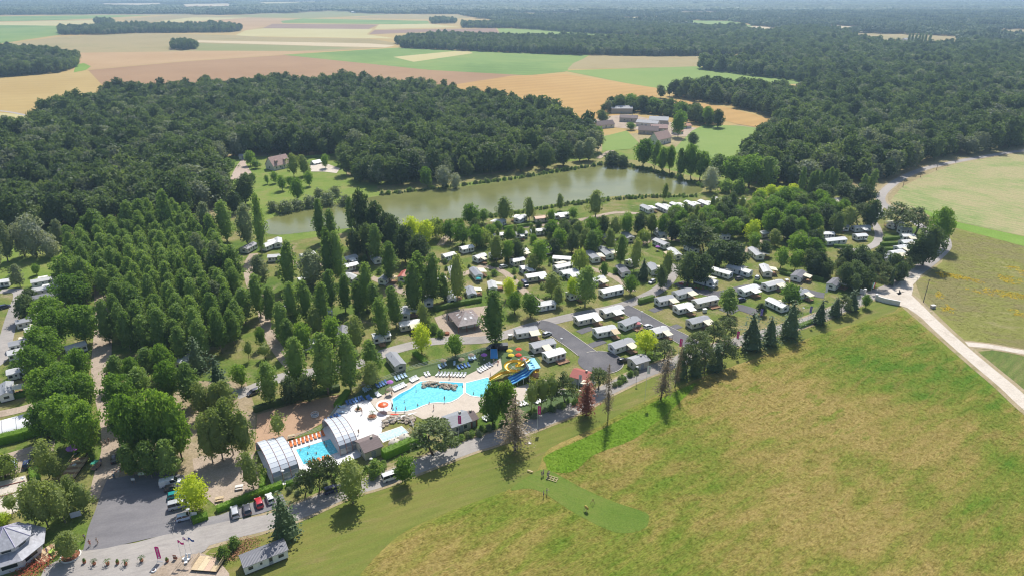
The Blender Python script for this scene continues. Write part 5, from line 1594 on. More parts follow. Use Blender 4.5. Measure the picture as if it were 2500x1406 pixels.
MB().prism([octp(ru - .6, k) for k in range(8)], 0.0, 5.1).build('upper_wall', W_lil, t)
MB().prism([octp(rl - 1.2, k) for k in range(8)], 0.02, 2.8).build('lower_wall', W_lil, t)
for k in range(8):
    a_, b_ = octp(ru, k), octp(ru, k + 1)
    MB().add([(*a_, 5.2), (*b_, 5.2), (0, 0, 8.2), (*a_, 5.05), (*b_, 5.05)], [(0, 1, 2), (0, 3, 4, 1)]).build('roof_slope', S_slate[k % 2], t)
    MB().tube([(*a_, 5.24), (0, 0, 8.26)], .09, n=4).build('ridge', ridge, t)
    c_, d_, e_, f_ = octp(ru - .62, k), octp(ru - .62, k + 1), octp(rl, k), octp(rl, k + 1)
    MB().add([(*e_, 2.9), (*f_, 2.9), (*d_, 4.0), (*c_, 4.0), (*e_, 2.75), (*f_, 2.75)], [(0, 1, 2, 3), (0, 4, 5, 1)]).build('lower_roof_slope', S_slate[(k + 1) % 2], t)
    mx = ((a_[0] + b_[0]) / 2, (a_[1] + b_[1]) / 2)
    q = (ru - .6) * math.cos(math.pi / 8) + .03
    an = (k + .5) * math.pi / 4
    wp = window(t, q * math.cos(an), q * math.sin(an), 4.5, 1.9, .8, 0)
    wp.rotation_euler = (0, 0, an + math.pi / 2)
    q = (rl - 1.2) * math.cos(math.pi / 8) + .03
    wp = window(t, q * math.cos(an), q * math.sin(an), 1.5, 3.0, 1.1, 0)
    wp.rotation_euler = (0, 0, an + math.pi / 2)

# white marquee at the left edge
a, b = P(-60, 1100), P(82, 1060)
m, per, rz, L0 = frame_from(a, b)
c = m + per * 5
t = thing('marquee', 'white tunnel marquee behind the tall clipped hedge', 'marquee', (c.x, c.y, 0), rz)
PVC = plain('white tent cloth', (.80, .80, .79), .6, .3, var=.04)
n = 14
b_ = MB()
vs = []
for sx in (-1, 1):
    for k in range(n + 1):
        an = math.pi * k / n
        vs.append((sx * L0 / 2, -math.cos(an) * 5, max(0, math.sin(an)) ** .7 * 3.4))
b_.add(vs, [(k, n + 1 + k, n + 2 + k, k + 1) for k in range(n)])
b_.build('cover', PVC, t, True)
for fx in (-.5, -.25, 0, .25, .5):
    MB().tube([(fx * L0, -math.cos(math.pi * k / n) * 5.02, max(0, math.sin(math.pi * k / n)) ** .7 * 3.43) for k in range(n + 1)], .07, n=4).build('hoop', plain('grey steel', (.4, .42, .44), .4, .5, .6), t)
MB().add([(L0 / 2 - .1, -math.cos(math.pi * k / n) * 4.95, max(0, math.sin(math.pi * k / n)) ** .7 * 3.36) for k in range(n + 1)], [tuple(range(n + 1))]).build('end_wall', plain('grey tent end', (.35, .37, .38), .6, .2), t)

# entrance walls on the right
def wall_line(s, h, th, label, mat, cap=True, cat='wall', pier=False):
    w = catmull([P(x, y) for x, y in pts_of(s)], 4)
    c = w[0]
    t = thing('garden_wall', label, cat, (c.x, c.y, 0))
    L, Rr = ribbon_poly([p - c for p in w], th)
    n = len(L)
    vs = [(p.x, p.y, z) for z in (0, h) for p in L] + [(p.x, p.y, z) for z in (0, h) for p in Rr]
    fs = []
    for i in range(n - 1):
        fs += [(i, n + i, n + i + 1, i + 1), (2 * n + i, 2 * n + i + 1, 3 * n + i + 1, 3 * n + i), (n + i, 3 * n + i, 3 * n + i + 1, n + i + 1)]
    fs += [(0, 2 * n, 3 * n, n), (n - 1, 2 * n - 1, 4 * n - 1, 3 * n - 1)]
    MB().add(vs, fs).build('wall_body', mat, t)
    L, Rr = ribbon_poly([p - c for p in w], th + .14)
    vs = [(p.x, p.y, z) for z in (h + .005, h + .1) for p in L] + [(p.x, p.y, z) for z in (h + .005, h + .1) for p in Rr]
    MB().add(vs, fs).build('coping', W_white, t)
    if pier:
        q = w[-1] - c if pier == 2 else Vector()
        pr = MB().box((q.x, q.y, (h + .5) / 2), (.75, .75, h + .5)).build('pier', mat, t)
        MB().box((q.x, q.y, h + .56), (.95, .95, .12)).build('cap', W_white, pr)
    return t


wall_line('2138 732 2160 739 2196 746', 1.9, .35, 'longer white entrance wall before the chalk track', W_render, pier=1)
wall_line('2098 716 2110 719', 1.9, .35, 'short white entrance wall beside the flags', W_render, pier=2)
# ------------------------------------------------------------------ the pool grounds
def C2(x, y): return (600 + x / 3.463, 800 + y / 3.463)


POOLT = plain('pool lining', (.30, .66, .76), .5, .3, var=.05)


def water_mat(name, col, glint):
    """pool water over pale lining: broken bright ripple cells"""
    t = NT(name)
    v = t.n('TexVoronoi', feature='F1')
    v.inputs['Scale'].default_value = 1.5
    t.l(t.pos(), v.inputs['Vector'])
    nz = t.noise(t.pos(), .12, 2, .5)
    c = t.ramp(v.outputs['Distance'], [(.05, tuple(min(1, q * 1.12 + .06) for q in col)), (.5, col), (.8, tuple(q * .86 for q in col))])
    t.bump(t.noise(t.pos(), 1.8, 3, .6), .35, .08)
    return t.done(c, .12, .5)


WATER = water_mat('pool water', (.16, .62, .74), 1)
WATER2 = water_mat('deep pool water', (.04, .43, .58), 1)
RIM = plain('pool rim', (.74, .70, .64), .7, .2, var=.06)


def pool(label, pts, z=.13, rim=.42, mat=None, step=.0, sm=0):
    w = [P(x, y) for x, y in pts]
    if sm: w = catmull(w, sm, True)
    if sum(a.x * b.y - b.x * a.y for a, b in zip(w, w[1:] + w[:1])) < 0: w = w[::-1]
    c = sum(w, Vector()) / len(w)
    t = thing('swimming_pool', label, 'pool', (c.x, c.y, 0), 0, 'pools')
    w = [p - c for p in w]
    n = len(w)
    out = []
    for i in range(n):
        d = (w[(i + 1) % n] - w[i - 1]).normalized()
        out.append(w[i] + Vector((d.y, -d.x, 0)) * rim)
    vs = [(p.x, p.y, z + .05) for p in w] + [(p.x, p.y, z + .05) for p in out] + [(p.x, p.y, z - .04) for p in out] + [(p.x, p.y, z - .03) for p in w]
    fs = []
    for i in range(n):
        j = (i + 1) % n
        fs += [(i, n + i, n + j, j), (n + i, 2 * n + i, 2 * n + j, n + j), (3 * n + i, i, j, 3 * n + j)]
    MB().add(vs, fs).build('rim', RIM, t)
    bm = bmesh.new()
    f = bm.faces.new([bm.verts.new((p.x, p.y, z)) for p in w])
    bmesh.ops.triangulate(bm, faces=[f])
    me = bpy.data.meshes.new('water')
    bm.to_mesh(me); bm.free()
    me.materials.append(mat or WATER)
    link('water', me, t)
    return t, c


main_pool, mc = pool('big free form turquoise pool with a rock island', [C2(*p) for p in [(1240, 605), (1300, 562), (1345, 540), (1395, 515), (1440, 480), (1480, 458), (1540, 452), (1640, 456), (1740, 462), (1838, 468), (1836, 558), (1790, 598), (1740, 624), (1690, 634), (1620, 630), (1560, 636), (1500, 656), (1430, 688), (1360, 704), (1270, 710), (1234, 704), (1246, 655)]])
for pl_ in [[(1243, 607), (1300, 564), (1345, 543), (1395, 518), (1440, 484), (1440, 500), (1350, 560), (1260, 622)],
            [(1640, 458), (1740, 464), (1836, 470), (1836, 495), (1740, 488), (1660, 470)]]:
    q = [P(*C2(*p)) - mc for p in pl_]
    MB().add([(p.x, p.y, .1345) for p in q], [tuple(range(len(q)))]).build('deep_edge', WATER2, main_pool)
pool('right hand landing pool below the water slides', [C2(*p) for p in [(1860, 470), (2050, 422), (2068, 470), (2064, 560), (2005, 588), (1905, 574), (1862, 548)]])
cp = P(*C2(1172, 662))
pool('round pale paddling pool with a red mushroom', [(lambda p: (p[0], p[1]))(C2(1172 + 62 * math.cos(a), 662 + 46 * math.sin(a))) for a in [k * math.pi / 10 for k in range(20)]], mat=water_mat('shallow water', (.66, .76, .78), 1))
pool('small rectangular paddling pool inside a fence', [C2(1120, 905), C2(1320, 838), C2(1372, 885), C2(1160, 965)], mat=water_mat('pale water', (.52, .74, .76), 1))
pool('rectangular indoor pool between the two glazed enclosures', [(723, 1098), (806, 1072), (826, 1104), (742, 1134)], mat=water_mat('blue water', (.10, .52, .64), 1))

# rocks: island and rockery, every boulder its own
ROCK = plain('rock', (.40, .33, .25), .9, .2, var=.35, scale=2, bump=.6)
ROCKP = plain('pale rock', (.50, .43, .34), .9, .2, var=.3, scale=2, bump=.6)


def boulder(seed, s=1.0):
    r_ = random.Random(seed)
    bm = bmesh.new()
    bmesh.ops.create_icosphere(bm, subdivisions=1, radius=.5)
    for v in bm.verts: v.co = v.co * r_.uniform(.75, 1.2)
    me = bpy.data.meshes.new('boulder')
    bm.to_mesh(me); bm.free()
    me.materials.append(ROCK if seed % 2 else ROCKP)
    return me


BLD = [boulder(k) for k in range(6)]


def rocks(name, label, line, n, wid, s0, s1, hz, cat='rocks'):
    w = catmull([P(*C2(*p)) for p in line], 6)
    c = w[len(w) // 2]
    t = thing(name, label, cat, (c.x, c.y, 0))
    b = MB()
    for i in range(n):
        u = rnd.random() * (len(w) - 1)
        k = int(u)
        p = w[k].lerp(w[min(k + 1, len(w) - 1)], u - k) - c
        off = rnd.uniform(-1, 1)
        p = p + Vector((rnd.uniform(-.2, .2), off * wid / 2, 0))
        s = rnd.uniform(s0, s1)
        o = link('boulder', BLD[i % 6], t, (p.x, p.y, .12 + hz * (1 - off * off) * rnd.uniform(.4, 1)), rnd.uniform(0, 6), (s, s * rnd.uniform(.7, 1), s * rnd.uniform(.55, .85)))
    return t


rocks('rock_island', 'stone island in the middle of the big pool', [(1500, 490), (1560, 478), (1640, 492), (1720, 504), (1780, 512)], 130, 2.6, .7, 1.5, .9)
rocks('rockery', 'curved rockery behind the fenced paddling pool', [(1165, 815), (1210, 785), (1290, 770), (1380, 780), (1420, 800)], 110, 4.0, .6, 1.4, .7)


# sun loungers
def lounger_meshes(key, seat_m, frame_m):
    seat = MB().box((.25, 0, .36), (1.35, .62, .07)).mesh('seat', seat_m)
    back = MB().box((-.68, 0, .56), (.72, .62, .07), 0, Matrix.Rotation(math.radians(38), 3, 'Y')).mesh('backrest', seat_m)
    fr = MB()
    for s in (-1, 1):
        fr.box((.1, s * .30, .29), (1.7, .05, .06))
    leg = MB().box((0, 0, .14), (.06, .06, .28)).mesh('leg', frame_m)
    return seat, back, fr.mesh('frame', frame_m), leg


PL_w = plain('white plastic', (.82, .82, .80), .45, .4, var=.03)
PL_b = plain('blue mesh fabric', (.10, .20, .42), .7, .2, var=.15)
PL_lb = plain('light blue mesh fabric', (.42, .56, .68), .7, .2, var=.1)
PL_o = plain('orange mesh fabric', (.70, .20, .06), .7, .2, var=.15)
PL_g = plain('grey plastic', (.45, .47, .50), .5, .3)
LM = {'w': lounger_meshes('w', PL_w, PL_w), 'b': lounger_meshes('b', PL_b, PL_g), 'l': lounger_meshes('l', PL_lb, PL_w), 'o': lounger_meshes('o', PL_o, PL_g)}
COLN = {'w': 'white', 'b': 'dark blue', 'l': 'light blue', 'o': 'orange'}


def lounger(k, px, deg, label, group):
    p = P(*px)
    t = thing('sun_lounger', label, 'sun lounger', (p.x, p.y, .10), math.radians(deg), group, (1.12, 1.12, 1.12))
    s, b, f, l = LM[k]
    link('seat', s, t); link('backrest', b, t); link('frame', f, t)
    for x, y in ((-.55, .3), (-.55, -.3), (.75, .3), (.75, -.3)): link('leg', l, t, (x, y, 0))
    return t


def loungers(k, a, b, n, deg, where, group):
    for i in range(n):
        u = i / max(1, n - 1)
        px = C2(a[0] + (b[0] - a[0]) * u, a[1] + (b[1] - a[1]) * u)
        nm = '' if n == 1 else (ORD[i] if i < n - 1 else 'rightmost') + ' of %s ' % ['', '', 'two', 'three', 'four', 'five', 'six', 'seven', 'eight', 'nine', 'ten', 'eleven', 'twelve'][n]
        lounger(k, px, deg + rnd.uniform(-6, 6), '%s sun lounger, %s%s' % (COLN[k], nm, where) if n > 1 else '%s sun lounger %s' % (COLN[k], where), group)


loungers('w', (1255, 530), (1345, 488), 6, -52, 'along the pool edge by the thatched parasol', 'white loungers on the beige deck')
loungers('w', (1400, 455), (1450, 430), 4, -52, 'left of the deck bend', 'white loungers on the beige deck')
loungers('w', (1522, 405), (1548, 398), 2, -60, 'before the orange towel', 'white loungers on the beige deck')
loungers('w', (1622, 402), (1850, 408), 9, -110, 'in the middle of the turf edge', 'white loungers on the beige deck')
loungers('w', (1975, 372), (2072, 318), 6, -52, 'beside the yellow slide', 'white loungers on the beige deck')
loungers('w', (1112, 578), (1128, 570), 2, -50, 'at the left tip of the beige deck', 'white loungers on the beige deck')
loungers('b', (862, 648), (988, 606), 6, -58, 'along the top of the white deck', 'dark blue loungers')
loungers('b', (1035, 606), (1052, 598), 2, -50, 'between white deck and turf', 'dark blue loungers')
loungers('l', (818, 676), (808, 720), 2, 6, 'at the left corner of the white deck', 'light blue loungers')
loungers('b', (690, 800), (790, 752), 5, -40, 'beside the rear pool enclosure', 'dark blue loungers')
loungers('l', (1005, 538), (1045, 515), 3, -60, 'under the first thatched parasol', 'light blue loungers')
loungers('b', (1115, 502), (1188, 470), 4, -55, 'on the turf before the fence', 'dark blue loungers')
loungers('l', (1272, 440), (1352, 412), 4, -60, 'at the fence behind the bend', 'light blue loungers')
loungers('b', (1800, 345), (1885, 322), 4, -65, 'in the middle of the turf', 'dark blue loungers')
loungers('l', (1895, 272), (1938, 260), 3, -70, 'under the thatched parasol by the fence', 'light blue loungers')
loungers('l', (1640, 340), (1690, 318), 3, -65, 'under the thatched parasol on the turf', 'light blue loungers')
loungers('l', (1764, 312), (1764, 312), 1, -90, 'standing alone on the turf', 'light blue loungers')
loungers('o', (385, 995), (655, 905), 9, -62, 'behind the indoor pool', 'orange loungers')
loungers('o', (545, 1150), (700, 1100), 5, 118, 'before the indoor pool', 'orange loungers')
loungers('w', (2022, 782), (2084, 754), 4, -40, 'at the end of the pool building', 'white loungers in the grove')
loungers('w', (2451, 637), (2514, 609), 4, -40, 'in the shade of the grove trees', 'white loungers in the grove')
loungers('w', (2576, 581), (2597, 571), 2, -40, 'in the middle of the grove', 'white loungers in the grove')
loungers('w', (2628, 567), (2673, 554), 3, -40, 'at the back of the grove', 'white loungers in the grove')
loungers('w', (2313, 657), (2368, 644), 3, -40, 'at the left of the grove', 'white loungers in the grove')
loungers('w', (2389, 547), (2579, 512), 6, -40, 'on the paving behind the grove', 'white loungers in the grove')


# parasols
STEEL = plain('grey metal', (.42, .43, .45), .4, .5, .5)
THATCH = plain('thatch', (.33, .27, .20), .95, .1, var=.35, scale=6, bump=.6)


def parasol(px, mat, label, r=1.12, h=2.3, group='parasols'):
    p = P(*px)
    t = thing('parasol', label, 'parasol', (p.x, p.y, .1), 0, group)
    MB().lathe([(r, h - .45), (r * .6, h - .12), (.02, h + .12), (.02, h + .06), (r * .58, h - .18), (r, h - .49), (r, h - .45)], n=10).build('canopy', mat, t)
    MB().tube([(0, 0, 0), (0, 0, h)], .035, n=6).build('pole', STEEL, t)
    MB().lathe([(.02, .1), (.32, .09), (.34, 0)], n=10).build('base', PL_g, t)
    return t


PY, PR = plain('yellow cloth', (.72, .58, .06), .7, .2, var=.06), plain('red cloth', (.66, .09, .05), .7, .2, var=.08)
PP, PV = plain('pink cloth', (.72, .25, .25), .7, .2, var=.08), plain('violet cloth', (.42, .16, .50), .7, .2, var=.08)
parasol((1244, 868), PY, 'yellow parasol, upper one beside the slide ring')
parasol((1248, 879), PY, 'yellow parasol, lower one beside the slide ring')
parasol((1266, 864), PR, 'red parasol, uppermost of the three right of the yellow ones')
parasol((1266, 878), PR, 'red parasol, middle one of the three right of the yellow ones')
parasol((1278, 888), PR, 'red parasol nearest to the slide tower')
parasol((1556, 800), PP, 'pink parasol on the deck of a mobile home')
parasol((953, 945), PV, 'violet parasol among the white loungers')
for px, lab in [((892, 945), 'thatched parasol at the left end of the turf'), ((1083, 892), 'thatched parasol on the middle of the turf'), ((1127, 889), 'thatched parasol over the dark blue loungers'), ((1151, 878), 'thatched parasol close to the pool fence'), ((952, 963), 'thatched parasol beside the white loungers')]:
    parasol(px, THATCH, lab)
parasol((1182, 878), PV, 'violet parasol in the shade of the fence tree')
parasol((1168, 690), plain('teal cloth', (.05, .45, .45), .7, .2), 'small teal parasol in front of a mobile home')
parasol((1605, 612), PV, 'violet parasol in front of a home left of the thicket')
parasol((937, 1003), plain('orange red shell', (.72, .13, .03), .4, .4, var=.1), 'orange red water mushroom in the paddling pool', 1.6, 2.6, 'water toys')


# telescopic pool enclosures: arched, glazed, in three nested sections
GLZ = plain('milky glazing', (.62, .66, .70), .2, .6, var=.06)
RIBM = plain('copper brown rib', (.30, .14, .11), .5, .4)
CLEAR = plain('side glazing', (.30, .32, .34), .15, .6, var=.15)


def enclosure(nl, nr, fl, label):
    """nl, nr: near feet (left, right); fl: far left foot"""
    a, b, f = P(*nl), P(*nr), P(*fl)
    ax = (b - a)
    Lx = ax.length
    u = ax.normalized()
    v = Vector((-u.y, u.x, 0))
    span = (f - a).dot(v)
    t = thing('pool_enclosure', label, 'pool enclosure', (a.x, a.y, .1), math.atan2(u.y, u.x), 'pool enclosures')
    N = 14
    for k in range(3):
        x0, x1 = Lx * k / 3, Lx * (k + 1) / 3 + .15
        s = 1 - .035 * k

        def arc(i, e=0.0):
            an = math.pi * (i / N)
            return (span / 2 - math.cos(an) * (span / 2) * s * (1 + e), max(0, math.sin(an)) ** .62 * span * .30 * s * (1 + e))
        sec = link('section', None, t)
        for i in range(N):
            (y0, z0), (y1, z1) = arc(i), arc(i + 1)
            m = CLEAR if i in (0, 1, N - 1) else GLZ
            MB().add([(x0, y0, z0), (x1, y0, z0), (x1, y1, z1), (x0, y1, z1)], [(0, 1, 2, 3)]).build('pane', m, sec)
        for xx in (x0, x1):
            MB().tube([(xx, *arc(i, .006)) for i in range(N + 1)], .07, n=4).build('rib', RIBM, sec)
        b_ = MB()
        for i in range(1, N):
            y0, z0 = arc(i, .004)
            b_.box(((x0 + x1) / 2, y0, z0), (x1 - x0, .03, .03))
        b_.build('glazing_bars', STEEL, sec)
    b_ = MB()
    pts = [(0.02, *(lambda q: (q[0], q[1]))(arc(i))) for i in range(N + 1)]
    return t


enclosure((670, 1183), (733, 1160), (632, 1098), 'front arched glazed pool enclosure beside the hedge corner')
enclosure((832, 1113), (876, 1098), (787, 1043), 'rear arched glazed pool enclosure on the white deck')


# water slides
def trough(b, path, w, h, n=8, flat=False):
    """open half pipe swept along a path"""
    path = [Vector(p) for p in path]
    m = len(path)
    for q, sgn in ((1.0, 1), (1.08, -1)):
        vs = []
        for i, p in enumerate(path):
            d = path[min(i + 1, m - 1)] - path[max(i - 1, 0)]
            d.z = 0
            d.normalize()
            s = Vector((-d.y, d.x, 0))
            for k in range(n + 1):
                an = math.pi * k / n
                vs.append(p + s * (-math.cos(an) * w / 2 * q) + Vector((0, 0, h * (1 - math.sin(an) * q))))
        fs = [(i * (n + 1) + k, i * (n + 1) + k + 1, (i + 1) * (n + 1) + k + 1, (i + 1) * (n + 1) + k) for i in range(m - 1) for k in range(n)]
        b.add(vs, fs)


YEL = plain('yellow slide shell', (.74, .50, .03), .3, .5, var=.06)
BLU = plain('blue slide shell', (.03, .24, .70), .3, .5, var=.06)
LBL = plain('light blue slide edge', (.24, .62, .82), .3, .5, var=.06)
tower = P(1306, 908)
top = P(1302, 884, 5.2)
ytop = P(1294, 879, 5.0)
rc = P(1253, 889, 4.0)
sl = thing('water_slide', 'yellow spiral water slide ending in the landing pool', 'water slide', (rc.x, rc.y, 0), 0, 'water slides')
R0 = 2.35
path = [ytop]
a_start = math.radians(-35)
st = P(1270, 894, 4.5)
path += [ytop.lerp(st, .5), st]
for k in range(0, 25):
    an = math.radians(-60) + k * math.radians(15.5)
    path.append(Vector((rc.x + R0 * math.cos(an), rc.y + R0 * math.sin(an), 4.25 - k * .085)))
path += [P(1262, 907, 1.9), P(1246, 910, 1.5), P(1225, 914, 1.1), P(1208, 923, .7), P(1196, 929, .3)]
pth = catmull([p - Vector((rc.x, rc.y, 0)) for p in path], 3)
b = MB(); trough(b, pth, 1.35, .6)
b.build('chute', YEL, sl, True)
for k in range(0, 24, 4):
    an = math.radians(-60) + k * math.radians(15.5)
    MB().tube([(R0 * math.cos(an), R0 * math.sin(an), 0), (R0 * math.cos(an), R0 * math.sin(an), 4.0 - k * .085)], .08, n=5).build('support', PL_w, sl)
MB().tube([(0, 0, 0), (0, 0, 3.2)], .14, n=6).build('mast', PL_w, sl)
for k in range(6):
    an = k * math.pi / 3
    MB().tube([(0, 0, 3.0), (R0 * math.cos(an), R0 * math.sin(an), 3.2)], .06, n=4).build('spoke', PL_w, sl)
bl = thing('water_slide', 'blue three lane water slide beside the yellow one', 'water slide', (tower.x, tower.y, 0), 0, 'water slides')
s0, s1 = P(1304, 893, 4.9), P(1244, 931, .5)
dv = (s1 - s0)
hd = Vector((dv.x, dv.y, 0)).normalized()
sd = Vector((-hd.y, hd.x, 0))
for ln in (-1, 0, 1):
    b = MB()
    vs, n = [], 22
    for i in range(n + 1):
        u = i / n
        p = s0.lerp(s1, u)
        p.z += .35 * math.sin(u * math.pi * 4) * (1 - u) - (.5 * math.sin(u * math.pi))
        for q, zz in ((-.7, .22), (-.6, .0), (.6, 0), (.7, .22)):
            vs.append(p + sd * (ln * 1.45 + q) - Vector((tower.x, tower.y, -zz)))
    fs = [(i * 4 + k, i * 4 + k + 1, (i + 1) * 4 + k + 1, (i + 1) * 4 + k) for i in range(n) for k in range(3)]
    b.add(vs, fs).build('lane', BLU, bl, True)
for ln in (-1.5, -.5, .5, 1.5):
    pts = []
    for i in range(23):
        u = i / 22
        p = s0.lerp(s1, u)
        p.z += .35 * math.sin(u * math.pi * 4) * (1 - u) - (.5 * math.sin(u * math.pi)) + .24
        pts.append(p + sd * (ln * 1.45) - Vector((tower.x, tower.y, 0)))
    MB().tube(pts, .2, n=5).build('lane_edge', LBL, bl, True)
for u in (.25, .5, .75):
    p = s0.lerp(s1, u) - Vector((tower.x, tower.y, 0))
    for q in (-1.8, 1.8):
        MB().tube([(p.x + sd.x * q, p.y + sd.y * q, 0), (p.x + sd.x * q, p.y + sd.y * q, p.z - .5)], .09, n=5).build('support', PL_w, bl)
# slide tower
ta = math.atan2(sd.y, sd.x)
tw = thing('slide_tower', 'brick slide tower with white railing and light blue platform', 'tower', (tower.x, tower.y, 0), ta)
BRK = plain('pinkish brick', (.42, .26, .20), .9, .2, var=.25, scale=5)
tc = Matrix.Rotation(-ta, 3, 'Z') @ (top - Vector((tower.x, tower.y, top.z)))
MB().box((tc.x - 0, tc.y - .6, 2.3), (5.4, 3.4, 4.6)).build('tower_wall', BRK, tw)
MB().box((tc.x, tc.y - .6, 4.75), (6.6, 4.0, .2)).build('platform', LBL, tw)
rb = MB()
for z in (5.3, 5.9):
    rb.box((tc.x, tc.y - 2.55, z), (6.6, .06, .06))
    for sx in (-1, 1): rb.box((tc.x + sx * 3.27, tc.y - .6, z), (.06, 3.8, .06))
for k in range(14): rb.box((tc.x - 3.2 + k * .492, tc.y - 2.55, 5.4), (.05, .05, 1.1))
rb.build('railing', PL_w, tw)
MB().box((tc.x + .5, tc.y - 2.50, 5.35), (6.4, .03, .9)).build('screen', plain('white screen', (.66, .66, .68), .5, .3), tw)
for k in range(4): window(tw, tc.x - 2 + k * 1.3, tc.y + 1.12, 1.5, .8, 1.6, 1)
sp = MB(); trough(sp, [(tc.x + 4.2 + 1.1 * math.cos(k * .55), tc.y - 1 + 1.1 * math.sin(k * .55), 4.6 - k * .24) for k in range(19)], 1.0, .5, 6)
sp.build('spiral_tube', YEL, tw, True)

# small blue ramp and dark kiosk behind the slides
q = P(1206, 868)
t = thing('blue_ramp', 'small blue slide ramp at the fence behind the slides', 'ramp', (q.x, q.y, .1), .05)
MB().add([(-1.3, -2.2, .15), (1.3, -2.2, .15), (1.1, 2.0, 1.5), (-1.1, 2.0, 1.5), (-1.3, -2.2, .05), (1.3, -2.2, .05), (1.1, 2.0, 1.4), (-1.1, 2.0, 1.4)], [(0, 1, 2, 3), (7, 6, 5, 4), (0, 4, 5, 1), (1, 5, 6, 2), (2, 6, 7, 3), (3, 7, 4, 0)]).build('ramp_deck', plain('bright blue mat', (.06, .30, .62), .5, .3), t)
for sx in (-1.25, 1.25): MB().tube([(sx, -2.1, .9), (sx * .9, 2.0, 2.4), (sx * .9, 2.0, 0)], .05, n=5).build('handrail', STEEL, t)
q = P(1224, 852)
t = thing('trailer', 'dark covered trailer behind the blue ramp', 'trailer', (q.x, q.y, .1), .1)
MB().box((0, 0, 1.1), (4.4, 2.2, 1.4)).build('body', plain('dark maroon paint', (.07, .05, .06), .4, .4), t)
MB().box((0, 0, 1.84), (4.6, 2.4, .08)).build('lid', plain('black lid', (.05, .05, .055), .4, .4), t)
WHEEL = MB().lathe([(.01, -.1), (.33, -.1), (.33, .1), (.01, .1)], n=14).mesh('wheel', plain('tyre rubber', (.03, .03, .03), .8, .2))
for sx in (-1.2, 1.2):
    for sy in (-1.05, 1.05): link('wheel', WHEEL, t, (sx, sy, .33), rot=(math.pi / 2, 0, 0))

# igloo dome tents
DOME = plain('beige dome shell', (.60, .55, .46), .7, .2, var=.1)
for (x, y), lab in (((964, 1086), 'front beige dome shelter between hedge and paddling pool'), ((988, 1074), 'rear beige dome shelter under the umbrella pine')):
    q = P(x, y)
    t = thing('dome_shelter', lab, 'dome', (q.x, q.y, .1), 0, 'dome shelters')
    n = 9
    MB().lathe([(1.9 * math.cos(k * math.pi / 2 / n) + .001, 1.8 * math.sin(k * math.pi / 2 / n)) for k in range(n + 1)], n=16).build('shell', DOME, t, True)
    MB().tube([(0, 0, 1.75), (0, 0, 1.95)], .22, n=8).build('vent', R_dark, t)
    MB().box((0, -1.75, .6), (.9, .5, 1.1)).build('doorway', SKIRT, t)

# fences round the pools: rails and every post
def fence(s, h, gap, label, mat, name='fence', step=2.2, sm=4):
    w = catmull([P(x, y) for x, y in pts_of(s)], sm)
    c = w[0].copy()
    t = thing(name, label, 'fence', (c.x, c.y, .08), 0, 'pool fences')
    acc = 0.0
    post = unit_mesh(('fp', h, mat.name), lambda: MB().box((0, 0, h / 2), (.07, .07, h)).mesh('post', mat))
    rl_ = MB()
    for a, b in zip(w[:-1], w[1:]):
        d = b - a
        an = math.atan2(d.y, d.x)
        m = (a + b) / 2 - c
        for z in (h * .25, h * .62, h * .98): rl_.box((m.x, m.y, z), (d.length, .04, .06), an)
        k = max(1, int(d.length / .4))
        for i in range(k):
            p = a.lerp(b, i / k) - c
            rl_.box((p.x, p.y, h * .52), (.035, .035, h * .9), an)
        acc += d.length
        if acc >= step:
            acc = 0
            p = b - c
            link('post', post, t, (p.x, p.y, 0), an)
    rl_.build('rails', mat, t)
    return t


FEN = plain('pale fence paint', (.62, .62, .58), .7, .2, var=.1)
fence('850 957 886 941 935 930 1000 904 1060 888 1120 875 1195 853', 1.5, .4, 'pale fence along the back of the pool turf', FEN)
fence('702 1074 742 1062 782 1050 800 1030 828 990', 1.2, .4, 'pale fence between sand court and white deck', FEN)
fence('926 1040 990 1022 1010 1045', 1.0, .4, 'low white fence round the fenced paddling pool', PL_w)
fence('940 1080 975 1068 1005 1052', 1.3, .4, 'dark arched railing before the fenced paddling pool', STEEL)

# planters on the white deck
PALM = leaf('palm fronds', (.05, .10, .03), (.10, .16, .05), .3)


def palm_mesh(seed, r=1.0, h=1.0):
    LR.seed(seed)
    b = MB()
    for k in range(12):
        an, ti = k * .55 + LR.uniform(-.2, .2), LR.uniform(.2, 1.0)
        d = Vector((math.cos(an), math.sin(an), 0))
        s = Vector((-d.y, d.x, 0)) * .09 * r
        pr = [Vector((0, 0, h)), d * r * .5 + Vector((0, 0, h + .35 * ti)), d * r + Vector((0, 0, h - .35 + .3 * ti))]
        b.add([pr[0], pr[1] - s, pr[2], pr[1] + s], [(0, 1, 2, 3)])
    return b


POT = plain('terracotta', (.42, .17, .10), .8, .2, var=.15)
EARTH = plain('bark mulch', (.28, .12, .07), .95, .1, var=.3)
PMESH = [palm_mesh(k, 1.0, 1.1).mesh('fronds', PALM) for k in range(3)]
PSTEM = MB().tube([(0, 0, .4), (0, 0, 1.15)], .1, .07, 6).mesh('stem', BARK)
PPOT = MB().lathe([(.02, .5), (.34, .5), (.38, .52), (.30, .0), (.02, 0)], n=10).mesh('pot', POT)
PBUSH = PROTO['bush'][0][0]
for i, (x, y, pal) in enumerate([(207, 1374, 0), (231, 1378, 1), (264, 1378, 1), (288, 1376, 0), (308, 1379, 1), (347, 1370, 1), (409, 1371, 0)]):
    p = P(x, y)
    t = thing('potted_plant', 'potted plant in terracotta, %s of the seven on the forecourt' % (ORD[i] if i < 6 else 'rightmost'), 'potted plant', (p.x, p.y, .12), i * 1.3, 'potted plants on the forecourt')
    link('pot', PPOT, t)
    if pal:
        link('fronds', PMESH[i % 3], t); link('stem', PSTEM, t)
    else:
        link('foliage', PBUSH, t, (0, 0, .45), 0, (.25, .25, .32))
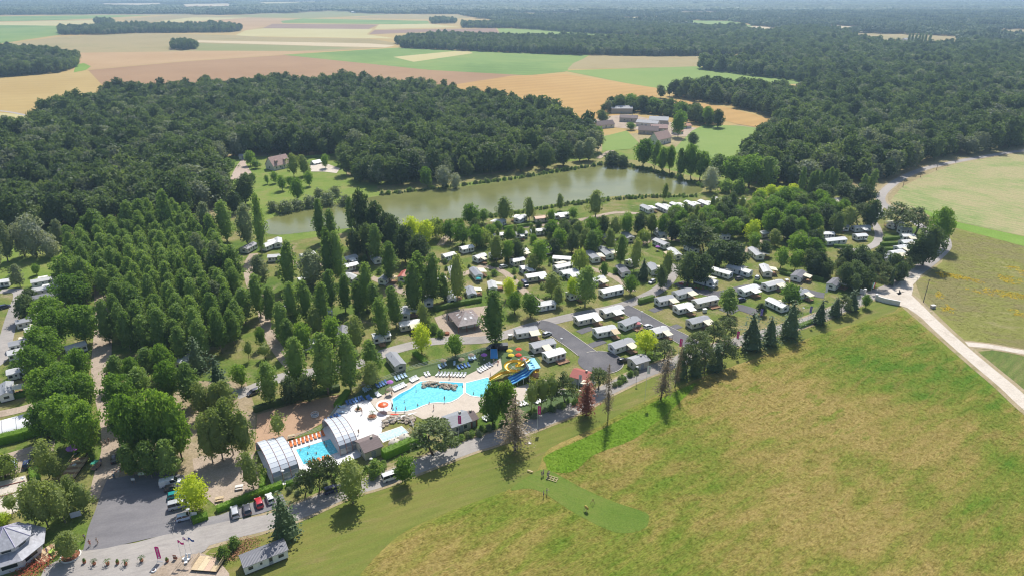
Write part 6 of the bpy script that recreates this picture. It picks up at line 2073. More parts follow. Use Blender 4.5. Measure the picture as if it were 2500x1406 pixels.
for (x, y), r_, lab, pal in (((875, 1000), 1.1, 'round stone bed with a small cypress on the white deck', 0), ((909, 1018), 1.4, 'round mulched bed with a palm on the white deck', 1)):
    p = P(x, y)
    t = thing('planting_bed', lab, 'planting bed', (p.x, p.y, .1))
    MB().lathe([(r_, .0), (r_, .3), (r_ - .25, .32), (r_ - .3, .2)], n=16).build('stone_ring', ROCKP, t)
    MB().lathe([(r_ - .28, .22), (.02, .3)], n=16).build('mulch', EARTH, t)
    if pal:
        link('fronds', PMESH[0], t, (0, 0, .4), 0, (1.3, 1.3, 1.2)); link('stem', PSTEM, t, (0, 0, 0), 0, (1.3, 1.3, 1.35))
    else:
        link('foliage', PROTO['spruce'][0][0], t, (0, 0, .2), 0, (.22, .22, .16))
p = P(1198, 1040)
# playground wheel and net mast on the sand
p = P(769, 1015)
t = thing('roundabout', 'white playground roundabout ring on the sand court', 'roundabout', (p.x, p.y, .1))
for z in (.15, .75):
    MB().tube([(1.1 * math.cos(k * math.pi / 10), 1.1 * math.sin(k * math.pi / 10), z) for k in range(21)], .06, n=5).build('ring', PL_w, t)
MB().lathe([(1.05, .12), (.02, .14)], n=16).build('floor', STEEL, t)
for k in range(4): MB().tube([(1.1 * math.cos(k * 1.57), 1.1 * math.sin(k * 1.57), .1), (1.1 * math.cos(k * 1.57), 1.1 * math.sin(k * 1.57), .8)], .05, n=5).build('upright', PL_w, t)
p = P(668, 1042)
t = thing('rope_pyramid', 'tall rope climbing mast on the sand court', 'climbing frame', (p.x, p.y, .1))
MB().tube([(0, 0, 0), (0, 0, 4.2)], .08, n=6).build('mast', PR, t)
for k in range(6):
    an = k * math.pi / 3
    MB().tube([(0, 0, 4.1), (3.6 * math.cos(an), 3.6 * math.sin(an), 0)], .035, n=4).build('rope', SKIRT, t)
# red mat and bench
p = P(*C2(1258, 732))
t = thing('mat', 'red rubber mat at the pool edge', 'mat', (p.x, p.y, .105), -.05)
MB().box((0, 0, .02), (2.4, .55, .04)).build('slab', PR, t)
for (x, y), lab in (((713, 1068), 'wooden bench between sand court and indoor pool'), ((585, 1192), 'upper stone picnic table on the picnic ground'), ((537, 1221), 'wooden picnic bench left of the hedge')):
    p = P(x, y)
    wd = WOODP if 'wood' in lab else W_render
    t = thing('picnic_table', lab, 'bench' if 'bench' in lab else 'table', (p.x, p.y, .11), .3)
    MB().box((0, 0, .74), (1.9, .8, .07)).build('table_top', wd, t)
    for sy in (-1, 1): MB().box((0, sy * .75, .45), (1.9, .3, .06)).build('seat', wd, t)
    for sx in (-1, 1): MB().box((sx * .7, 0, .36), (.1, 1.3, .7)).build('trestle', wd, t)
# ------------------------------------------------------------------ vehicles
TYRE = bpy.data.materials['tyre rubber']
RIMM = plain('alloy rim', (.45, .46, .48), .3, .5, .8)
LAMPW = plain('headlamp glass', (.70, .72, .74), .1, .6)
LAMPR = plain('tail lamp', (.45, .02, .02), .3, .5)
VGLASS = plain('car glass', (.02, .025, .03), .06, .7, var=.2)
C_TYRE = MB().lathe([(.18, -.1), (.31, -.1), (.31, .1), (.18, .1)], n=14).mesh('tyre', TYRE)
C_RIM = MB().lathe([(.01, -.06), (.19, -.08), (.19, .08), (.01, .06)], n=10).mesh('rim', RIMM)


def paint(name, col):
    if name in MATS: return MATS[name]
    t = NT(name)
    f = t.noise(t.pos(obj=True), 1.5, 3, .5)
    m = t.done(t.ramp(f, [(.3, tuple(q * .93 for q in col)), (.7, col)]), .28, .5)
    t.b.inputs['Coat Weight'].default_value = .6
    MATS[name] = m
    return m


def loft(sections):
    """sections: list of (x, [(y, z) ...]) half profiles mirrored into a closed skin"""
    b = MB()
    n = None
    vs = []
    for x, half in sections:
        ring = [(x, y, z) for y, z in half] + [(x, -y, z) for y, z in reversed(half)]
        n = len(ring)
        vs += ring
    fs = []
    for i in range(len(sections) - 1):
        for k in range(n):
            fs.append((i * n + k, (i + 1) * n + k, (i + 1) * n + (k + 1) % n, i * n + (k + 1) % n))
    m = len(sections) - 1
    fs += [tuple(range(n)), tuple(m * n + k for k in range(n - 1, -1, -1))]
    return b.add(vs, fs)


def car_parts(kind):
    """body shell, glass band, roof for a hatchback, an estate or a van; x forward"""
    L, W, H = {'hatch': (4.0, 1.72, 1.46), 'estate': (4.5, 1.8, 1.55), 'van': (5.0, 1.95, 2.0), 'bus': (4.9, 1.9, 1.95)}[kind]
    hw = W / 2
    bel = {'hatch': .92, 'estate': .98, 'van': 1.15, 'bus': 1.1}[kind]

    def low(x, top, w):
        return (x, [(w * .92, .22), (w, .42), (w, top - .1), (w * .94, top)])
    nose = {'hatch': .62, 'estate': .66, 'van': .8, 'bus': .8}[kind]
    secs = [low(-L / 2, bel - .12, hw * .86), low(-L / 2 + .14, bel, hw * .97), low(-L * .3, bel, hw), low(L * .12, bel, hw), low(L * .30, bel - .04, hw * .99), low(L / 2 - .25, nose + .12, hw * .95), low(L / 2 - .03, nose - .04, hw * .82)]
    body = loft(secs)
    r0, r1 = {'hatch': (-L * .40, L * .08), 'estate': (-L * .45, L * .10), 'van': (-L * .485, L * .20), 'bus': (-L * .48, L * .22)}[kind]
    b0, b1 = {'hatch': (-L * .475, L * .27), 'estate': (-L * .49, L * .27), 'van': (-L * .497, L * .34), 'bus': (-L * .495, L * .36)}[kind]
    wt = hw * (.76 if kind in ('hatch', 'estate') else .86)
    cab = MB()
    zb, zt = bel - .01, H - .05
    vs = [(b0, -hw * .93, zb), (b1, -hw * .93, zb), (b1, hw * .93, zb), (b0, hw * .93, zb), (r0, -wt, zt), (r1, -wt, zt), (r1, wt, zt), (r0, wt, zt)]
    cab.add(vs, [(0, 1, 5, 4), (2, 3, 7, 6), (1, 2, 6, 5), (3, 0, 4, 7), (4, 5, 6, 7)])
    roof = MB()
    ins = .02
    prof = []
    for x, z, w in ((r0 - .04, zt - .02, wt + .01), (r0 + .15, zt + .035, wt + .02), ((r0 + r1) / 2, zt + .06, wt + .02), (r1 - .2, zt + .04, wt + .02), (r1 + .03, zt - .02, wt + .01)):
        prof.append((x, [(w, z - .03), (w * .97, z + .01), (w * .6, z + .035)]))
    roof = loft(prof)
    pil = MB()
    for s in (-1, 1):
        for (xb, xt) in ((b0, r0), (b1, r1), ((b0 + b1) / 2 - .1, (r0 + r1) / 2 - .1)):
            pil.tube([(xb, s * hw * .935, zb), (xt, s * (wt + .012), zt)], .045, n=4)
    if kind == 'van':
        for s in (-1, 1):
            pil.add([(b0, s * hw * .945, zb), (L * .02, s * hw * .945, zb), (L * .0, s * (wt + .02), zt), (r0, s * (wt + .02), zt)], [(0, 1, 2, 3)])
    return L, W, body, cab, roof, pil, bel, nose


CARM = {}


def car(kind, col, cname, rear, front, label, sunroof=False):
    a, b = P(*rear), P(*front)
    d = b - a
    an = math.atan2(d.y, d.x)
    pm = paint(cname + ' car paint', col)
    key = (kind, cname)
    if key not in CARM:
        L, W, body, cab, roof, pil, bel, nose = car_parts(kind)
        CARM[key] = (L, W, body.mesh('car body', pm, False), cab.mesh('car glass', VGLASS), roof.mesh('car roof', pm, True), pil.mesh('car pillars', pm), bel, nose)
    L, W, body, cab, roof, pil, bel, nose = CARM[key]
    c = a + d.normalized() * L / 2
    t = thing('van' if kind == 'van' else 'car', label, 'van' if kind in ('van', 'bus') else 'car', (c.x, c.y, .12), an, 'vehicles of the holiday park')
    link('body', body, t); link('windows', cab, t); rf = link('roof', roof, t); link('pillars', pil, t)
    if sunroof: MB().box((-.25, 0, 1.52), (.9, .8, .03)).build('sunroof', VGLASS, rf)
    for sx in (-.31, .31):
        for sy in (-1, 1):
            w = link('wheel', None, t, (sx * L, sy * (W / 2 - .08), .31), rot=(math.pi / 2, 0, 0))
            link('tyre', C_TYRE, w); link('rim', C_RIM, w)
    for sy in (-1, 1):
        link('headlight', unit_mesh('hl', lambda: MB().box((0, 0, 0), (.12, .3, .14)).mesh('headlight', LAMPW)), t, (L / 2 - .1, sy * W * .33, nose - .02))
        link('tail_light', unit_mesh('tl', lambda: MB().box((0, 0, 0), (.08, .16, .3)).mesh('tail light', LAMPR)), t, (-L / 2 + .04, sy * W * .40, bel - .22))
    return t


SILV, WHT, RED, NAVY, BLK, TEAL, GRY, LBLU = (.50, .51, .53), (.76, .76, .75), (.52, .03, .05), (.02, .03, .09), (.02, .02, .022), (.02, .28, .27), (.09, .09, .11), (.52, .60, .70)
car('estate', SILV, 'silver', (577, 1268), (572, 1243), 'silver car with dark sunroof in the row of four', True)
car('hatch', GRY, 'dark grey', (607, 1260), (601, 1237), 'dark grey car in the row of four')
car('hatch', RED, 'red', (637, 1243), (629, 1220), 'bright red car in the row of four')
car('hatch', WHT, 'white', (664, 1232), (655, 1209), 'white car at the right end of the row of four')
car('van', WHT, 'white', (391, 1189), (443, 1178), 'white van parked in the shade of the grove')
car('hatch', BLK, 'black', (402, 1200), (450, 1189), 'black car between white van and teal car')
car('hatch', TEAL, 'teal', (409, 1218), (452, 1208), 'teal green car in the shaded bays')
car('bus', SILV, 'silver', (412, 1244), (458, 1233), 'silver people carrier below the teal car')
car('hatch', LBLU, 'pale blue', (431, 1272), (474, 1261), 'pale blue hatchback at the lowest shaded bay')
car('bus', WHT, 'white', (934, 1176), (972, 1163), 'white minibus driving on the meadow road')
car('estate', NAVY, 'navy', (792, 1206), (836, 1191), 'navy car on the meadow road behind the feathery tree')
car('estate', BLK, 'black', (281, 1134), (280, 1108), 'black car on the drive beside the barrier')
car('hatch', NAVY, 'navy', (65, 1147), (70, 1122), 'dark blue car in the gravel yard')
car('estate', LBLU, 'pale blue', (32, 1150), (36, 1124), 'pale blue car under the leafy tree at the left edge')
car('hatch', SILV, 'silver', (-2, 1160), (8, 1140), 'silver car cut by the left edge')
car('hatch', WHT, 'white', (1572, 804), (1598, 796), 'white car parked by the pink parasol home')
car('hatch', SILV, 'silver', (1326, 823), (1347, 814), 'silver car behind the cream awning home')
car('hatch', BLK, 'black', (1508, 886), (1540, 880), 'black car below the front homes')
car('hatch', NAVY, 'navy', (1800, 737), (1826, 732), 'navy car before the white awning home')
car('bus', NAVY, 'navy', (1276, 692), (1292, 707), 'dark blue van on the gravel path')
car('hatch', WHT, 'white', (1220, 656), (1238, 652), 'white car beside the upper gravel path')
car('hatch', BLK, 'black', (1298, 672), (1276, 680), 'black car behind the dark blue van')
car('hatch', GRY, 'dark grey', (1797, 685), (1816, 680), 'dark grey car below the rear echelon home')
car('hatch', WHT, 'white', (1846, 684), (1856, 671), 'white car beside the beige end on home')
car('hatch', NAVY, 'navy', (-2, 756), (20, 750), 'dark blue car at the left lane')
car('hatch', SILV, 'silver', (2111, 581), (2117, 572), 'silver car in the small right close')
car('hatch', WHT, 'white', (665, 770), (655, 778), 'white car on the gravel path among the poplars')
car('hatch', GRY, 'dark grey', (634, 955), (622, 960), 'dark grey car at the left end of the camp road')
car('hatch', BLK, 'black', (1212, 846), (1196, 852), 'black car in the shade of the lone poplar')
car('hatch', SILV, 'silver', (1598, 688), (1582, 696), 'silver car beside the wide gravel junction')

# utility cart with a green roof
p = P(236, 1142)
t = thing('utility_cart', 'small utility cart with green roof beside the drive', 'cart', (p.x, p.y, .12), 1.45)
MB().box((0, 0, .55), (2.6, 1.25, .5)).build('body', BRK, t)
MB().box((-.1, 0, 1.95), (1.9, 1.35, .07)).build('canopy', plain('green canopy', (.05, .30, .20), .6, .2), t)
for sx in (-.9, .7):
    for sy in (-.55, .55): MB().tube([(sx, sy, .8), (sx, sy, 1.93)], .035, n=5).build('post', STEEL, t)
for sx in (-.85, .85):
    for sy in (-.55, .55): link('wheel', WHEEL, t, (sx, sy, .3), rot=(math.pi / 2, 0, 0), sc=(.85, .85, .85))

# ------------------------------------------------------------------ people
TMP = bpy.data.scenes.new('workbench')      # skins and lettering are grown here, away from the place


def skin_mesh(name, joints, edges, mat, sub=1):
    me = bpy.data.meshes.new(name + ' skeleton')
    me.from_pydata([j[:3] for j in joints], edges, [])
    o = bpy.data.objects.new(name, me)
    TMP.collection.objects.link(o)
    o.modifiers.new('skin', 'SKIN')
    me.skin_vertices[0].data[0].use_root = True
    for k, j in enumerate(joints):
        r = j[3]
        me.skin_vertices[0].data[k].radius = (r, j[4] if len(j) > 4 else r)
    sb = o.modifiers.new('smooth', 'SUBSURF')
    sb.levels = sb.render_levels = sub
    TMP.view_layers[0].update()
    dg = TMP.view_layers[0].depsgraph
    out = bpy.data.meshes.new_from_object(o.evaluated_get(dg))
    bpy.data.objects.remove(o)
    out.name = name
    out.materials.clear()
    out.materials.append(mat)
    out.polygons.foreach_set('use_smooth', [True] * len(out.polygons))
    return out


SKIN = plain('skin', (.50, .30, .21), .6, .3, var=.08)
HAIR = plain('dark hair', (.05, .035, .025), .7, .3)


def body_joints(pose):
    # pelvis, chest, neck, head, arms, legs
    la = {'stand': (.0, .10), 'walk': (.25, -.2), 'reach': (.55, .55), 'sit': (.3, .3)}[pose]
    J = [(0, 0, .92, .13, .11), (0, 0, 1.16, .135, .10), (0, 0, 1.40, .15, .10), (0, 0, 1.50, .055), (.02, 0, 1.62, .09), (.02, 0, 1.73, .075)]
    E = [(0, 1), (1, 2), (2, 3), (3, 4), (4, 5)]

    def chain(start, pts):
        i = start
        for p in pts:
            J.append(p); E.append((i, len(J) - 1)); i = len(J) - 1
    for k, s in enumerate((-1, 1)):
        fx = la[k]
        ez = 1.12 if pose != 'reach' else 1.38
        hz_ = .86 if pose != 'reach' else 1.40
        chain(2, [(0, s * .19, 1.40, .055), (fx * .4, s * .25, ez, .045), (fx, s * .24, hz_, .035), (fx * 1.15 + .02, s * .24, hz_ - .1, .03)])
        lx = {'stand': 0, 'walk': .28 * s, 'reach': .12 * s, 'sit': .35}[pose]
        kz, fz = .50, .08
        chain(0, [(0, s * .10, .84, .085), (lx * .6 + .04, s * .11, kz, .065), (lx, s * .11, fz + .05, .045), (lx + .15, s * .12, .04, .04)])
    return J, E


POSES = {}
for ps in ('stand', 'walk', 'reach'):
    J, E = body_joints(ps)
    POSES[ps] = skin_mesh('person body ' + ps, J, E, SKIN)
CLOTH = {}


def cloth(kind, ps, col, cname):
    key = (kind, ps, cname)
    if key not in CLOTH:
        m = plain(cname + ' cloth', col, .85, .1, var=.1)
        J, E = body_joints(ps)
        if kind == 'shirt':
            j = [(*J[0][:2], 1.0, .15, .125), (*J[1][:3], .155, .12), (*J[2][:3], .17, .12), (0, -.2, 1.38, .075), (J[7][0] * .7, -.235, J[7][2] + .08, .06), (0, .2, 1.38, .075), (J[11][0] * .7, .235, 1.2 if ps != 'reach' else 1.38, .06)]
            CLOTH[key] = skin_mesh('shirt', j, [(0, 1), (1, 2), (2, 3), (3, 4), (2, 5), (5, 6)], m)
        else:
            lo = .45 if kind == 'trousers' else .60
            j = [(0, 0, 1.0, .14, .12), (0, 0, .90, .145, .125), (0, -.105, .80, .10), (J[11][0] * .45 if 0 else (-.28 * .45 if ps == 'walk' else .02), -.11, lo, .085), (0, .105, .80, .10), (.28 * .45 if ps == 'walk' else .02, .11, lo, .085)]
            CLOTH[key] = skin_mesh(kind, j, [(0, 1), (1, 2), (2, 3), (1, 4), (4, 5)], m)
    return CLOTH[key]


def hairm():
    return unit_mesh('hair', lambda: MB().lathe([(.098, 1.66), (.105, 1.72), (.09, 1.79), (.04, 1.83), (.005, 1.835)], (-.005, 0, 0), 10).mesh('hair', HAIR, True))


CLC = {'white': (.72, .72, .70), 'blue': (.08, .14, .40), 'red': (.50, .05, .06), 'grey': (.30, .31, .33), 'black': (.03, .03, .035), 'pink': (.60, .22, .28), 'khaki': (.30, .25, .15), 'green': (.08, .25, .10), 'orange': (.60, .22, .05)}


def person(px, deg, ps, top, bottom, label, z=.1, h=1.0):
    p = P(*px)
    t = thing('person', label, 'person', (p.x, p.y, z), math.radians(deg), 'people', (h, h, h))
    link('body', POSES[ps], t)
    link('hair', hairm(), t)
    if top: link('shirt', cloth('shirt', ps, CLC[top], top), t)
    link(('trousers' if bottom[0] == 'T' else 'shorts'), cloth('trousers' if bottom[0] == 'T' else 'shorts', ps, CLC[bottom[1:]], bottom[1:]), t)
    return t


for a in [((1323, 1163), 60, 'stand', 'grey', 'Tgrey', 'person in grey, left of the upper pair on the archery lane'), ((1327, 1160), 200, 'stand', 'white', 'Tblue', 'person in white shirt, right of the upper pair on the archery lane'),
          ((1337, 1165), 100, 'stand', 'blue', 'Tgrey', 'person in blue beside the wooden frame'), ((1340, 1161), 240, 'walk', 'white', 'Tgrey', 'person in white shirt behind the wooden frame'),
          ((1327, 1212), 20, 'stand', 'white', 'Tblue', 'person in white standing below the bow shooter'), ((1335, 1206), 10, 'reach', 'grey', 'Tgrey', 'person stretching an arm with a bow on the archery lane'),
          ((208, 1318), 250, 'walk', 'blue', 'Tblack', 'person in blue walking on the car park'), ((221, 1332), 120, 'walk', 'red', 'Sred', 'person in red walking on the car park'), ((239, 1327), 80, 'walk', 'white', 'Skhaki', 'person in white walking on the car park'),
          ((250, 1088), 70, 'walk', 'white', 'Sgreen', 'person in white walking up the drive'), ((267, 1081), 70, 'walk', 'black', 'Tblack', 'person in black walking up the drive'), ((259, 1085), 70, 'stand', 'grey', 'Sblack', 'child between two walkers on the drive'),
          ((116, 1350), 20, 'stand', 'blue', 'Tblue', 'person in blue at the reception terrace'),
          ((884, 1010), 90, 'walk', None, 'Sblack', 'bather walking across the white deck'), ((968, 1003), 200, 'walk', None, 'Sblue', 'bather wading at the shallow end beside the red mat'), ((990, 1004), 160, 'walk', None, 'Sblack', 'bather wading right of the red mat'),
          ((1059, 1000), 30, 'stand', 'white', 'Spink', 'bather in white on the beige deck'), ((1086, 982), 0, 'stand', None, 'Sblack', 'bather at the pool rim below the rock island'),
          ((942, 968), 120, 'walk', None, 'Sblue', 'bather walking past the thatched parasol'), ((957, 966), 110, 'walk', None, 'Sred', 'bather in red shorts left of the white loungers'),
          ((1205, 885), 250, 'stand', 'grey', 'Sgrey', 'person near the blue ramp'), ((1216, 889), 250, 'stand', 'red', 'Tred', 'person in red beside the slide ring'), ((1197, 921), 200, 'stand', None, 'Sblack', 'bather at the foot of the yellow slide'),
          ((1098, 924), 60, 'walk', None, 'Sorange', 'bather walking along the middle white loungers'), ((1073, 912), 30, 'stand', 'orange', 'Swhite', 'person wrapped in an orange towel on the turf edge'),
          ((876, 1060), 90, 'stand', 'black', 'Tblack', 'person in black right of the rear enclosure'),
          ((248, 1130), 90, 'walk', 'blue', 'Tblue', 'person in blue beside the utility cart')]:
    person(*a)
for i, (x, y) in enumerate([(1016, 957), (1020, 990), (1048, 985), (1130, 945), (1106, 1000), (1156, 962), (960, 1000), (987, 982), (1085, 972)]):
    if (x, y) == (1106, 1000): continue
    person((x, y), i * 77, 'stand', None, 'Sblue', 'swimmer in the big pool, %s' % ['left of the island tip', 'near the lower rim', 'in the middle of the water', 'right of the island', '', 'in the landing pool', 'at the paddling pool', 'left of the middle', 'below the island'][i], -.95)
for i, (x, y) in enumerate([(733, 1101), (752, 1108), (755, 1092), (773, 1108), (793, 1083), (797, 1090), (745, 1127), (764, 1120)]):
    person((x, y), i * 61, 'reach', None, 'Sblack', 'swimmer in the indoor pool, %s' % ['at the left end', 'left of the middle', 'at the back wall', 'in the middle', 'upper one at the right end', 'lower one at the right end', 'at the near left corner', 'before the middle'][i], -.95)

# ------------------------------------------------------------------ flags, lamps, poles
def text_mesh(s, size, mat):
    cu = bpy.data.curves.new('text', 'FONT')
    cu.body = s
    cu.size = size
    cu.align_x = 'CENTER'
    cu.align_y = 'CENTER'
    o = bpy.data.objects.new('text', cu)
    TMP.collection.objects.link(o)
    TMP.view_layers[0].update()
    dg = TMP.view_layers[0].depsgraph
    me = bpy.data.meshes.new_from_object(o.evaluated_get(dg))
    bpy.data.objects.remove(o)
    me.materials.clear()
    me.materials.append(mat)
    return me


PINK = plain('pink flag cloth', (.72, .03, .28), .7, .2, var=.08)
WFL = plain('white flag cloth', (.78, .78, .80), .7, .2, var=.05)
PURP = plain('purple flag cloth', (.20, .13, .48), .7, .2, var=.1)
BLUF = plain('blue flag cloth', (.04, .10, .36), .7, .2, var=.1)
TXTW = plain('white print', (.80, .80, .80), .7, .1, var=.02)
TXTP = plain('pink print', (.62, .03, .28), .7, .1, var=.02)
TW_, TP_ = text_mesh('yelloh! village', .36, TXTW), text_mesh('yelloh! village', .36, TXTP)


def banner(px, top, mat, label, w=.85, h=2.7, txt=None, yaw=0.0):
    """tall narrow flag on a pole"""
    p = P(*px)
    H = height_at(px[0], top, p)
    t = thing('flag', label, 'flag', (p.x, p.y, .05), yaw, 'flags')
    MB().tube([(0, 0, 0), (0, 0, H)], .05, .035, 6).build('pole', PL_w, t)
    b = MB()
    n = 8
    vs = []
    for i in range(n + 1):
        z = H - .05 - h * i / n
        for k in range(4):
            x = w * k / 3
            vs.append((x + .05, .10 * math.sin(k * 1.5 + i * .5) * k / 3, z - .06 * k))
    f = b.add(vs, [(i * 4 + k, i * 4 + k + 1, (i + 1) * 4 + k + 1, (i + 1) * 4 + k) for i in range(n) for k in range(3)]).build('cloth', mat, t, True)
    if txt: link('lettering', txt, f, (w * .5 + .06, -.13, H - .1 - h / 2), rot=(math.pi / 2, -math.pi / 2, 0))
    return t


banner((1312, 1047), 990, PINK, 'pink banner flag right of the grey brown larch', txt=TW_)
banner((1120, 1078), 1013, PINK, 'pink banner flag before the pool building', txt=TW_)
banner((1411, 972), 914, WFL, 'white banner flag left of the rust red conifer', txt=TP_)
banner((1574, 976), 892, WFL, 'white banner flag standing alone on the mown verge', txt=TP_)
banner((1648, 935), 826, PINK, 'pink banner flag above the brown larches', txt=TW_)
banner((1792, 864), 808, PINK, 'pink banner flag left of the open spruce row', txt=TW_)
banner((1970, 793), 747, PURP, 'purple banner flag between the last spruces', txt=TW_)
banner((1850, 805), 753, PURP, 'purple banner flag behind the spruces', txt=TW_)
banner((2012, 728), 699, WFL, 'white banner flag at the end of the dark lane')
# tricolour flag by the entrance: three upright bands
p = P(2125, 718)
t = thing('flag', 'green white and red flag beside the entrance walls', 'flag', (p.x, p.y, .05), .2, 'flags')
MB().tube([(0, 0, 0), (0, 0, 5.2)], .05, .035, 6).build('pole', STEEL, t)
for k, m in enumerate((plain('green flag cloth', (.03, .25, .14), .7, .2), WFL, plain('red flag cloth', (.50, .04, .06), .7, .2))):
    MB().add([(.05 + .5 * k, .05 * (k % 2), 5.1 - .12 * k), (.55 + .5 * k, .05 * ((k + 1) % 2), 4.98 - .12 * k), (.45 + .4 * k, .05 * ((k + 1) % 2), 2.6), (.05 + .4 * k, .05 * (k % 2), 2.6)], [(0, 1, 2, 3)]).build('band', m, t)
# upright pink banner on the forecourt
p = P(391, 1371)
t = thing('banner', 'upright pink feather banner on the forecourt', 'banner', (p.x, p.y, .13), -.05)
MB().tube([(-.45, 0, 0), (-.45, 0, 4.2)], .03, n=5).build('pole', STEEL, t)
MB().add([(-.42, 0, 4.15), (-.1, .02, 4.3), (.45, .03, 4.15), (.5, 0, 1.2), (.3, 0, .85), (-.42, 0, .8)], [(0, 1, 2, 3, 4, 5)]).build('cloth', PINK, t)
link('lettering', text_mesh('yelloh! village', .52, TXTW), t, (.03, -.03, 2.5), rot=(math.pi / 2, -math.pi / 2, 0))
MB().tube([(.02, -.04, 1.2 ), (.02, -.035, 1.2)], .2, n=10).build('emblem', TXTW, t)
MB().box((0, 0, .03), (1.3, .12, .06)).build('foot', STEEL, t)
for (x, y), m, lab in (((445, 1367), PINK, 'pink flag, leftmost of three on tall poles'), ((457, 1359), WFL, 'white flag, middle of three on tall poles'), ((470, 1360), BLUF, 'blue flag, rightmost of three on tall poles')):
    p = P(x, y)
    t = thing('flag', lab, 'flag', (p.x, p.y, .1), -.15, 'flags on tall poles')
    MB().tube([(0, 0, 0), (0, 0, 5.8)], .05, .03, 6).build('pole', PL_w, t)
    b = MB()
    vs = [(1.35 * k / 5, .12 * math.sin(k * 1.4), 5.7 - j * .85 * (1 - .45 * k / 5) - .13 * k) for j in (0, 1) for k in range(6)]
    b.add(vs, [(k, k + 1, 7 + k, 6 + k) for k in range(5)]).build('cloth', m, t, True)
    MB().tube([(.5, -.14, 5.15), (.5, -.13, 5.15)], .16, n=8).build('emblem', TXTW if m is not WFL else BLUF, t)
    MB().lathe([(.01, 5.92), (.07, 5.85), (.01, 5.78)], n=8).build('finial', PL_w, t)

LAMPM = plain('lamp head', (.70, .70, .68), .4, .4)


def lamp(px, h, label):
    p = P(*px)
    t = thing('street_lamp', label, 'street lamp', (p.x, p.y, .05), 0, 'street lamps')
    MB().tube([(0, 0, 0), (0, 0, h)], .07, .05, 6).build('post', STEEL, t)
    MB().lathe([(.02, h + .22), (.42, h + .10), (.45, h + .04), (.1, h - .05), (.05, h - .1)], n=12).build('lamp_head', LAMPM, t, True)
    MB().lathe([(.16, .0), (.16, .12), (.07, .15)], n=8).build('base', STEEL, t)


for px, h, lab in [((467, 1278), 4.3, 'street lamp beside the pale blue hatchback'), ((909, 1152), 4.2, 'street lamp beside the bamboo clump'), ((1553, 932), 5.5, 'street lamp beside the small grey hut'), ((1565, 788), 4.6, 'street lamp behind the pink parasol home'), ((1370, 855), 4.6, 'street lamp beside the turning lane'),
                   ((695, 1182), 4.2, 'street lamp at the hedge of the front enclosure'), ((1739, 722), 4.2, 'street lamp behind the long beige home'), ((2110, 605), 4.2, 'street lamp in the curved lane'), ((1415, 985), 4.5, 'street lamp beside the rust red conifer'), ((1957, 778), 4.5, 'street lamp behind the purple flag'), ((66, 1198), 4.0, 'street lamp beside the boules court')]:
    lamp(px, h, lab)
WPOLE = plain('grey wood pole', (.20, .18, .15), .9, .1, var=.3)
for (x, yt, yb), lab in [((2312, 553, 598), 'utility pole right of the big lane trees'), ((2254, 682, 738), 'leaning utility pole beside the track apron'), ((2204, 440, 458), 'utility pole, first along the upper road'), ((2247, 418, 434), 'utility pole, second along the upper road'), ((2286, 396, 416), 'utility pole, third along the upper road'), ((2333, 382, 398), 'utility pole, fourth along the upper road')]:
    p = P(x, yb)
    h = height_at(x, yt, p)
    t = thing('utility_pole', lab, 'utility pole', (p.x, p.y, 0), 0, 'utility poles')
    MB().tube([(0, 0, -.2), (.12, 0, h)], .17, .11, 7).build('pole', WPOLE, t)
    MB().box((.12, 0, h - .5), (1.3, .1, .12)).build('crossarm', WPOLE, t)
    for sx in (-.5, .74): MB().tube([(sx, 0, h - .45), (sx, 0, h - .2)], .06, n=6).build('insulator', LAMPM, t)

# ------------------------------------------------------------------ small things
# archery: wooden frame, boss and bow stand
p = P(1348, 1169)
t = thing('pallet_frame', 'pale wooden frame lying on the archery lane', 'frame', (p.x, p.y, .09), -.45)
for k in range(4): MB().box((-1.3 + k * .87, 0, .1), (.14, 1.7, .12)).build('bar', WOODP, t)
for sy in (-.75, 0, .75): MB().box((0, sy, .2), (2.8, .12, .1)).build('slat', WOODP, t)
p = P(1431, 1248)
t = thing('archery_target', 'round straw archery target on an easel', 'target', (p.x, p.y, .09), 2.4)
for sx in (-.4, .4): MB().tube([(sx, .5, 0), (sx * .3, 0, 1.7)], .05, n=5).build('leg', WOODP, t)
MB().tube([(0, 0.0, 1.05), (0, -.2, 1.1)], .62, n=16).build('boss', plain('straw', (.62, .46, .12), .9, .1, var=.2), t)
MB().tube([(0, -.2, 1.1), (0, -.23, 1.107)], .36, n=16).build('face', PL_w, t)
p = P(1447, 1231)
t = thing('bow_rack', 'thin wooden bow rack on the archery lane', 'rack', (p.x, p.y, .09), .5)
for an in (0, 2.1, 4.2): MB().tube([(.6 * math.cos(an), .6 * math.sin(an), 0), (0, 0, 1.7)], .04, n=5).build('leg', WOOD, t)
MB().tube([(-.4, 0, 1.0), (.4, 0, 1.1)], .03, n=5).build('bar', WOOD, t)
p = P(1294, 1152)
t = thing('bench', 'small dark bench at the left of the archers', 'bench', (p.x, p.y, .07), -.5)
MB().box((0, 0, .42), (1.5, .35, .06)).build('seat', WOODP, t)
for sx in (-.6, .6): MB().box((sx, 0, .2), (.08, .3, .4)).build('leg', SKIRT, t)
p = P(1293, 1081)
t = thing('manhole', 'round concrete manhole cover on the mown verge', 'manhole', (p.x, p.y, .05))
MB().lathe([(.02, .16), (.55, .15), (.6, .1), (.62, 0)], n=16).build('cover', W_render, t)
p = P(1490, 1)
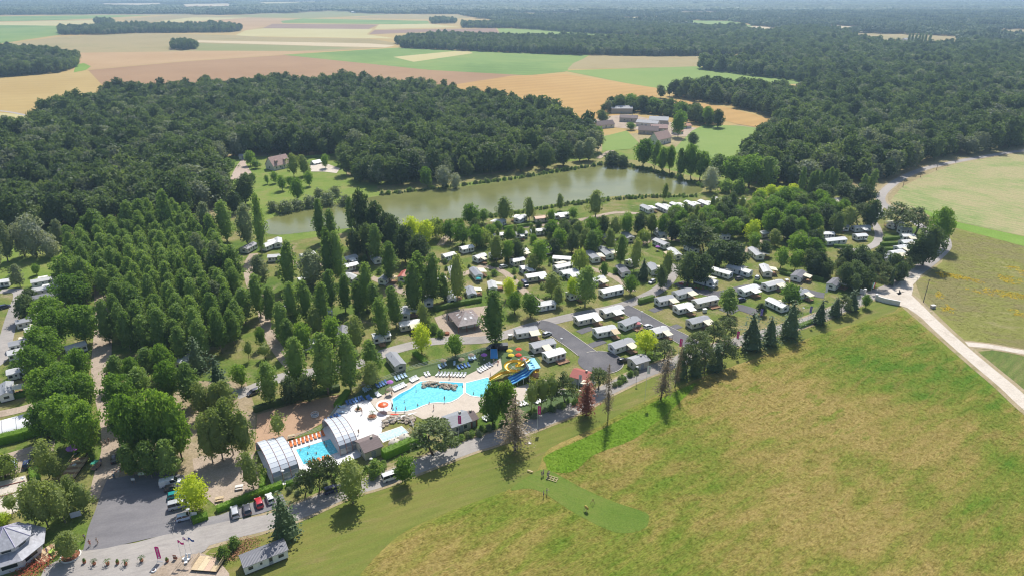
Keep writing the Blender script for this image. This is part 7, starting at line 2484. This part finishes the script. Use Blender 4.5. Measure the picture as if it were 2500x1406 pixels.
# show deck with four board panels beside the show home
a, b = P(466, 1395), P(530, 1400)
m, per, rz, L0 = frame_from(a, b)
c = m + per * 2.0
t = thing('show_deck', 'raised wooden show terrace with railing on the gravel apron', 'terrace', (c.x, c.y, .13), rz)
for k in range(4):
    MB().box((-L0 / 2 + (k + .5) * L0 / 4, 0, .5), (L0 / 4 - .04, 4.0, .08)).build('board_panel', [WOODP, plain('fresh wood', (.66, .53, .34), .8, .2, var=.15), plain('pinkish wood', (.60, .43, .31), .8, .2, var=.15), WOODP][k], t)
MB().box((0, 0, .22), (L0 - .3, 3.6, .44)).build('underframe', SKIRT, t)
for (x0, y0, x1, y1) in ((-L0 * .1, 2, L0 / 2, 2), (L0 / 2, -2, L0 / 2, 2), (-L0 / 2, -1.5, -L0 / 2, 2)):
    d = Vector((x1 - x0, y1 - y0, 0))
    an = math.atan2(d.y, d.x)
    r_ = MB()
    for z in (.7, 1.45): r_.box(((x0 + x1) / 2, (y0 + y1) / 2, z), (d.length, .07, .08), an)
    k = int(d.length / .3)
    for i in range(k + 1): r_.box((x0 + d.x * i / k, y0 + d.y * i / k, 1.05), (.05, .05, .8), an)
    r_.build('railing', WOODP, t)
for k, (x, y) in enumerate(((451, 1366), (461, 1367), (455, 1375))):
    p = P(x, y)
    t = thing('garden_chair', 'white plastic garden chair, %s of the three by the show terrace' % ['left', 'right', 'front'][k], 'chair', (p.x, p.y, .13), -2.2 + k * .5, 'white garden chairs')
    MB().box((0, 0, .42), (.8, .6, .05)).build('seat', PL_w, t)
    MB().box((-.5, 0, .8), (.08, .6, .8), 0, Matrix.Rotation(-.4, 3, 'Y')).build('backrest', PL_w, t)
    for sx in (-.35, .35):
        for sy in (-.26, .26): MB().box((sx, sy, .2), (.06, .06, .4)).build('leg', PL_w, t)
p = P(428, 1366)
t = thing('sign_board', 'brown standing board beside the potted plants', 'sign', (p.x, p.y, .13), -.1)
MB().box((0, 0, .7), (.75, .08, 1.2)).build('board', WOODR, t)
MB().box((0, -.045, .95), (.6, .012, .35)).build('panel', W_beige, t)
for s_ in (-.3, .3): MB().box((s_, .2, .3), (.05, .4, .6)).build('foot', WOODR, t)
p = P(376, 1394)
t = thing('tyre_planter', 'round white planter ring on the gravel apron', 'planter', (p.x, p.y, .13))
MB().lathe([(.25, .1), (.3, .3), (.5, .28), (.55, 0)], n=14).build('ring', W_white, t)
MB().lathe([(.27, .2), (.02, .22)], n=10).build('soil', EARTH, t)
p = P(173, 1358)
t = thing('tree_bed', 'round stone edged bed round the slim tree', 'planting bed', (p.x, p.y, .11))
MB().lathe([(2.1, 0), (2.1, .2), (1.85, .22), (1.82, .1)], n=24).build('stone_ring', W_render, t)
MB().lathe([(1.84, .12), (.02, .16)], n=20).build('mulch', EARTH, t)
# reception terrace
p = P(118, 1352)
t = thing('terrace', 'wooden terrace with furniture beside the reception', 'terrace', (p.x, p.y, .12), -.55)
for k in range(8): MB().box((0, -2.2 + k * .62, .12), (4.6, .58, .1)).build('plank', WOODP if k % 2 else WOOD, t)
MB().lathe([(.02, .8), (.7, .78), (.7, .74), (.05, .72), (.05, .15)], (.8, .6, 0), 12).build('table', plain('lime plastic', (.40, .55, .10), .5, .3), t)
for k in range(4): MB().box((-2.2 + k * 1.4, -2.6, .55), (.08, .08, .9)).build('post', WOODP, t)
MB().box((0, -2.6, 1.0), (4.6, .07, .08)).build('rail', WOODP, t)
# walled terrace with tables left of the drive
p = P(182, 1145)
t = thing('snack_terrace', 'timber terrace with purple parasol left of the drive', 'terrace', (p.x, p.y, .1), .12)
for k in range(9): MB().box((0, -4.2 + k * 1.02, .35), (3.8, .98, .1)).build('plank', WOODP if k % 2 else WOOD, t)
MB().box((0, 0, .15), (3.6, 8.8, .3)).build('underframe', SKIRT, t)
r_ = MB()
for sx in (-1.9, 1.9):
    r_.box((sx, 0, 1.3), (.07, 9.2, .08))
    for k in range(19): r_.box((sx, -4.5 + k * .5, .85), (.05, .05, .85))
r_.box((0, -4.6, 1.3), (3.8, .07, .08))
for k in range(9): r_.box((-1.8 + k * .45, -4.6, .85), (.05, .05, .85))
r_.build('railing', WOODP, t)
MB().lathe([(.02, 1.1), (.5, 1.08), (.5, 1.03), (.05, 1.0), (.05, .4)], (0, .5, 0), 12).build('table', W_white, t)
parasol((184, 1108), PV, 'deep violet parasol on the timber terrace', 1.8, 2.6)
# notice boards
for (x, y, lab, m, sz) in [(188, 1266, 'pale blue notice board behind the reception', plain('pale blue board', (.50, .52, .66), .5, .3), (2.2, 1.5)), (349, 1166, 'pale green information sign at the grove edge', plain('pale green board', (.60, .68, .50), .5, .3), (2.0, .9)), (477, 1266, 'white notice on posts beside the little hedge', W_white, (1.2, 1.3)), (327, 1180, 'white litter box at the car park edge', W_white, (.9, .6))]:
    p = P(x, y)
    t = thing('notice_board', lab, 'sign', (p.x, p.y, .12), .5 if x == 188 else .1)
    MB().box((0, 0, 1.3), (sz[0], .1, sz[1])).build('board', m, t)
    for s_ in (-1, 1): MB().box((s_ * sz[0] * .4, .1, .7), (.08, .08, 1.4)).build('post', WOOD, t)
# barrier across the drive
p = P(292, 1158)
t = thing('barrier', 'striped red and white barrier across the drive', 'barrier', (p.x, p.y, .12), .18)
MB().box((1.6, 0, .55), (.5, .4, 1.1)).build('post', PY, t)
for k in range(7): MB().box((1.2 - k * .5 - .25, 0, 1.0), (.495, .08, .1)).build('band', PR if k % 2 else PL_w, t)
p = P(280, 1168)
t = thing('toll_post', 'slim dark ticket post in the middle of the drive', 'post', (p.x, p.y, .12), .1)
MB().box((0, 0, .7), (.35, .3, 1.4)).build('cabinet', R_dark, t)
MB().box((0, -.16, 1.1), (.25, .02, .3)).build('panel', plain('blue panel', (.10, .30, .50), .4, .3), t)
# timber edges of the boules court
for k, s in enumerate(['-20 1194 62 1174', '-20 1218 66 1196']):
    q = pts_of(s)
    a, b = P(*q[0]), P(*q[1])
    d = b - a
    m = (a + b) / 2
    t = thing('timber_edge', '%s timber edge of the boules court' % ['upper', 'lower'][k], 'timber', (m.x, m.y, .09), math.atan2(d.y, d.x))
    MB().box((0, 0, .1), (d.length, .18, .2)).build('beam', WOODR, t)
# stone cabinet by the track, little sheds among homes
p = P(2277, 752)
t = thing('meter_cabinet', 'stone meter cabinet beside the chalk track', 'cabinet', (p.x, p.y, .05), .2)
MB().box((0, 0, .6), (1.6, 1.2, 1.2)).build('body', W_stone, t)
MB().box((0, 0, 1.24), (1.8, 1.4, .1)).build('lid', W_render, t)
MB().box((0, -.61, .6), (.7, .04, .8)).build('door', DOORM, t)
for k, (x, y) in enumerate([(1246, 825), (1720, 762), (1560, 797), (1920, 690)]):
    p = P(x, y)
    t = thing('garden_box', ['white storage box beside the small cream awning home', 'white storage box beside the long beige home', 'green grey meter box behind the pink parasol home', 'wooden storage box beside the slate roofed home'][k], 'box', (p.x, p.y, .05), .3, 'storage boxes')
    MB().box((0, 0, .7), (1.4, 1.0, 1.3)).build('body', [W_cream, W_white, W_grey, WOODP][k], t)
    MB().box((0, 0, 1.39), (1.6, 1.2, .08)).build('lid', W_white, t)
# round wooden tub by the pavilion
p = P(1091, 816)
t = thing('wooden_tub', 'round brown planter tub left of the pavilion', 'planter', (p.x, p.y, .1))
MB().lathe([(.02, .6), (.85, .62), (1.0, .7), (.95, 0)], n=14).build('tub', WOODR, t)
MB().lathe([(.84, .64), (.02, .7)], n=12).build('soil', EARTH, t)
# red flower bed and mulched bed
for px, n_, m, lab in [([(1662, 694), (1690, 701), (1714, 706)], 46, plain('red blossom', (.55, .07, .09), .8, .1, var=.3), 'bed of red flowers beside the dark tarmac bend'), ([(555, 1352), (585, 1340), (612, 1332)], 60, plain('russet ground cover', (.40, .22, .12), .9, .1, var=.35), 'russet flower bed beside the show home'), ([(60, 1395), (85, 1385), (104, 1372)], 50, plain('rusty blossom', (.45, .12, .07), .8, .1, var=.35), 'rusty red flower bed in front of the reception')]:
    w = catmull([P(*q) for q in px], 8)
    c = w[len(w) // 2]
    b = MB()
    LR.seed(n_)
    wd = 1.0 if n_ == 46 else 2.6
    for i in range(n_ * 14):
        q = w[LR.randrange(len(w))] - c + Vector((LR.uniform(-1, 1), LR.uniform(-1, 1), 0)) * wd
        leafquad(b, q + Vector((0, 0, LR.uniform(.15, .55))), (Vector((0, 0, 1)) + rvec() * .8).normalized(), .34)
    tag(b.build('flower_bed', m, None, False, (c.x, c.y, .1)), lab, 'flower bed', None, 'stuff')
# cows in the far pasture: a standing cow grown as one skin
cowm = skin_mesh('cow body', [(-.8, 0, 1.05, .30, .34), (0, 0, 1.05, .36, .40), (.7, 0, 1.12, .30, .36), (1.15, 0, 1.30, .17), (1.45, 0, 1.28, .15), (1.75, 0, 1.15, .10), (-.8, -.22, .75, .12), (-.86, -.22, .42, .075), (-.8, -.22, .05, .06), (-.8, .22, .75, .12), (-.86, .22, .42, .075), (-.8, .22, .05, .06), (.7, -.2, .7, .11), (.72, -.2, .38, .07), (.7, -.2, .05, .06), (.7, .2, .7, .11), (.72, .2, .38, .07), (.7, .2, .05, .06), (-1.12, 0, 1.15, .06), (-1.2, 0, .7, .03)],
                 [(0, 1), (1, 2), (2, 3), (3, 4), (4, 5), (0, 6), (6, 7), (7, 8), (0, 9), (9, 10), (10, 11), (2, 12), (12, 13), (13, 14), (2, 15), (15, 16), (16, 17), (0, 18), (18, 19)], plain('dark cowhide', (.07, .05, .04), .8, .2, var=.3))
for k, (x, y, a) in enumerate([(1838, 190, .4), (1861, 189, 2.2), (1889, 193, 1.0), (1918, 200, .2), (1924, 202, 2.8)]):
    p = P(x, y)
    t = thing('cow', 'dark cow, %s of the five in the pasture between the forest fingers' % (ORD[k] if k < 4 else 'rightmost'), 'cow', (p.x, p.y, .15), a, 'cows in the pasture')
    link('body', cowm, t)
# field poles, road signs and a red white gate bar by the lane
p = P(2226, 682)
t = thing('lane_gate', 'white gate bar beside the shaded lane', 'gate', (p.x, p.y, .1), -.5)
MB().box((0, 0, 1.0), (4.2, .1, .12)).build('bar', PL_w, t)
for s_ in (-2, 2): MB().box((s_, 0, .55), (.14, .14, 1.1)).build('post', PL_w, t)

bpy.data.scenes.remove(TMP)
# ------------------------------------------------------------------ standing grass and flowers of the meadows
def tuft(name, mat, seed, n, h, spread, wd):
    LR.seed(seed)
    b = MB()
    for _ in range(n):
        an, q = LR.uniform(0, 6.283), math.sqrt(LR.random()) * spread
        p = Vector((math.cos(an) * q, math.sin(an) * q, -.02))
        a2 = LR.uniform(0, 6.283)
        s = Vector((math.cos(a2), math.sin(a2), 0)) * wd
        a3 = LR.uniform(0, 6.283)
        tip = p + Vector((math.cos(a3) * h * 1.3, math.sin(a3) * h * 1.3, h * LR.uniform(.35, 1.0)))
        b.add([p - s, p + s, tip], [(0, 1, 2)])
    return bpy.data.objects.new(name, b.mesh(name, mat))


L_grass = ground('standing grass', [(.145, .27, .024), (.22, .295, .036), (.30, .315, .055), (.41, .35, .085), (.48, .375, .11), (.28, .32, .045)], .018, .085, 1.1, .62, 3.2, fine_amt=.5, bump=0, mid_cols=(.38, .30, .085), trans=.5)
L_lushg = ground('lush standing grass', [(.19, .34, .02), (.24, .38, .03), (.29, .39, .045)], .03, .16, 1.6, fine_amt=.4, bump=0, trans=.5)
L_rough = ground('rough standing grass', [(.20, .23, .07), (.25, .22, .09), (.24, .26, .06), (.33, .30, .13)], .025, .1, 1.0, -.7, 3, fine_amt=.45, bump=0, trans=.5)
YELB = plain('yellow blossom', (.72, .50, .02), .8, .1, var=.15)
CG = pcol('meadow tufts', [tuft('meadow tuft %d' % k, L_grass, 900 + k, 18, [.12, .16, .24][k], .5, .045) for k in range(3)])
CL = pcol('lush tufts', [tuft('lush tuft %d' % k, L_lushg, 910 + k, 22, [.12, .17][k], .5, .05) for k in range(2)])
CR = pcol('rough tufts', [tuft('rough tuft %d' % k, L_rough, 920 + k, 16, [.14, .2][k], .6, .05) for k in range(2)])
CY = pcol('flower tufts', [tuft('flower tuft %d' % k, YELB, 930 + k, 12, [.3, .4][k], .7, .12) for k in range(2)])
lane = wpoly('1245 1195 1310 1150 1345 1150 1420 1190 1500 1225 1575 1250 1584 1268 1575 1288 1540 1300 1490 1295 1400 1250 1330 1205 1290 1192', 4)
verge = wpoly('520 1335 680 1293 850 1218 970 1170 1210 1085 1390 1015 1465 968 1570 925 1730 865 1910 818 2090 748 2165 735 2185 760 2000 815 1850 872 1700 925 1560 985 1450 1045 1340 1095 1310 1150 1240 1195 1130 1235 1000 1290 930 1345 880 1400 840 1440 560 1440 500 1390', 3)
lush = wpoly('1335 1110 1440 1062 1560 1000 1640 960 1700 935 1650 990 1590 1040 1540 1075 1450 1110 1400 1150 1345 1150 1332 1130', 4)
mead = wpoly('840 1450 900 1380 1000 1300 1130 1240 1240 1198 1300 1190 1345 1150 1450 1050 1560 988 1700 930 1850 876 2000 820 2185 766 2215 770 2330 875 2460 985 2500 1010 2700 1170 2700 1450')
rough = wpoly('2330 560 2500 600 2700 640 2700 950 2600 890 2440 840 2370 828 2300 765 2262 725 2255 690 2312 640')


def grass(name, label, polys, spacing, seed, coll, n, holes=(), keep=None, hs=(.7, 1.25)):
    p = fill(polys, spacing, seed, holes, .5)
    r = np.random.default_rng(seed)
    if keep is not None:
        f = np.sin(p[:, 0] * .19 + 2 * np.sin(p[:, 1] * .07)) + np.sin(p[:, 1] * .31 + p[:, 0] * .05) + r.uniform(-1.2, 1.2, len(p))
        p = p[f > keep]
    m = len(p)
    k = r.uniform(hs[0], hs[1], m)
    sc = np.stack([k * r.uniform(.8, 1.3, m), k * r.uniform(.8, 1.3, m), k], 1)
    return scatter_gn(name, np.concatenate([p, np.full((m, 1), .05)], 1), r.uniform(0, 6.28, m), sc, r.integers(0, n, m), coll, label)


grass('meadow_grass', 'tall dry grass of the foreground meadow', [mead], .95, 41, CG, 3, [lane, verge, lush])
grass('lush_grass', 'lush green grass strip beside the mown verge', [lush], .62, 42, CL, 2)
grass('lush_grass', 'ragged edge of the lush grass strip', [wpoly('1340 1118 1440 1072 1560 1010 1640 970 1720 925 1690 985 1640 1040 1580 1080 1480 1125 1420 1165 1345 1152')], .9, 45, CL, 2, [lane, verge, lush], .5)
grass('rough_grass', 'rough grass right of the chalk track', [rough], 1.25, 43, CR, 2)
grass('flower_drift', 'drifts of yellow flowers in the rough meadow', [wpoly(s, 4) for s in DRIFTS], .95, 44, CY, 2, (), .2)
# ------------------------------------------------------------------ air: pale haze round the whole place
hz = MB()
hz.box((0, 12000, (CAMH + 3 - 1.5) / 2), (60000, 27000, CAMH + 3 + 1.5))
hm = bpy.data.materials.new('haze')
hm.use_nodes = True
ht = hm.node_tree
for nd in list(ht.nodes):
    if nd.type != 'OUTPUT_MATERIAL': ht.nodes.remove(nd)
pv = ht.nodes.new('ShaderNodeVolumePrincipled')
pv.inputs['Color'].default_value = (.54, .77, 1.0, 1)
pv.inputs['Density'].default_value = 1.35e-4
pv.inputs['Density Attribute'].default_value = ''
pv.inputs['Anisotropy'].default_value = 0.3
ht.links.new(pv.outputs[0], [n for n in ht.nodes if n.type == 'OUTPUT_MATERIAL'][0].inputs['Volume'])
try: hm.cycles.homogeneous_volume = True
except Exception: pass
tag(hz.build('haze', hm), 'thin blue summer haze over the country', kind='stuff')
